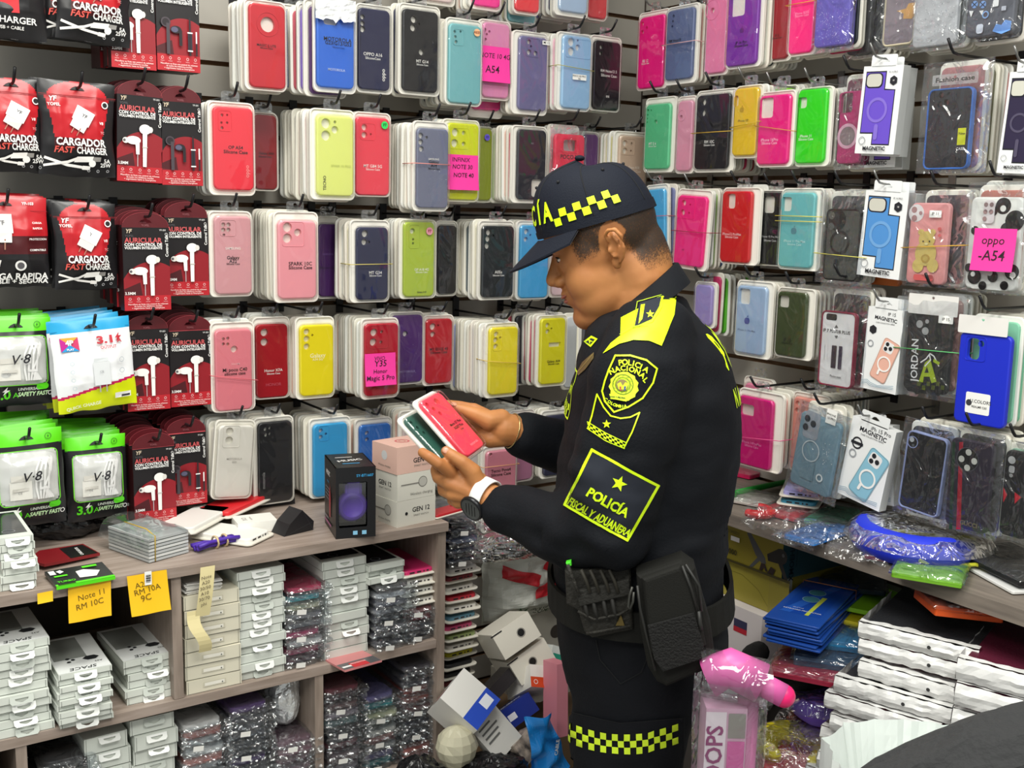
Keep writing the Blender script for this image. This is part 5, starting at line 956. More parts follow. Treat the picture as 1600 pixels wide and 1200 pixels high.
# ---- bagged and blister cases lying flat, short end to the front
_fp = {}
def flatpack(col, kind, seed):
    k = (col, kind, seed % 3)
    if k in _fp: return _fp[k]
    mb = MB(); R = rot(-90)
    Y = T((0, .085, .008))
    if kind == 'tray':
        slab(mb, rrect(-.046, -.088, .046, .088, .012, 5), [], .004, .002, M('#dcd8cc', .35), .0015, Y @ R); c = MB(); case_body(c, -.038, -.08, .038, .08, .012, [circ(-.02, .06, .006, 12)], .009, -.006, M(col, .4)); kids = [('tray', mb.mesh('tray'))]
        a = Art(c, lambda x, z, l: (x, z, -.0805-l) if False else (x, -.001+z*.0+.0, -.0802-l))
        for u, wd in ((-.018, .012), (-.001, .010), (.011, .003), (.020, .005)): c.add([(u-wd/2, -.003, -.0803), (u+wd/2, -.003, -.0803), (u+wd/2, .0005, -.0803), (u-wd/2, .0005, -.0803)], [(3, 2, 1, 0)], M('#2a2628', .5))
        c.v = [tuple(Y @ R @ Vector(p)) for p in c.v]; kids.append(('case', c.mesh('case')))
    else:
        c = MB(); case_body(c, -.037, -.08, .037, .08, .012, [circ(-.018, .058, .007, 12), circ(-.018, .04, .007, 12)], .010, -.005, M(col, .35)); c.v = [tuple(Y @ R @ Vector(p)) for p in c.v]
        g = bag_geo(.098, .20, .018, CRINK, seed); g.v = [tuple(Y @ R @ Vector(p)) for p in g.v]; kids = [('case', c.mesh('case')), ('cellophane_bag', g.mesh('bag'))]
        sd = Vector((seed*5.1, 1, 2)); fl_ = MB(); fl_.grid(lambda u, v: ((u-.5)*.098+.002*noise.noise(Vector((v*6, u*3, 2))+sd), -.010-.010*noise.noise(Vector((u*7, v*4, 0))+sd)-.005*math.sin(v*PI), -.002+.017*v+.005*noise.noise(Vector((u*5, 3, 1))+sd)), 20, 5, CRINK, smooth=False); kids.append(('bag_fold', fl_.mesh('fold')))
        if seed % 3 == 0: h = MB(); h.box((-.02, -.024, .006), (.020, .0006, .010), M('#e6e5e0', .5), rot(0, 8, 0)); kids.append(('price_sticker', h.mesh('st')))
    _fp[k] = kids; return kids
def q_(s): return random.Random(s).uniform(-1, 1)
def flatstack(xc, off, z0, n, gap, cols, kind, what, jx=.004, yaw=0, tilt=0, jy=.01, wcat='phone case', scale=1.0, px=None):
    q = random.Random(what); X0 = on_back(xc, 1000, off).x if px is None else px
    for k in range(n):
        col = cols[k % len(cols)]; o = 'topmost' if k == n-1 else ('lowest' if k == 0 else (ORD[n-1-k]+' from top' if n-1-k < 12 else 'number %d from top' % (n-k)))
        r = empty('phone_case_pack', T((X0+q.uniform(-jx, jx), -off+q.uniform(-jy, jy*.3), z0+k*gap), rot(q.uniform(-tilt, tilt)*.5, q.uniform(-tilt, tilt), yaw+q.uniform(-3, 3)) @ Matrix.Scale(scale, 4)), f"{'bagged' if kind == 'bag' else 'blister-packed'} case lying flat, {o} in the {what}", wcat, 'cases in the '+what)
        for nm, me in flatpack(col, kind, k): put(nm, me, r)
ZL = .4135
flatstack(478, .42, ZS, 9, .0185, ['#7a6a70', '#c83268', '#e8e4e0', '#d04878', '#8a8488', '#77747c', '#d8cfae', '#39a8b0', '#c8285c'], 'bag', 'pile left of the window boxes')
flatstack(611, .43, ZS, 8, .0175, ['#5c5a62', '#4c4a56', '#6a6870', '#383844', '#8a8890', '#5a586a', '#c8c8cc', '#4a4a50'], 'bag', 'pile under the strapped white boxes')
flatstack(655, .42, ZS, 4, .0185, ['#4a4a54', '#5a5a62', '#a82838', '#c86068'], 'bag', 'pile beside the cabinet side', jx=.002)
flatstack(656, .43, ZS+.078, 4, .021, ['#e9e6de', '#e9e8e2', '#e8e4dc', '#d0306c'], 'tray', 'pale stack under the worktop edge', jx=.002)
stack(576, 632, 878, 925, .43, 3, 'short strapped stack', 'win', seed=12, z0=ZS+.145, depth=.15)
flatstack(315, .42, ZL, 12, .0175, ['#e0deda', '#d87868', '#dcdad6', '#d8d6d2', '#c86a5c', '#e0dcd8'], 'bag', 'white-bagged pile on the lower shelf')
flatstack(388, .42, ZL, 12, .0185, ['#3a3a42', '#2c2c34', '#44424c', '#34343a', '#2a2a30', '#5a3a78'], 'bag', 'dark pile topped by violet')
flatstack(460, .43, ZL, 7, .0185, ['#6a3a48', '#7a4a58', '#583848', '#8a6a70'], 'bag', 'plum pile under the silver bundle')
flatstack(538, .42, ZL, 12, .0175, ['#7a9a98', '#b8a8b0', '#8a6a6a', '#6a5a60', '#9a4a58', '#5a5058', '#3a3034'], 'bag', 'mixed pile, lower right compartment', tilt=2)
flatstack(596, .41, ZL, 9, .0185, ['#40b8b8', '#8078b0', '#c8c4c0', '#d88078', '#d4d0c8', '#d8d4cc', '#c8c8a0'], 'bag', 'pile with turquoise case lowest', tilt=2, jx=.003)
flatstack(655, .42, ZL, 12, .0185, ['#c06a60', '#b85a50', '#484450', '#34343e', '#3c3a48', '#2e2a30', '#5a2a30'], 'bag', 'leaning pile against the cabinet side', tilt=3, jx=.003)
flatstack(98, .42, ZL, 11, .0185, ['#2c2c2c', '#3a3430', '#28282c', '#44403c'], 'bag', 'dark pile at the lower left')
# silver bundle
sb = MB(); SILV = M('#e4e6e6', .18, .55, bump=(34, .8)); P = on_back(460, 1115, .42)
def sfn(u, v):
    a = 2*PI*u; t = PI*v; r = .043*math.sin(t)**.45; n = noise.noise(Vector((math.cos(a)*2.3, math.sin(a)*2.3, v*5)))*.010+noise.noise(Vector((math.cos(a)*6, math.sin(a)*6, v*12)))*.004
    return ((r+n*math.sin(t))*math.cos(a), (r*1.7+n*math.sin(t))*math.sin(a), -.075*math.cos(t)+n*.5)
sb.grid(sfn, 40, 30, SILV, smooth=False); tag(sb.build('foil_bundle', None, T((P.x, -.345, .6085), rot()) @ Matrix.Scale(.83, 4)), 'crumpled silver foil bundle on the lower shelf', 'foil bundle')
# red pack sticking out
rb = MB(); rb.box((0, .06, .002), (.085, .15, .004), M('#c98080', .4)); ra = Art(rb, lambda x, z, l: (x, z, .004+l)); ra.rect(-.042, -.014, .042, .02, M('#58585a', .3)); ra.rect(-.02, -.014, .016, .012, M('#c8202c', .4)); ra.text('PROTECTOR', 0, .006, .006, PW, .02); ra.rect(-.04, -.006, -.02, .002, PW)
P = on_back(545, 1038, .44); tag(rb.build('flat_pouch', None, T((P.x, -.49, .693), rot(-4, 0, 4))), 'flat clear pouch with red label jutting over the shelf edge', 'pouch')
# ---- on the worktop
def solid(name, w, d, h, m, X, label, cat, arts=(), mats=None, group=None, part='box_body'):
    """upright box, origin at base centre; arts: list of (face, fn) with face f/l/r/t"""
    r = empty(name, X, label, cat, group); mb = MB(); mb.box((0, 0, h/2), (w, d, h), m, mats=mats)
    fm = {'f': lambda x, z, l: (x, -d/2-l, z+h/2), 'l': lambda x, z, l: (-w/2-l, -x, z+h/2), 'r': lambda x, z, l: (w/2+l, x, z+h/2), 't': lambda x, z, l: (x, z, h+l)}
    for f, fn in arts: fn(Art(mb, fm[f]))
    mb.build(part, r); return r
def corner(A, B, C, dz=0):
    """base frame from three pixels on the height z: near corner, right corner, far-left corner -> centre matrix, width, depth"""
    a, b, c = A, B, C; ux = (b-a); w = ux.length; ang = math.atan2(ux.y, ux.x); v = Vector((-math.sin(ang), math.cos(ang), 0)); d = (c-a).dot(v)
    return T(a+ux/2+v*d/2, Matrix.Rotation(ang, 4, 'Z')), w, d
X, w_, d_ = corner(on_z(620, 825, ZT), on_z(680, 812, ZT), on_z(592, 808, ZT)); d_ = .088
CW = M('#dedcd0', .4); CP = M('#dfb9aa', .4); GYI = M('#77756e', .5)
def gen_f(dot, col): return lambda a: (a.text('GEN 12', .012, .004, .014, INK, .02, width=.045), a.text('SMART WATCH', .012, -.008, .0055, GYI, .0), dot and a.disc(-.026, -.001, .0035, INK))
def gen_l(a): a.ring(.012, .004, .010, .0115, GYI); a.disc(.012, .004, .010, M('#bdbbb2', .5)); a.rect(-.034, .002, .002, .004, GYI); a.text('Wireless charging', .0, -.017, .006, GYI)
def gen_c(a): a.ring(.016, .006, .010, .0115, GYI); a.disc(.016, .006, .010, M('#bdbbb2', .5)); a.rect(-.04, .004, .006, .006, GYI); a.text('Wireless charging', .012, -.017, .008, GYI)
solid('watch_box', w_, d_, .0545, CW, T((0, 0, ZT)) @ T((X.translation.x, X.translation.y, 0), X.to_3x3().to_4x4()), 'white smart watch box, bottom of the three by the hands', 'watch box', [('f', gen_f(True, 0)), ('l', gen_l)], group='watch boxes by the hands')
solid('watch_box', w_*.98, d_, .056, CW, T((X.translation.x, X.translation.y, ZT+.055), X.to_3x3().to_4x4()), 'white watch box with charging picture, middle of the three', 'watch box', [('f', gen_c), ('l', lambda a: (a.text('GEN 12', .0, .003, .014, INK, .02), a.text('SMART WATCH', 0, -.008, .006, GYI)))], group='watch boxes by the hands')
solid('watch_box', w_*.97, d_, .057, CP, T((X.translation.x-.002, X.translation.y, ZT+.1115), X.to_3x3().to_4x4()), 'pale pink watch box, top of the three by the hands', 'watch box', [('f', lambda a: (a.text('GEN 12', .016, -.004, .014, INK, .02), a.text('SMART WATCH', .016, -.015, .006, GYI))), ('l', lambda a: (a.disc(.0, .006, .010, M('#cfd0d0', .4)), a.text('Wireless charging', 0, -.016, .006, GYI))), ('t', lambda a: (a.ring(.0, .005, .012, .016, M('#c86a6a', .4)), a.ring(0, .005, .006, .008, M('#d88a84', .4))))], group='watch boxes by the hands')
# headphone box, open window with the purple headphone inside
hx, hw, hd = corner(on_z(525, 843, ZT), on_z(587, 838, ZT), on_z(503, 816, ZT)); hh = .144; hd = min(hd, .125)
hb = empty('headphone_box', T((hx.translation.x, hx.translation.y, ZT), hx.to_3x3().to_4x4()), 'black headphone box with clear window on the worktop', 'headphone box')
KB = M('#131316', .35); m = MB(); t_ = .002
m.box((0, 0, t_/2), (hw, hd, t_), KB); m.box((0, 0, hh-t_/2), (hw, hd, t_), KB); m.box((0, hd/2-t_/2, hh/2), (hw, t_, hh), M('#d8d4cc', .5)); m.box((hw/2-t_/2, 0, hh/2), (t_, hd, hh), KB); m.box((-hw/2+t_/2, 0, hh/2), (t_, hd, hh), KB)
vs, fs = slab_geo(rrect(-hw/2, 0, hw/2, hh, .0005, 2), [rrect(-hw/2+.006, .022, hw/2-.017, hh-.03, .003, 3)], .0015); m.add([(x, y-hd/2+.0007, z) for x, y, z in vs], fs, KB)
a = Art(m, lambda x, z, l: (x, -hd/2-.001-l, z)); BL = M('#3aa0d8', .4)
a.text('SY-BT1607', .018, hh-.017, .0075, BL, .01); a.rect(-.006, .007, .003, .015, M('#8cc8e8', .4)); a.rect(.012, .007, .021, .015, M('#8cc8e8', .4))
a = Art(m, lambda x, z, l: (-hw/2-l, -x, z)); a.text('MUSIC', -.02, hh-.028, .014, PW, .02); a.text('wireless', -.02, hh-.045, .007, BL)
for k in range(4): a.rect(-.045, hh-.06-.007*k, .0, hh-.058-.007*k, M('#8a8a90', .5))
a.poly([(.0, .03), (.012, .03), (.016, .07), (.006, .1), (-.004, .07)], M('#a82a38', .4)); a.rect(-.05, .012, .02, .017, M('#b05a90', .4)); a.rect(-.05, .022, -.01, .026, M('#8a8a90', .5))
a = Art(m, lambda x, z, l: (x, z, hh+l)); a.text('MUSIC', 0, .0, .018, PW, .02, 12); a.rect(-.02, -.03, .015, -.026, BL); a.rect(-.025, .025, .01, .028, PW); m.build('carton', hb)
m = MB(); m.box((.0-.0055, -hd/2+.006, (hh-.008)/2), (hw-.026, .0006, hh-.058), film('#ffffff', .05, .06, 6, .2, .4)); m.build('clear_window', hb)
m = MB(); m.box((-.012, .0, hh/2), (hw*.6, .002, hh-.03), M('#cfc9c0', .6)); m.build('liner', hb)
PUR = M('#5a35b8', .45); m = MB(); Hr = T((.0-.002, -.032, .058)) @ rot(90)
m.lathe([(0, -.012), (.026, -.012), (.031, -.008), (.031, .006), (.027, .010), (.020, .011), (.019, .009), (0, .009)], PUR, 28, Hr); slab(m, rrect(-.012, .07, .014, hh-.018, .004, 4), [], .02, -.040, PUR, .003); slab(m, rrect(-.017, .075, .018, .105, .004, 4), [], .024, -.038, PUR, .003); m.lathe([(.021, .0095), (.0225, .0112), (.024, .0095)], M('#43248c', .4), 28, Hr); m.build('headphone', hb)
# folded black stands
def stand(pts, y0, y1, X, label):
    b = MB(); b.prism(pts, y0, y1, M('#17171a', .5), X); a = Art(b, lambda x, z, l: tuple(X @ Vector((x, y0-l, z)))); a.line([pts[0], pts[2]], .0012, M('#2c2c30', .4)); a.line([pts[1], pts[3]], .0012, M('#2c2c30', .4)); return tag(b.build('folding_stand'), label, 'phone stand', 'black folding stands')
P = on_z(433, 790, ZT); stand([(-.035, 0), (.04, 0), (.038, .055), (.005, .062), (-.035, .02)], 0, .03, T((P.x, P.y, ZT+.0005), rot(0, 0, -8)), 'upright black folding stand leaning on the black case')
P = on_z(465, 834, ZT); stand([(-.032, 0), (.038, 0), (.04, .018), (.012, .046), (-.018, .022)], 0, .045, T((P.x, P.y, ZT+.0005), rot(0, 0, 12)), 'black folding stand lying beside the headphone box')
X, w_, d_ = corner(on_z(378, 840, ZT), on_z(440, 833, ZT), on_z(372, 826, ZT))
solid('earbud_box', w_, .06, .022, M('#ecebe4', .4), T((X.translation.x, X.translation.y+.02, ZT), X.to_3x3().to_4x4()), 'small white flat box in front of the black stand', 'small box', [('t', lambda a: (a.text('XO', -.02, .0, .014, GYI, .0, 90), a.text('earphone', -.008, 0, .006, GYI, 0, 90)))])
# cases lying on the worktop
def lie(col, kind, px, py, z, ang, label, tilt=0, s=1.0):
    P = on_z(px, py, z); r = empty('phone_case_pack', T((P.x, P.y, z), rot(0, tilt, ang)) @ T((0, -.085*s, 0)) @ Matrix.Scale(s, 4), label, 'phone case')
    for nm, me in flatpack(col, kind, 1): put(nm, me, r)
lie('#e6e4de', 'tray', 352, 838, ZT, 35, 'white case lying under the purple straps'); lie('#e4e2dc', 'tray', 306, 816, ZT+.0175, -48, 'white case lying in front of the red one'); lie('#d02028', 'tray', 365, 793, ZT+.0175, -52, 'red case lying flat under the hanging white case')
lie('#d8d4cc', 'tray', 655, 800, ZT, -60, 'red-cornered case behind the watch boxes') if False else None
# purple straps
b = MB(); P = on_z(338, 856, ZT); VI = M('#4a2aa0', .5); q = random.Random(3)
for k in range(8): y = q.uniform(-.010, .010); z = q.uniform(.004, .016); b.tube([(-.045, y*1.5, z), (-.02, y, z+.002), (0, y*.5, z), (.02, y, z+.003), (.043, y*1.4, z+.001)], .0042, VI, 6)
for x in (-.006, .014): b.tube([(x+.004, .012*math.cos(t), .011+.011*math.sin(t)) for t in [i*PI/8 for i in range(17)]], .0022, M('#cbb58a', .6), 6)
tag(b.build('strap_bundle', None, T((P.x, P.y, ZT+.001), rot(0, 0, 12))), 'bundle of purple straps tied with beige bands', 'strap bundle')
# bundle of clear sheets
r = empty('clear_sheet_bundle', T(on_z(252, 868, ZT), rot(0, 0, 18)), 'strapped bundle of clear plastic cases on the worktop', 'plastic bundle'); b = MB()
for k in range(7): b.box((0, .04, .004+.0065*k), (.085, .13, .0045), M('#cfd2d0', .15) if k % 2 else M('#b4b8b8', .15))
b.build('sheet_stack', r); b = MB(); b.grid(lambda u, v: ((u-.5)*.10, -.03+v*.16, .052+.006*math.sin(u*PI)+noise.noise(Vector((u*5, v*5, 3)))*.004-.03*(abs(u-.5)*2)**6), 14, 14, film('#eef2f2', .10, .08, 12, .7, .5, .04)); b.build('wrap', r)
b = MB(); b.tube([(-.03, -.0255, .002), (-.03, -.027, .05), (-.03, .0, .058), (-.03, .07, .058)], .0012, M('#c8a840', .5), 5); b.build('yellow_band', r)
# black and green turbo pack, red card pack, dark crumpled bag behind
P0, P1, P2 = on_z(84, 915, ZT+.004), on_z(184, 905, ZT+.004), on_z(160, 872, ZT+.004)
b = MB(); b.box((0, .036, .003), (.098, .075, .006), M('#222224', .3), mats={2: M('#5ae01a', .4)}); a = Art(b, lambda x, z, l: (x, z+.036, .006+l)); a.rect(-.049, -.037, .049, -.030, M('#5ae01a', .4)); a.rect(-.045, -.036, -.016, -.030, M('#203010', .4)); a.text('TURBO', -.028, -.022, .010, M('#5ae01a', .4), .02, width=.03); a.poly([(-.005, -.018), (.022, -.022), (.034, .0), (.01, .016), (-.004, .012)], M('#eceae6', .5)); a.rect(-.042, .0, -.02, .006, M('#5ae01a', .4)); a.rect(-.046, .012, -.036, .03, PW); a.poly([(-.03, .012), (-.022, .018), (-.026, .028), (-.034, .024)], PW); a.rect(.01, .02, .035, .028, M('#5ae01a', .4))
tag(b.build('charger_pack', None, T((((P0+P1)/2).x, ((P0+P1)/2).y, ZT+.0005), rot(4, 0, 3))), 'black and green charger pack at the worktop edge', 'charger pack')
P = on_z(100, 880, ZT); b = MB(); b.prism([(-.05, -.03), (.055, -.035), (.06, .03), (-.02, .042), (-.06, .01)], 0, .005, M('#7c1a20', .3), rot(-90)); a = Art(b, lambda x, z, l: (x, z, l)); a.poly([(.0, -.03), (.053, -.032), (.056, .026), (.012, .03)], M('#1a1818', .3)); a.text('CARGADOR', .032, -.004, .008, PW, .02, 75); a.disc(-.045, .008, .003, SLV)
tag(b.build('charger_pack', None, T((P.x, P.y+.015, ZT+.0128), rot(3, 2, 18))), 'dark red charger pack lying behind the green one', 'charger pack')
def crumple(name, P, s, m, label, cat, seed=0, nu=36, nv=24, amp=.18, flatb=True, X=None):
    b = MB(); S_ = Vector((seed*7.3, seed*2.1, seed))
    def f(u, v):
        a = 2*PI*u; t = PI*v; d = Vector((math.sin(t)*math.cos(a), math.sin(t)*math.sin(a), math.cos(t))); k = 1+amp*noise.noise(d*2.2+S_)+amp*.55*noise.noise(d*5+S_)+amp*.3*noise.noise(d*11+S_)
        return (d.x*s[0]*k, d.y*s[1]*k, max(d.z*s[2]*k, -s[2]*.82) if flatb else d.z*s[2]*k)
    b.grid(f, nu, nv, m, smooth=False); o = b.build(name, None, X if X is not None else T(P)); return tag(o, label, cat)
BAGK = M('#141416', .25, bump=(40, .5)); P = on_z(112, 845, ZT)
crumple('plastic_bag', (P.x, P.y+.04, ZT+.037), (.075, .05, .044), BAGK, 'crumpled black bag on the worktop behind charger packs', 'bag', 4)
# paper notes on the front edge
def edge_note(box, lines, label, col, bend=.006, tear=0):
    fr = Frame('B', box, .462); w, h = fr.w, fr.h; b = MB(); pm = M(col, .6)
    f = lambda x, z, l: (x+(-.06*z if tear else .04*z), -l-bend*((h/2-z)/h)**2-.0004+.0015*math.sin(x*80), z)
    b.grid(lambda u, v: f((u-.5)*w, (v-.5)*h, 0), 8, 8, pm); b.grid(lambda u, v: f((u-.5)*w, (v-.5)*h, -.0004), 8, 8, pm, flip=True); a = Art(b, f, .0004)
    for t, px, py, s in lines: x, z = fr.loc(px, py); a.text(t, x, z, s*1.35/fr.sy, M('#6a5208', .6), .0, 6)
    return tag(b.build('paper_note', None, T(fr.c)), label, 'paper note')
edge_note((106, 908, 174, 966), [('Note 11', 143, 929, 9), ('RM 10C', 140, 943, 9)], 'left of two large yellow paper notes taped to the worktop edge', '#f2bd14')
edge_note((201, 895, 264, 957), [('A22', 222, 913, 9), ('RM 10A', 230, 921, 9), ('9C', 227, 933, 10)], 'right of two large yellow paper notes, held by a barcode sticker', '#f5c214', tear=1)
edge_note((58, 925, 83, 941), [], 'torn scrap of yellow paper on the worktop edge', '#f5c81e', .002)
fr = Frame('B', (226, 893, 237, 914), .466); b = MB(); b.box((0, 0, 0), (fr.w, .0005, fr.h), M('#f2f2ee', .5)); a = Art(b, flat(-.0003)); [a.rect(-fr.w*.35, -fr.h*.3+k*fr.h*.09, fr.w*.35, -fr.h*.3+k*fr.h*.09+.0008*(1+k % 2), INK) for k in range(7)]; tag(b.build('barcode_sticker', None, T(fr.c)), 'white barcode sticker holding the right yellow note', 'sticker')
TAPE = M('#d9cc9a', .55)
fr = Frame('B', (309, 886, 332, 962), .47); b = MB(); b.grid(lambda u, v: ((u-.5)*fr.w+.012*(v-.5), -.004*math.sin(v*PI), (v-.5)*fr.h), 3, 8, TAPE); a = Art(b, lambda x, z, l: (x+.012*z/fr.h, -.0045-l, z)); [a.text(t, -.002, .028-.010*k, .009, M('#5a5040', .6), 0, 8) for k, t in enumerate(('Note', 'A20', '30/50', 'A10', '30/70', 'phi'))]; tag(b.build('tape_strip', None, T(fr.c)), 'upper strip of masking tape with handwriting on cream boxes', 'tape', 'masking tape strips')
fr = Frame('B', (294, 955, 328, 1020), .475); b = MB(); b.grid(lambda u, v: ((u-.5)*fr.w*.6-.02*(v-.5)+.004*math.sin(v*7), -.006*math.sin(v*PI*1.5), (v-.5)*fr.h), 4, 10, TAPE, smooth=False); tag(b.build('tape_strip', None, T(fr.c)), 'lower curled strip of masking tape on cream boxes', 'tape', 'masking tape strips')
# torn paper over the royal blue case
fr = Frame('B', (493, -2, 556, 32), .218); b = MB(); b.grid(lambda u, v: ((u-.5)*fr.w, -.004*noise.noise(Vector((u*6, v*6, 1)))-.001, (v-.5)*fr.h+(0 if v > .1 else .012*noise.noise(Vector((u*9, 3, 1))))), 16, 10, M('#e8eaec', .4), smooth=False); tag(b.build('paper_scrap', None, T(fr.c)), 'torn white paper over the royal blue case', 'paper')
# ------------------------------------------------------------------ the person in the dark uniform
PZ = 1.85
_p0 = at(990, 700, PZ); _d = Vector((_p0.x-CAM.x, _p0.y-CAM.y, 0)).normalized()
LV = -_d; FV = LV.cross(Vector((0, 0, 1))); UV = Vector((0, 0, 1))          # his left (towards the camera), forward, up
PO = Vector((_p0.x, _p0.y, 0))                                              # his axis on the floor
PX = Matrix(((FV.x, LV.x, 0, PO.x), (FV.y, LV.y, 0, PO.y), (FV.z, LV.z, 1, 0), (0, 0, 0, 1)))   # local x forward, y left, z up
PXI = PX.inverted()
def bp(px, py, L=0.0):
    """pixel -> local point on the upright plane L to his left"""
    o = PXI @ CAM; d = PXI.to_3x3() @ ray(px, py); return o+d*((L-o.y)/d.y)
def remesh(mb, voxel, it=3, fac=.5, fn=None):
    o = bpy.data.objects.new('tmp', mb.mesh('tmp')); COL.objects.link(o)
    m = o.modifiers.new('r', 'REMESH'); m.mode = 'VOXEL'; m.voxel_size = voxel
    if it: s = o.modifiers.new('s', 'SMOOTH'); s.iterations = it; s.factor = fac
    dg = bpy.context.evaluated_depsgraph_get(); me = bpy.data.meshes.new_from_object(o.evaluated_get(dg)); bpy.data.objects.remove(o)
    me.polygons.foreach_set('use_smooth', [True]*len(me.polygons))
    if fn:
        for v in me.vertices:
            k = fn(v.co)
            if k: v.co += v.normal*k
        me.update()
    return me
def chain(mb, pts, m, n=16, X=None):
    """tapered limb through (point, radius) pairs, rounded at joints and ends"""
    P = [Vector(p) for p, _ in pts]; R = [r for _, r in pts]; Q = []; S = []
    for i in range(len(P)-1):
        for k in range(4): t = k/4; Q.append(P[i].lerp(P[i+1], t)); S.append(R[i]+(R[i+1]-R[i])*t)
    Q.append(P[-1]); S.append(R[-1]); mb.tube(Q, S, m, n, X)
    for p, r in pts: mb.ball(p, r*.995, m, X, 14, 9)
person = empty('person', PX, 'person in dark uniform and cap with neon yellow patches looking down at two cases', 'person')
SKIN = M('#b57b49', .5, spec=.35, var=('#a66c40', 18.0, (1, 1, 1)), sss=.06)
CLOTH = M('#0a0d13', .8, spec=.22, bump=(240, .12)); TROU = M('#0a0c12', .82, spec=.22, bump=(260, .12)); CAPM = M('#0f1420', .78, spec=.25, bump=(420, .15))
NEON = M('#d4f60a', .5); NEON2 = M('#cdea2a', .55); BLACKW = M('#151512', .8, spec=.25, bump=(420, .15)); VELC = M('#0b0b0a', .95, bump=(300, .8))
# -------- head frame
HY, HP = math.radians(2), math.radians(23)
HR = Matrix.Rotation(-HY, 4, 'Z') @ Matrix.Rotation(HP, 4, 'Y')
_e = bp(954, 397, .072); HO = _e-(HR @ Vector((0, .072, 0)).to_4d().to_3d() if False else HR.to_3x3() @ Vector((0, .072, 0)))
HX = T(HO, HR); HXI = HX.inverted()
hb_ = MB(); s_ = SKIN
def E_(c, r, rz=0): hb_.ball((0, 0, 0), r, s_, HX @ T(c, rot(0, rz, 0)), 28, 20)
E_((-.002, 0, .048), (.086, .075, .082)); E_((.025, 0, .02), (.071, .069, .08)); E_((.03, 0, -.03), (.058, .064, .066))
for sg in (1, -1):
    E_((.05, sg*.032, -.026), (.040, .034, .046)); E_((.036, sg*.026, -.055), (.052, .036, .044)); E_((.078, sg*.030, .043), (.018, .026, .011)); E_((.072, sg*.031, .021), (.014, .017, .012))
    E_((.0975, sg*.012, -.014), (.012, .009, .009))
E_((.079, 0, -.083), (.024, .032, .023)); E_((.072, 0, -.044), (.029, .035, .032)); E_((.052, 0, -.088), (.042, .044, .024)); E_((.07, 0, .06), (.03, .055, .04))
chain(hb_, [((.085, 0, .032), .0095), ((.100, 0, .010), .0105), ((.112, 0, -.006), .0115)], s_, 12, HX)
E_((.096, 0, -.033), (.012, .022, .0065), 12); E_((.094, 0, -.049), (.011, .020, .0075)); E_((.103, 0, -.015), (.01, .008, .008))
# ears
for sg in (1, -1):
    EX = HX @ T((-.012, sg*.0755, .006), rot(-sg*8, -12, sg*-14))
    hb_.ball((0, 0, .002), (.014, .0045, .028), s_, EX); hb_.ball((.004, 0, -.024), (.009, .0045, .011), s_, EX)
    hb_.tube([(.010, sg*.004, .012), (.012, sg*.007, .024), (.004, sg*.010, .032), (-.008, sg*.012, .032), (-.016, sg*.012, .020), (-.016, sg*.011, .002), (-.011, sg*.009, -.014), (-.003, sg*.006, -.024)], [.003, .0036, .004, .004, .0042, .004, .0036, .003], s_, 8, EX)
    hb_.tube([(.0, sg*.006, .022), (-.007, sg*.008, .012), (-.008, sg*.008, .0), (-.002, sg*.007, -.012), (.006, sg*.006, -.012)], .003, s_, 8, EX); hb_.ball((.010, sg*.005, -.002), (.004, .004, .006), s_, EX)
# neck down into the collar, slim trunk and arms under the clothes, one continuous body
nb = bp(1003, 510, 0); chain(hb_, [(HX @ Vector((-.012, 0, -.02)), .058), (HX @ Vector((-.02, 0, -.06)), .060), (nb+Vector((.01, 0, .02)), .060), (nb-Vector((0, 0, .05)), .06)], s_, 24)
chain(hb_, [(HX @ Vector((-.042, 0, .0)), .045), (HX @ Vector((-.046, 0, -.035)), .042), (bp(1016, 460, 0), .045)], s_, 20); chain(hb_, [(HX @ Vector((.03, 0, -.075)), .04), (bp(982, 500, 0), .05)], s_, 20)
trunk = [(bp(1003, 545), .075), (bp(1018, 640), .12), (bp(1000, 860), .12)]; chain(hb_, trunk, s_, 20)
LA = [(bp(1020, 535, .13), .05), (bp(985, 660, .205), .046), (bp(958, 812, .215), .044), (bp(905, 828, .175), .040), (bp(850, 812, .125), .036), (bp(800, 797, .085), .031), (bp(772, 786, .065), .0285), (bp(752, 774, .055), .0285)]
chain(hb_, LA, s_); RA = [(bp(1010, 545, -.13), .05), (bp(960, 640, -.2), .045), (bp(905, 705, -.2), .042), (bp(850, 690, -.13), .036), (bp(812, 676, -.095), .031), (bp(788, 670, -.08), .029)]
chain(hb_, RA, s_)
# left hand: back of the hand to the camera, thumb over the front of the packs, fingers closed behind them
def H(px, py, L): return bp(px, py, L)
wl = H(752, 774, .055)
for mc in ((704, 737, .052, .0125), (701, 755, .060, .0125), (706, 772, .058, .012), (716, 785, .050, .0115)): chain(hb_, [(wl, .020), ((wl+H(*mc[:3]))/2+LV*0, .0165), (H(*mc[:3]), mc[3])], s_, 12)
chain(hb_, [(H(745, 755, .05), .021), (H(722, 758, .052), .019)], s_, 12)
chain(hb_, [(H(704, 737, .062), .0120), (H(685, 724, .080), .0102), (H(671, 714, .082), .0094), (H(660, 707, .074), .0086)], s_, 12)
chain(hb_, [(H(701, 755, .060), .0118), (H(684, 747, .045), .0098), (H(680, 735, .018), .0090), (H(684, 724, -.002), .0082)], s_, 12)
chain(hb_, [(H(706, 772, .058), .0114), (H(692, 767, .040), .0096), (H(690, 752, .014), .0088), (H(696, 740, -.004), .0080)], s_, 12)
chain(hb_, [(H(716, 785, .050), .0106), (H(706, 782, .034), .0088), (H(706, 768, .014), .0080), (H(711, 757, .0), .0074)], s_, 12)
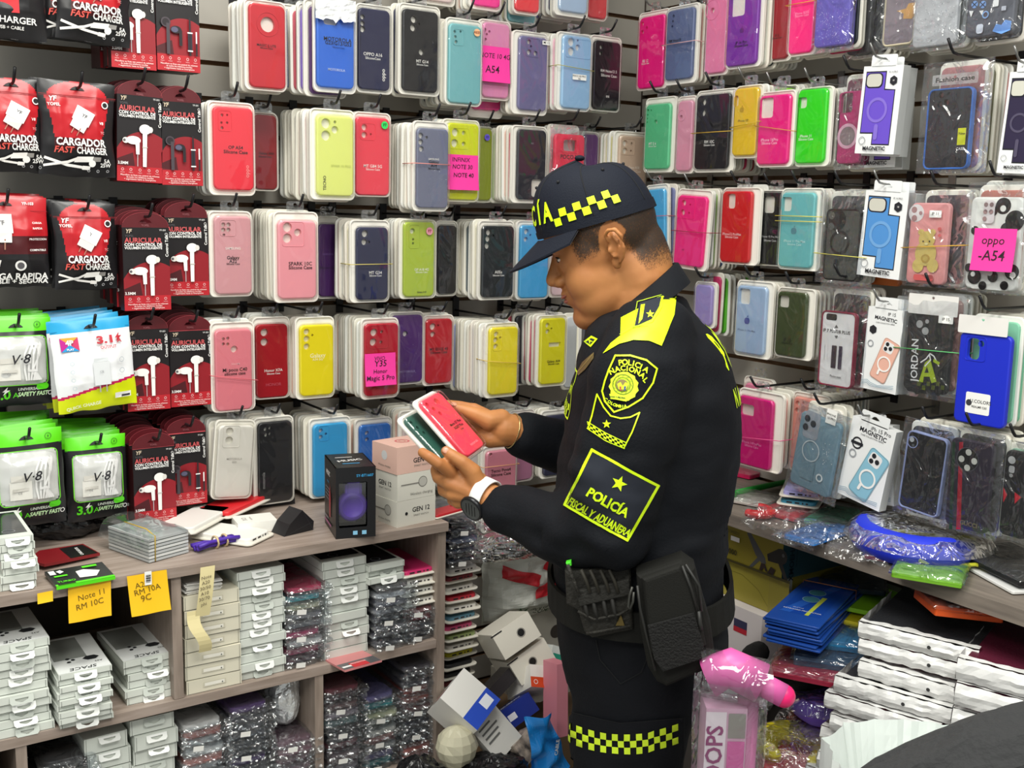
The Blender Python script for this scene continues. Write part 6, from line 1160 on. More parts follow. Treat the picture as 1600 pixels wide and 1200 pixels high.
chain(hb_, [(H(746, 760, .055), .018), (H(738, 737, .062), .0155), (H(722, 722, .068), .0122), (H(708, 713, .068), .0108), (H(697, 705, .064), .0092)], s_, 12)
# right hand: palm towards the camera, thumb along the far rim, fingers behind the packs
wr = H(788, 670, -.08)
for mc in ((740, 640, -.085, .0125), (738, 655, -.095, .012), (742, 672, -.098, .0118), (750, 687, -.094, .0112)): chain(hb_, [(wr, .021), ((wr+H(*mc[:3]))/2, .0165), (H(*mc[:3]), mc[3])], s_, 12)
chain(hb_, [(H(783, 655, -.075), .019), (H(764, 657, -.062), .0185), (H(744, 648, -.056), .0138), (H(725, 641, -.054), .0108), (H(709, 637, -.052), .0092)], s_, 12)
chain(hb_, [(H(786, 684, -.075), .017), (H(766, 686, -.07), .0165), (H(755, 680, -.074), .014)], s_, 12)
chain(hb_, [(H(740, 640, -.085), .0115), (H(716, 634, -.090), .0096), (H(700, 632, -.082), .0088), (H(690, 634, -.072), .008)], s_, 12)
chain(hb_, [(H(738, 655, -.095), .0112), (H(716, 652, -.098), .0094), (H(702, 654, -.086), .0086), (H(694, 658, -.07), .008)], s_, 12)
chain(hb_, [(H(742, 672, -.098), .0108), (H(722, 672, -.098), .0092), (H(710, 676, -.084), .0084), (H(704, 680, -.066), .0078)], s_, 12)
chain(hb_, [(H(750, 687, -.094), .0100), (H(734, 692, -.092), .0084), (H(724, 695, -.078), .0078), (H(720, 698, -.062), .0072)], s_, 12)
bodyme = remesh(hb_, .0026, 4, .5)
def relax(me, keep, it):
    n = len(me.vertices); co = [v.co.copy() for v in me.vertices]; sel = [i for i in range(n) if keep(co[i])]; S = set(sel); nbr = {i: [] for i in sel}
    for e in me.edges:
        a, b = e.vertices
        if a in S: nbr[a].append(b)
        if b in S: nbr[b].append(a)
    for _ in range(it):
        new = {i: co[i]*.4+sum((co[j] for j in nbr[i]), Vector())*(.6/len(nbr[i])) for i in sel}
        for i, c in new.items(): co[i] = c
    for i in sel: me.vertices[i].co = co[i]
    me.update()
def face_zone(p):
    if p.z < HO.z-.2: return False
    q = HXI @ p
    if abs(q.y) > .062 and -.036 < q.x < .012 and -.036 < q.z < .046: return False
    if q.x > .078 and abs(q.y) < .045: return False
    return -.16 < q.z < .1 and q.x < .13
relax(bodyme, face_zone, 15); relax(bodyme, lambda p: p.z > HO.z-.16 and (HXI @ p).x > .07 and abs((HXI @ p).y) < .05, 3)
bodyme.materials.clear(); bodyme.materials.append(SKIN); put('body', bodyme, person)
# nails, eye, brow, lips
NAIL = M('#c08a70', .3); b = MB()
def nail(p, d, up, w=.0058, l=.0065):
    d = d.normalized(); u = (up-d*up.dot(d)).normalized(); s = d.cross(u); X = Matrix(((s.x, d.x, u.x, p.x), (s.y, d.y, u.y, p.y), (s.z, d.z, u.z, p.z), (0, 0, 0, 1))); b.ball((0, 0, 0), (w, l, .0016), NAIL, X, 12, 6)
t0, t1 = H(708, 713, .068), H(697, 705, .064); nail(t1+Vector((0, .0070, .0035))-(t1-t0)*.05, t1-t0, Vector((0, .9, .5)))
t0, t1 = H(725, 641, -.054), H(709, 637, -.052); nail(t1+Vector((0, .004, .0074))-(t1-t0)*.05, t1-t0, Vector((0, .4, .9))); b.build('fingernails', person)
b = MB(); DKH = M('#1c140f', .7)
for sg in (1, -1):
    b.ball((.082, sg*.031, .0215), (.006, .011, .0045), M('#e6ddd4', .3), HX); b.ball((.0855, sg*.030, .0205), (.004, .0055, .0045), M('#1d120c', .2), HX)
    b.tube([HX @ Vector(p) for p in ((.0875, sg*.018, .0235), (.0885, sg*.029, .0265), (.083, sg*.041, .0235))], .0013, DKH, 6)
b.build('eyes', person)
b = MB()
for sg in (1, -1): b.tube([HX @ Vector(p) for p in ((.0965, sg*.012, .043), (.0965, sg*.026, .0475), (.090, sg*.043, .046), (.082, sg*.052, .041))], [.002, .0034, .003, .0012], DKH, 6)
b.build('eyebrows', person)
b = MB(); LIPM = M('#a05c4c', .45)
b.ball((0, 0, 0), (.0105, .0205, .0045), LIPM, HX @ T((.0985, 0, -.0375), rot(0, 14, 0))); b.ball((0, 0, 0), (.0102, .0185, .0055), LIPM, HX @ T((.0965, 0, -.0475))); b.build('lips', person)
b = MB(); b.ball((0, 0, 0), (.006, .0035, .009), M('#5a3020', .7), HX @ T((-.001, .0775, .0))); 
for p in ((.047, .064, -.055), (.0, .071, -.06)): b.ball(p, .0016, M('#5a3a28', .6), HX, 6, 5)
b.build('ear_shade', person) if False else None
# hair: cropped, fading into the skin
def hair_density(p):
    q = HXI @ p; x, z, y = q.x, q.z, abs(q.y)
    if z < -.11 or z > .11: return -1
    if y > .066 and ((x+.013)/.026)**2+((z-.004)/.046)**2 < 1: return -1          # the ear itself
    fr_ = (.049+.10*(z-.02)-x)/.010
    side = min(fr_, (x-.006)/.012, (z-.012-.2*max(0, .03-x))/.016)              # sideburn
    top = min(fr_, (z-.040)/.014)
    zl = .019+2.6*(x+.0244) if x > -.042 else -.030
    back = min((-.018-x)/.014, (z-zl)/.030)
    return min(.5 if x > -.01 else .72, max(side, top, back))
hv = {}; vs = []; fs = []; dens = []
for p in bodyme.polygons:
    c = p.center
    if c.z < HO.z-.13 or hair_density(c) < -.6: continue
    f = []
    for i in p.vertices:
        if i not in hv: v = bodyme.vertices[i]; hv[i] = len(vs); vs.append(tuple(v.co+v.normal*.0014)); dens.append(max(0, min(1, .5+.5*hair_density(v.co))))
        f.append(hv[i])
    fs.append(tuple(f))
hm = bpy.data.meshes.new('hair'); hm.from_pydata(vs, [], fs); hm.attributes.new('hair_cover', 'FLOAT', 'POINT').data.foreach_set('value', dens); hm.polygons.foreach_set('use_smooth', [True]*len(fs))
hmat = bpy.data.materials.new('cropped_hair'); hmat.use_nodes = True; N_ = hmat.node_tree.nodes; L_ = hmat.node_tree.links; bs = N_['Principled BSDF']; bs.inputs['Base Color'].default_value = (*lin('#2a2018'), 1); bs.inputs['Roughness'].default_value = .6
at_ = N_.new('ShaderNodeAttribute'); at_.attribute_name = 'hair_cover'; tc = N_.new('ShaderNodeTexCoord'); mp = N_.new('ShaderNodeMapping'); mp.inputs['Scale'].default_value = (1.6, 1, .45); nz = N_.new('ShaderNodeTexNoise'); nz.inputs['Scale'].default_value = 750; nz.inputs['Detail'].default_value = 1
ad = N_.new('ShaderNodeMath'); ad.operation = 'MULTIPLY_ADD'; ad.inputs[1].default_value = .52; L_.new(at_.outputs['Fac'], ad.inputs[0]); L_.new(tc.outputs['Object'], mp.inputs[0]); L_.new(mp.outputs[0], nz.inputs['Vector']); L_.new(nz.outputs['Fac'], ad.inputs[2])
gt = N_.new('ShaderNodeMapRange'); gt.inputs['From Min'].default_value = .66; gt.inputs['From Max'].default_value = .86; gt.inputs['To Max'].default_value = .85; L_.new(ad.outputs[0], gt.inputs['Value']); tr = N_.new('ShaderNodeBsdfTransparent'); mx = N_.new('ShaderNodeMixShader'); L_.new(gt.outputs[0], mx.inputs[0]); L_.new(tr.outputs[0], mx.inputs[1]); L_.new(bs.outputs[0], mx.inputs[2]); L_.new(mx.outputs[0], N_['Material Output'].inputs[0])
hm.materials.append(hmat); put('hair', hm, person)
# -------- cap: crown, visor, checks, lettering
cap = bpy.data.objects.new('cap', None); COL.objects.link(cap); cap.parent = person
def crown(phi, t, lift=0.0):
    """phi 0 front .. +90 his left; t 0 rim .. 1 top"""
    c, s = math.cos(phi), math.sin(phi); a = .100+.006*c; rx, ry = a, .0815
    e = max(0, t)*PI/2; k = max(0, math.cos(e))**(.56-.06*c)
    h = math.sin(e)**(1.03+.09*c)*.098
    base = .056+.010*c-.004*abs(s)
    x = .002+rx*c*k-.010*t*(1-k); y = ry*s*k; z = base+h
    n = Vector((c*k, s*k, math.sin(e))).normalized()
    return tuple(HX @ (Vector((x, y, z))+n*lift))
b = MB(); b.grid(lambda u, v: crown(2*PI*u, v*.995), 56, 18, CAPM)
b.grid(lambda u, v: crown(2*PI*u, v*.99, -.003), 40, 10, M('#0c0f17', .9), flip=True)
b.grid(lambda u, v: crown(2*PI*u, -.01+.10*v, .0014), 56, 2, CAPM)
for i in range(6):
    ph = math.radians(30+60*i); b.tube([crown(ph, .05+.94*k/12, .0003) for k in range(13)], .0011, M('#090c12', .9), 5); q = math.radians(60*i); e0 = crown(q, .62, .0008); b.ball(e0, .0028, M('#0a0d14', .8), None, 8, 6)
b.ball(crown(0, .999, 0), (.0085, .0085, .005), CAPM)
b.build('crown', cap)
def visor(u, v, o=0):
    a = (u-.5)*2*math.radians(74); c, s = math.cos(a), math.sin(a); ext = .064*v*max(0, math.cos(a*1.12))**.55
    x0, y0 = .004+.106*c, .0815*s; x = x0+ext; y = y0*(1+.06*v); z = .060+.004*c-.030*v*max(0, c)**1.2-.011*(abs(s)**2.2)*v-.005*abs(s)
    return tuple(HX @ Vector((x, y, z+o)))
b = MB(); b.grid(lambda u, v: visor(u, v), 28, 8, CAPM); b.grid(lambda u, v: visor(u, v, -.003), 28, 8, M('#0b0e16', .85), flip=True)
b.grid(lambda u, v: visor(u, 1, -.003*v), 28, 1, CAPM, flip=True); b.build('visor', cap)
b = MB()
def cq(p0, p1, t0, t1, lift, m): b.grid(lambda u, v: crown(math.radians(p0+(p1-p0)*u), t0+(t1-t0)*v, lift), 3, 2, m)
for sg in (1,):
    for k in range(9):
        p = 52+k*7.4; row = k % 2; t = .10+.085*row+.006*k
        cq(sg*p, sg*(p+7.4), t, t+.085, .0022, NEON)
        if k in (): pass
b.build('checks', cap); b = MB()
word = 'POLICÍA'; 
for i, ch in enumerate(word):
    vs_, fs_ = text_geo(ch, .035); ph = (i-3)*-.0185*1.0; b.add([crown(((i-3)*.0215+.010+u*.028)/.095, .27+v*.30, .0028) for u, v, _ in vs_], fs_, NEON)
b.build('lettering', cap)
# -------- jacket
def ring_pts(z, f0, f1, hw, n=40, grow=0.0, e=2.5):
    c = (f0+f1)/2; a = abs(f1-f0)/2+grow; bb = hw+grow; o = []
    for i in range(n): t = 2*PI*i/n; ct, st = math.cos(t), math.sin(t); o.append(Vector((c+a*math.copysign(abs(ct)**(2/e), ct), bb*math.copysign(abs(st)**(2/e), st), z)))
    return o
SIL = [(464, 985, 1072, .06), (480, 960, 1080, .08), (492, 935, 1094, .12), (512, 920, 1112, .165), (545, 908, 1132, .195), (600, 893, 1150, .205), (660, 882, 1156, .21), (720, 876, 1151, .21), (780, 868, 1143, .212), (840, 866, 1136, .215), (880, 869, 1131, .215), (905, 872, 1130, .213)]
def ringat(py, pf, pb, hw, grow=0): a, c = bp(pf, py, 0), bp(pb, py, 0); return ring_pts((a.z+c.z)/2, a.x, c.x, hw, grow=grow)
def loft(mb, rings, m, X=None):
    n = len(rings[0]); mb.add([p for r in rings for p in r], [(i*n+k, i*n+(k+1) % n, (i+1)*n+(k+1) % n, (i+1)*n+k) for i in range(len(rings)-1) for k in range(n)]+[tuple(range(n)), tuple(reversed(range((len(rings)-1)*n, len(rings)*n)))], m, X, True)
jb = MB(); loft(jb, [ringat(*s) for s in SIL], CLOTH)
for sg in (1, -1): chain(jb, [(bp(1022, 520, sg*.06), .05), (bp(1015, 537, sg*.13), .068)], CLOTH, 20)
chain(jb, [(bp(1018, 530, .13), .072), (bp(1003, 590, .185), .076), (bp(985, 660, .20), .075), (bp(964, 750, .212), .073), (bp(955, 818, .212), .070), (bp(915, 836, .18), .062), (bp(862, 820, .135), .053), (bp(815, 803, .095), .046), (bp(790, 797, .078), .043)], CLOTH, 20)
chain(jb, [(bp(1010, 540, -.13), .07), (bp(960, 640, -.195), .066), (bp(910, 705, -.19), .060), (bp(862, 694, -.14), .050), (bp(822, 681, -.105), .043)], CLOTH, 20)
EL = bp(950, 826, .215)
def jfold(p):
    f = noise.noise(Vector((p.x*9, p.y*9, p.z*20)))*.008+noise.noise(Vector((p.x*20, p.y*20, p.z*45+5)))*.002
    d = (p-EL).length
    if d < .17: f += (.17-d)/.17*.016*noise.noise(Vector((p.x*14-p.z*26, p.y*10, p.z*26+p.x*18)))
    if p.z < 1.12 and p.y < .2: f += .010*noise.noise(Vector((p.x*5, p.y*5, p.z*30+2)))
    return f
jme = remesh(jb, .0075, 5, .5, jfold); jme.materials.clear(); jme.materials.append(CLOTH)
jacket = put('jacket', jme, person)
# collar
b = MB()
cb_, cf_ = bp(1060, 410, 0), bp(917, 516, 0); db_, df_ = bp(1079, 440, 0), bp(911, 540, 0)
def cring(bk, fr_, hw, n=48): c = (bk+fr_)/2; a = (fr_-bk)/2; return [c+a*math.cos(t)+Vector((0, hw*math.sin(t), 0)) for t in [2*PI*i/n for i in range(n)]]
R1, R2 = cring(cb_, cf_, .088), cring(db_, df_, .112); R3 = cring(cb_+Vector((.006, 0, 0)), cf_+Vector((-.006, 0, 0)), .082); R4 = cring(db_+Vector((.02, 0, -.02)), df_+Vector((-.02, 0, -.02)), .09)
n = 48; b.add(R4+R3+R1+R2, [(i*n+k, (i+1)*n+k, (i+1)*n+(k+1) % n, i*n+(k+1) % n) for i in range(3) for k in range(n)], CLOTH, None, True); b.build('collar', person)
# -------- trousers down to the boots
tb_ = MB(); loft(tb_, [ringat(*s) for s in ((872, 872, 1130, .205), (905, 873, 1131, .208), (950, 873, 1134, .208), (1000, 875, 1136, .205), (1045, 880, 1120, .19))], TROU)
kn = bp(985, 1150, .10)
chain(tb_, [(bp(1005, 1010, .10), .118), (bp(992, 1090, .105), .106), (bp(980, 1160, .10), .097), (Vector((kn.x, .10, .52)), .085), (Vector((kn.x-.01, .11, .30)), .075), (Vector((kn.x-.02, .11, .13)), .068)], TROU, 24)
chain(tb_, [(bp(1005, 1010, -.10), .118), (bp(990, 1100, -.10), .104), (bp(975, 1180, -.10), .095), (Vector((kn.x-.02, -.11, .50)), .085), (Vector((kn.x-.03, -.11, .30)), .075), (Vector((kn.x-.04, -.11, .13)), .068)], TROU, 24)
tme = remesh(tb_, .009, 5, .5, lambda p: noise.noise(Vector((p.x*8, p.y*8, p.z*14)))*.005+noise.noise(Vector((p.x*20, p.y*20, p.z*30)))*.0018); tme.materials.clear(); tme.materials.append(TROU); put('trousers', tme, person)
b = MB()
for L_, dx in ((.11, -.02), (-.11, -.04)): chain(b, [((kn.x+dx, L_, .14), .062), ((kn.x+dx, L_, .05), .05)], BLACKW, 16); b.ball((kn.x+dx+.07, L_, .042), (.125, .05, .042), BLACKW)
for v in range(len(b.v)):
    if b.v[v][2] < .001: b.v[v] = (b.v[v][0], b.v[v][1], .001)
b.build('boots', person)
# -------- embroidery laid on the cloth
BV = {}
def bvh(key, mes):
    vs = []; ps = []
    for me in mes: o = len(vs); vs += [v.co.copy() for v in me.vertices]; ps += [tuple(o+i for i in p.vertices) for p in me.polygons]
    BV[key] = BVHTree.FromPolygons(vs, ps)
bvh('j', [jme]); bvh('t', [tme])
from mathutils.geometry import delaunay_2d_cdt
class PArt:
    """embroidery in photo coordinates, seated on a cloth surface; every vertex rests on the cloth itself"""
    def __init__(s, mb, key, fn=None, lift=.0016): s.mb, s.t, s.fn, s.l, s.k = mb, BV[key], fn, lift, 0
    def hit(s, u, v):
        if s.fn: o, d = s.fn(u, v)
        else: o = PXI @ CAM; d = (PXI.to_3x3() @ ray(u, v)).normalized()
        p, n, i, q = s.t.ray_cast(o, d)
        if p is None: p, n, i, q = min((s.t.find_nearest(o+d*(1.2+.04*j)) for j in range(25)), key=lambda h: h[3])
        if n.dot(d) > 0: n = -n
        return p+n*(s.l+s.k*.0005)
    def tri(s, vs, fs, m):
        s.mb.add([s.hit(*v) for v in vs], fs, m, None, True); return s
    def poly(s, pts, m, st=5.0):
        x0, x1 = min(p[0] for p in pts), max(p[0] for p in pts); y0, y1 = min(p[1] for p in pts), max(p[1] for p in pts); P = []
        n = len(pts)
        for i in range(n):
            a, b = Vector(pts[i]), Vector(pts[(i+1) % n]); k = max(1, int((b-a).length/st)); P += [a.lerp(b, j/k) for j in range(k)]
        nb_ = len(P); y = y0+st*.5
        while y < y1:
            x = x0+st*.5
            while x < x1: P.append(Vector((x, y))); x += st
            y += st
        vs, _, fs, *_r = delaunay_2d_cdt(P, [], [list(range(nb_))], 1, 1e-4)
        s.tri([(v.x, v.y) for v in vs], [tuple(reversed(f)) for f in fs], m); s.k += 1; return s
    def line(s, pts, wd, m, closed=False, st=4.0):
        L = pts+[pts[0]] if closed else pts
        for i in range(len(L)-1):
            a, b = Vector(L[i]), Vector(L[i+1]); d = (b-a); k = max(1, int(d.length/st)); d.normalize(); nn = Vector((-d.y, d.x))*wd/2; vs = []
            for j in range(k+1): q = a.lerp(b, j/k)+d*(wd*.35 if j == k else (-wd*.35 if j == 0 else 0)); vs += [tuple(q+nn), tuple(q-nn)]
            s.tri(vs, [(2*j, 2*j+2, 2*j+3, 2*j+1) for j in range(k)], m)
        s.k += 1; return s
    def text(s, t, x, y, size, m, ang=0, bold=.03, width=None, lean=0):
        vs, fs = text_geo(t, bold, lean); sx = size
        if width: sx = width/(max(v[0] for v in vs)-min(v[0] for v in vs))
        c, q = math.cos(math.radians(ang)), math.sin(math.radians(ang))
        s.tri([(x+u*sx*c+v*size*q, y+u*sx*q-v*size*c) for u, v, _ in vs], fs, m); s.k += 1; return s
    def star(s, x, y, r, m, a=-90): return s.poly([(x+(r if i % 2 == 0 else r*.42)*math.cos(math.radians(a+36*i)), y+(r if i % 2 == 0 else r*.42)*math.sin(math.radians(a+36*i))) for i in range(10)], m, 3)
DARK = M('#141a26', .85)
b = MB(); a = PArt(b, 'j')
a.poly([(1059, 447), (1053, 492), (1033, 541), (1014, 533), (990, 532), (968, 538), (943, 553), (955, 537), (970, 525), (971, 497), (1002, 481), (1032, 463)], NEON)
a.poly([(1033, 465), (1030, 480), (1018, 500), (992, 512), (996, 492), (1000, 475)], DARK); a.poly([(1002, 478), (1008, 477), (1004, 500), (998, 508), (1000, 494)], NEON); a.star(1016, 493, 6.5, NEON); a.line([(1036, 463), (1033, 482), (1019, 504), (990, 514), (994, 490), (997, 474)], 1.0, M('#a8c414', .6), True)
a.line([(970, 525), (990, 513), (1012, 510)], .8, M('#a8c414', .6)); b.build('shoulder_board', person)
b = MB(); a = PArt(b, 'j')
sh = [(962, 556), (985, 556), (1010, 563), (1026, 576), (1020, 598), (1004, 622), (982, 636), (960, 644), (946, 627), (942, 611), (946, 595), (952, 578)]
a.line(sh, 2.6, NEON, True)
for i, (ch, x, y, g) in enumerate(zip('POLICIA', (970, 977, 984.5, 990, 996, 1001.5, 1009), (567.5, 566.8, 567.5, 568.8, 571, 573.5, 578), (-8, -2, 6, 12, 18, 24, 32))): a.text(ch, x, y, 12, NEON, g); a.k = 1
for i, (ch, x, y, g) in enumerate(zip('NACIONAL', (957, 965.5, 974, 980.5, 987.5, 996, 1003.5, 1008), (581, 577.5, 576, 576.5, 578, 581.5, 587, 594), (-28, -15, -5, 2, 14, 24, 38, 50))): a.text(ch, x, y, 11.5, NEON, g); a.k = 1
def pc(x, y, r, ry=None): return [(x+r*math.cos(2*PI*i/24), y+(ry or r)*math.sin(2*PI*i/24)) for i in range(24)]
a.poly([(x+(1.5 if i % 2 else -1), y) for i, (x, y) in enumerate(pc(975, 604, 22, 23))], NEON2); a.line(pc(974, 601, 15.5), 1.0, M('#5a6a10', .7), True); a.line(pc(974, 601, 11), .9, M('#5a6a10', .7), True); a.poly(pc(973, 602, 9), M('#8a7a48', .7), 3)
a.poly([(966, 600), (971, 597), (974, 603), (978, 597), (983, 600), (979, 609), (968, 609)], NEON2, 3); a.poly([(969, 604), (972, 604), (972, 611), (970, 611)], M('#b04838', .7), 3); a.poly([(976, 604), (979, 604), (978, 611), (976, 611)], M('#3a4a8a', .7), 3)
for k in range(12): q = math.radians(30*k); a.line([(974+12.4*math.cos(q), 601+12.4*math.sin(q)), (974+14.4*math.cos(q+.2), 601+14.4*math.sin(q+.2))], .8, M('#5a6a10', .7)); a.k -= 1
a.poly([(955, 616), (976, 619), (980, 628), (973, 626), (957, 624)], NEON2, 4); a.text('DIOS Y PATRIA', 967, 621.5, 3.2, DARK, 5)
for ch, x, y, g in zip('COLOMBIA', (950, 953.5, 957.5, 961.5, 966, 970, 973.5, 977.5), (625, 628.5, 631, 633, 634.5, 635.3, 635.6, 635), (45, 35, 26, 18, 12, 6, 0, -6)): a.text(ch, x, y, 6.6, NEON, g); a.k = 3
b.build('shield_patch', person)
b = MB(); a = PArt(b, 'j')
a.line([(920, 669), (926, 650), (934, 616), (944, 636), (955, 650), (970, 654), (985, 652), (999, 645), (987, 676), (975, 699)], 2.2, NEON); a.star(949, 663, 7, NEON)
for k in range(14):
    t0, t1 = k/14, (k+1)/14
    for r in range(3):
        if (k+r) % 2 == 0:
            f = lambda t, s: (920+57*t+(.6*s*0), 661+30*t+2*math.sin(t*PI)+s*3.0); a.poly([f(t0, r), f(t1, r), f(t1, r+1), f(t0, r+1)], NEON, 4); a.k -= 1
a.k += 1; a.line([(920, 660), (948, 677), (978, 691)], 1.2, NEON); a.line([(920, 670), (946, 688), (976, 700)], 1.2, NEON); b.build('chevron_patch', person)
b = MB(); a = PArt(b, 'j')
a.poly([(926, 704), (1027, 760), (978, 844), (884, 790)], DARK, 6); a.line([(926, 703), (1027, 759), (979, 844), (884, 789)], 4.2, NEON, True); a.star(967, 755, 13, NEON, -66)
a.text('POLICÍA', 950, 785, 21, NEON, 30, .035, width=70); a.text('FISCAL Y ADUANERA', 937, 808, 19, NEON, 30, .03, width=104); b.build('sleeve_patch', person)
# chest tag and back print: seated from straight in front and straight behind
b = MB(); a = PArt(b, 'j', lambda u, v: (Vector((1.0, .0, 0))+Vector((0, u, v)), Vector((-1, 0, 0))))
cz = bp(900, 612, .1).z; k_ = lambda u, v: (.055+u, cz+v)
a.line([k_(-.045, -.045), k_(.045, -.045), k_(.045, .015), k_(.03, .03), k_(-.045, .03)], .003, NEON, True, .006)
for i, ch in enumerate('POLICIA'): vs, fs = text_geo(ch, .03); a.tri([k_(.034-.0113*i-u_*.016, .0+v_*.02) for u_, v_, _ in vs], [tuple(reversed(f)) for f in fs], NEON)
for i in range(8):
    for r in range(2):
        if (i+r) % 2 == 0: q = .04-.01*i; z0 = -.022-.01*r; a.poly([k_(q, z0), k_(q-.01, z0), k_(q-.01, z0-.01), k_(q, z0-.01)], NEON, .006); a.k -= 1
b.build('chest_tag', person)
b = MB(); a = PArt(b, 'j'); a.poly([(913, 534), (925, 525), (935, 530), (924, 543)], NEON, 4); a.poly([(917, 535), (925, 529), (931, 531), (924, 539)], DARK, 4); a.text('A', 924, 534, 8, NEON, -35); b.build('collar_badge', person)
b = MB(); a = PArt(b, 'j'); a.poly([(902, 583), (911, 566), (929, 551), (929, 560), (916, 577), (905, 587)], M('#7a6840', .4, .5), 3); a.line([(904, 582), (916, 568), (927, 555)], 1.0, M('#b09a5a', .4, .5)); b.build('metal_badge', person)
b = MB(); a = PArt(b, 'j', lambda u, v: (Vector((-1.0, 0, 0))+Vector((0, u, v)), Vector((1, 0, 0)))); bz = bp(1145, 590, 0).z
for wd, zz, hh in (('POLICÍA', .05, .075), ('NACIONAL', -.02, .04)):
    st = .22/len(wd)
    for i, ch in enumerate(wd): vs, fs = text_geo(ch, .03); a.tri([(-.11+st*(i+.5)-0+u_*st*1.0, bz+zz+v_*hh) for u_, v_, _ in [(-u, v, 0) for u, v, _ in vs]] if False else [(.11-st*(i+.5)-u_*st, bz+zz+v_*hh) for u_, v_, _ in vs], fs, NEON)
b.build('back_print', person)
# thigh pocket flap with checks
b = MB(); a = PArt(b, 't', lift=.004); a.poly([(884, 1110), (970, 1128), (1066, 1120), (1066, 1175), (1060, 1205), (882, 1200)], TROU, 7); a.line([(884, 1110), (970, 1128), (1066, 1120), (1065, 1180)], 1.0, M('#05070b', .9)); a.line([(885, 1107), (884, 1200)], 1.0, M('#05070b', .9))
for k in range(19):
    for r in range(3):
        if (k+r) % 2 == 0:
            f = lambda i, j: (887+8.9*i+(2.0*j*0), 1126+22*(1-((i-10)/10.0)**2)*.85+(-2 if i > 14 else 0)+j*10.3); a.poly([f(k, r), f(k+1, r), f(k+1, r+1), f(k, r+1)], NEON2, 5); a.k -= 1
a.k += 1; b.build('pocket_flap', person)
b = MB(); a = PArt(b, 't'); a.line([(932, 1000), (938, 1030), (970, 1068)], 1.6, M('#04060a', .9)); a.line([(970, 1068), (1002, 1050), (1010, 1030)], 1.6, M('#04060a', .9)); b.build('pocket_seam', person)
# belt with pouch and holder
b = MB()
BR = [ringat(*s, grow=g) for s, g in (((884, 870, 1131, .214), .008), ((884, 870, 1131, .214), .014), ((926, 872, 1132, .211), .016), ((926, 872, 1132, .211), .008))]
n = len(BR[0]); b.add([p for r in BR for p in r], [(i*n+k, i*n+(k+1) % n, ((i+1) % 4)*n+(k+1) % n, ((i+1) % 4)*n+k) for i in range(4) for k in range(n)], BLACKW); b.build('belt', person)
def pxpoly(pts, L): return [(p.x, p.z) for p in (bp(x, y, L) for x, y in pts)]
def pslab(mb, pts, L0, L1, m, bev=.004):
    """outline traced at L1 (outer face), thick to L0"""
    q = pxpoly(pts, L1); vs, fs = slab_geo(q, [], abs(L1-L0), bev)       # slab in x,z facing -y; turn to face +y
    mb.add([(x, -y+(L0+L1)/2, z) for x, y, z in vs], [tuple(reversed(f)) for f in fs], m)
def ptube(mb, pts, L, r, m, n=6): mb.tube([bp(x, y, L) for x, y in pts], r, m, n)
pouch_ = bpy.data.objects.new('hip_pouch', None); COL.objects.link(pouch_); pouch_.parent = person
b = MB(); pslab(b, [(994, 900), (1030, 888), (1066, 876), (1086, 890), (1098, 935), (1112, 985), (1118, 1030), (1108, 1048), (1042, 1076), (1026, 1068), (1012, 1045), (1000, 985)], .215, .275, BLACKW, .012); pslab(b, [(1003, 905), (1062, 884), (1080, 898), (1104, 1010), (1040, 1052), (1016, 1020)], .27, .288, BLACKW, .007); b.build('bag_body', pouch_)
b = MB(); pslab(b, [(1012, 978), (1084, 958), (1100, 1010), (1096, 1030), (1036, 1050), (1022, 1030)], .286, .291, VELC, .001); b.build('velcro_panel', pouch_)
b = MB(); ZP = M('#232321', .5, .2); ptube(b, [(996, 915), (1000, 950), (1012, 1000), (1024, 1048)], .283, .0022, ZP); ptube(b, [(1066, 884), (1080, 920), (1090, 955)], .289, .0022, ZP); ptube(b, [(1071, 882), (1092, 915), (1096, 955)], .287, .0022, ZP); ptube(b, [(1092, 955), (1094, 975), (1096, 984)], .29, .003, ZP); ptube(b, [(988, 917), (984, 930), (981, 948), (985, 952), (989, 940), (990, 925)], .285, .002, M('#3a3a36', .4, .4)); b.build('zips', pouch_)
hold = bpy.data.objects.new('magazine_holder', None); COL.objects.link(hold); hold.parent = person
OLV = M('#1d1b15', .75, bump=(150, .4)); b = MB(); pslab(b, [(882, 893), (985, 884), (990, 985), (925, 998), (913, 988), (903, 955), (885, 945)], .205, .235, OLV, .006); pslab(b, [(898, 925), (983, 905), (985, 930), (906, 948)], .234, .246, M('#191813', .8, bump=(150, .4)), .002); b.build('holder_body', hold)
b = MB(); ptube(b, [(887, 882), (893, 900), (898, 912), (905, 930)], .25, .003, OLV); ptube(b, [(903, 955), (928, 968), (968, 960), (985, 950)], .243, .0022, OLV)
for x in (912, 926, 942, 956): ptube(b, [(x-4, 890), (x+4, 908), (x+10, 926)], .247, .0028, M('#26231a', .7)); ptube(b, [(x, 935), (x+4, 955), (x+8, 968)], .242, .0035, M('#14130f', .7))
ptube(b, [(916, 990), (940, 986), (985, 978)], .24, .0025, OLV); b.build('cords', hold)
b = MB(); pslab(b, [(962, 978), (970, 960), (976, 978)], .236, .240, M('#5a4a1a', .7), .0005); pslab(b, [(884, 880), (892, 878), (893, 884), (886, 886)], .236, .25, M('#4ad02a', .5), .001); b.build('tag', hold)
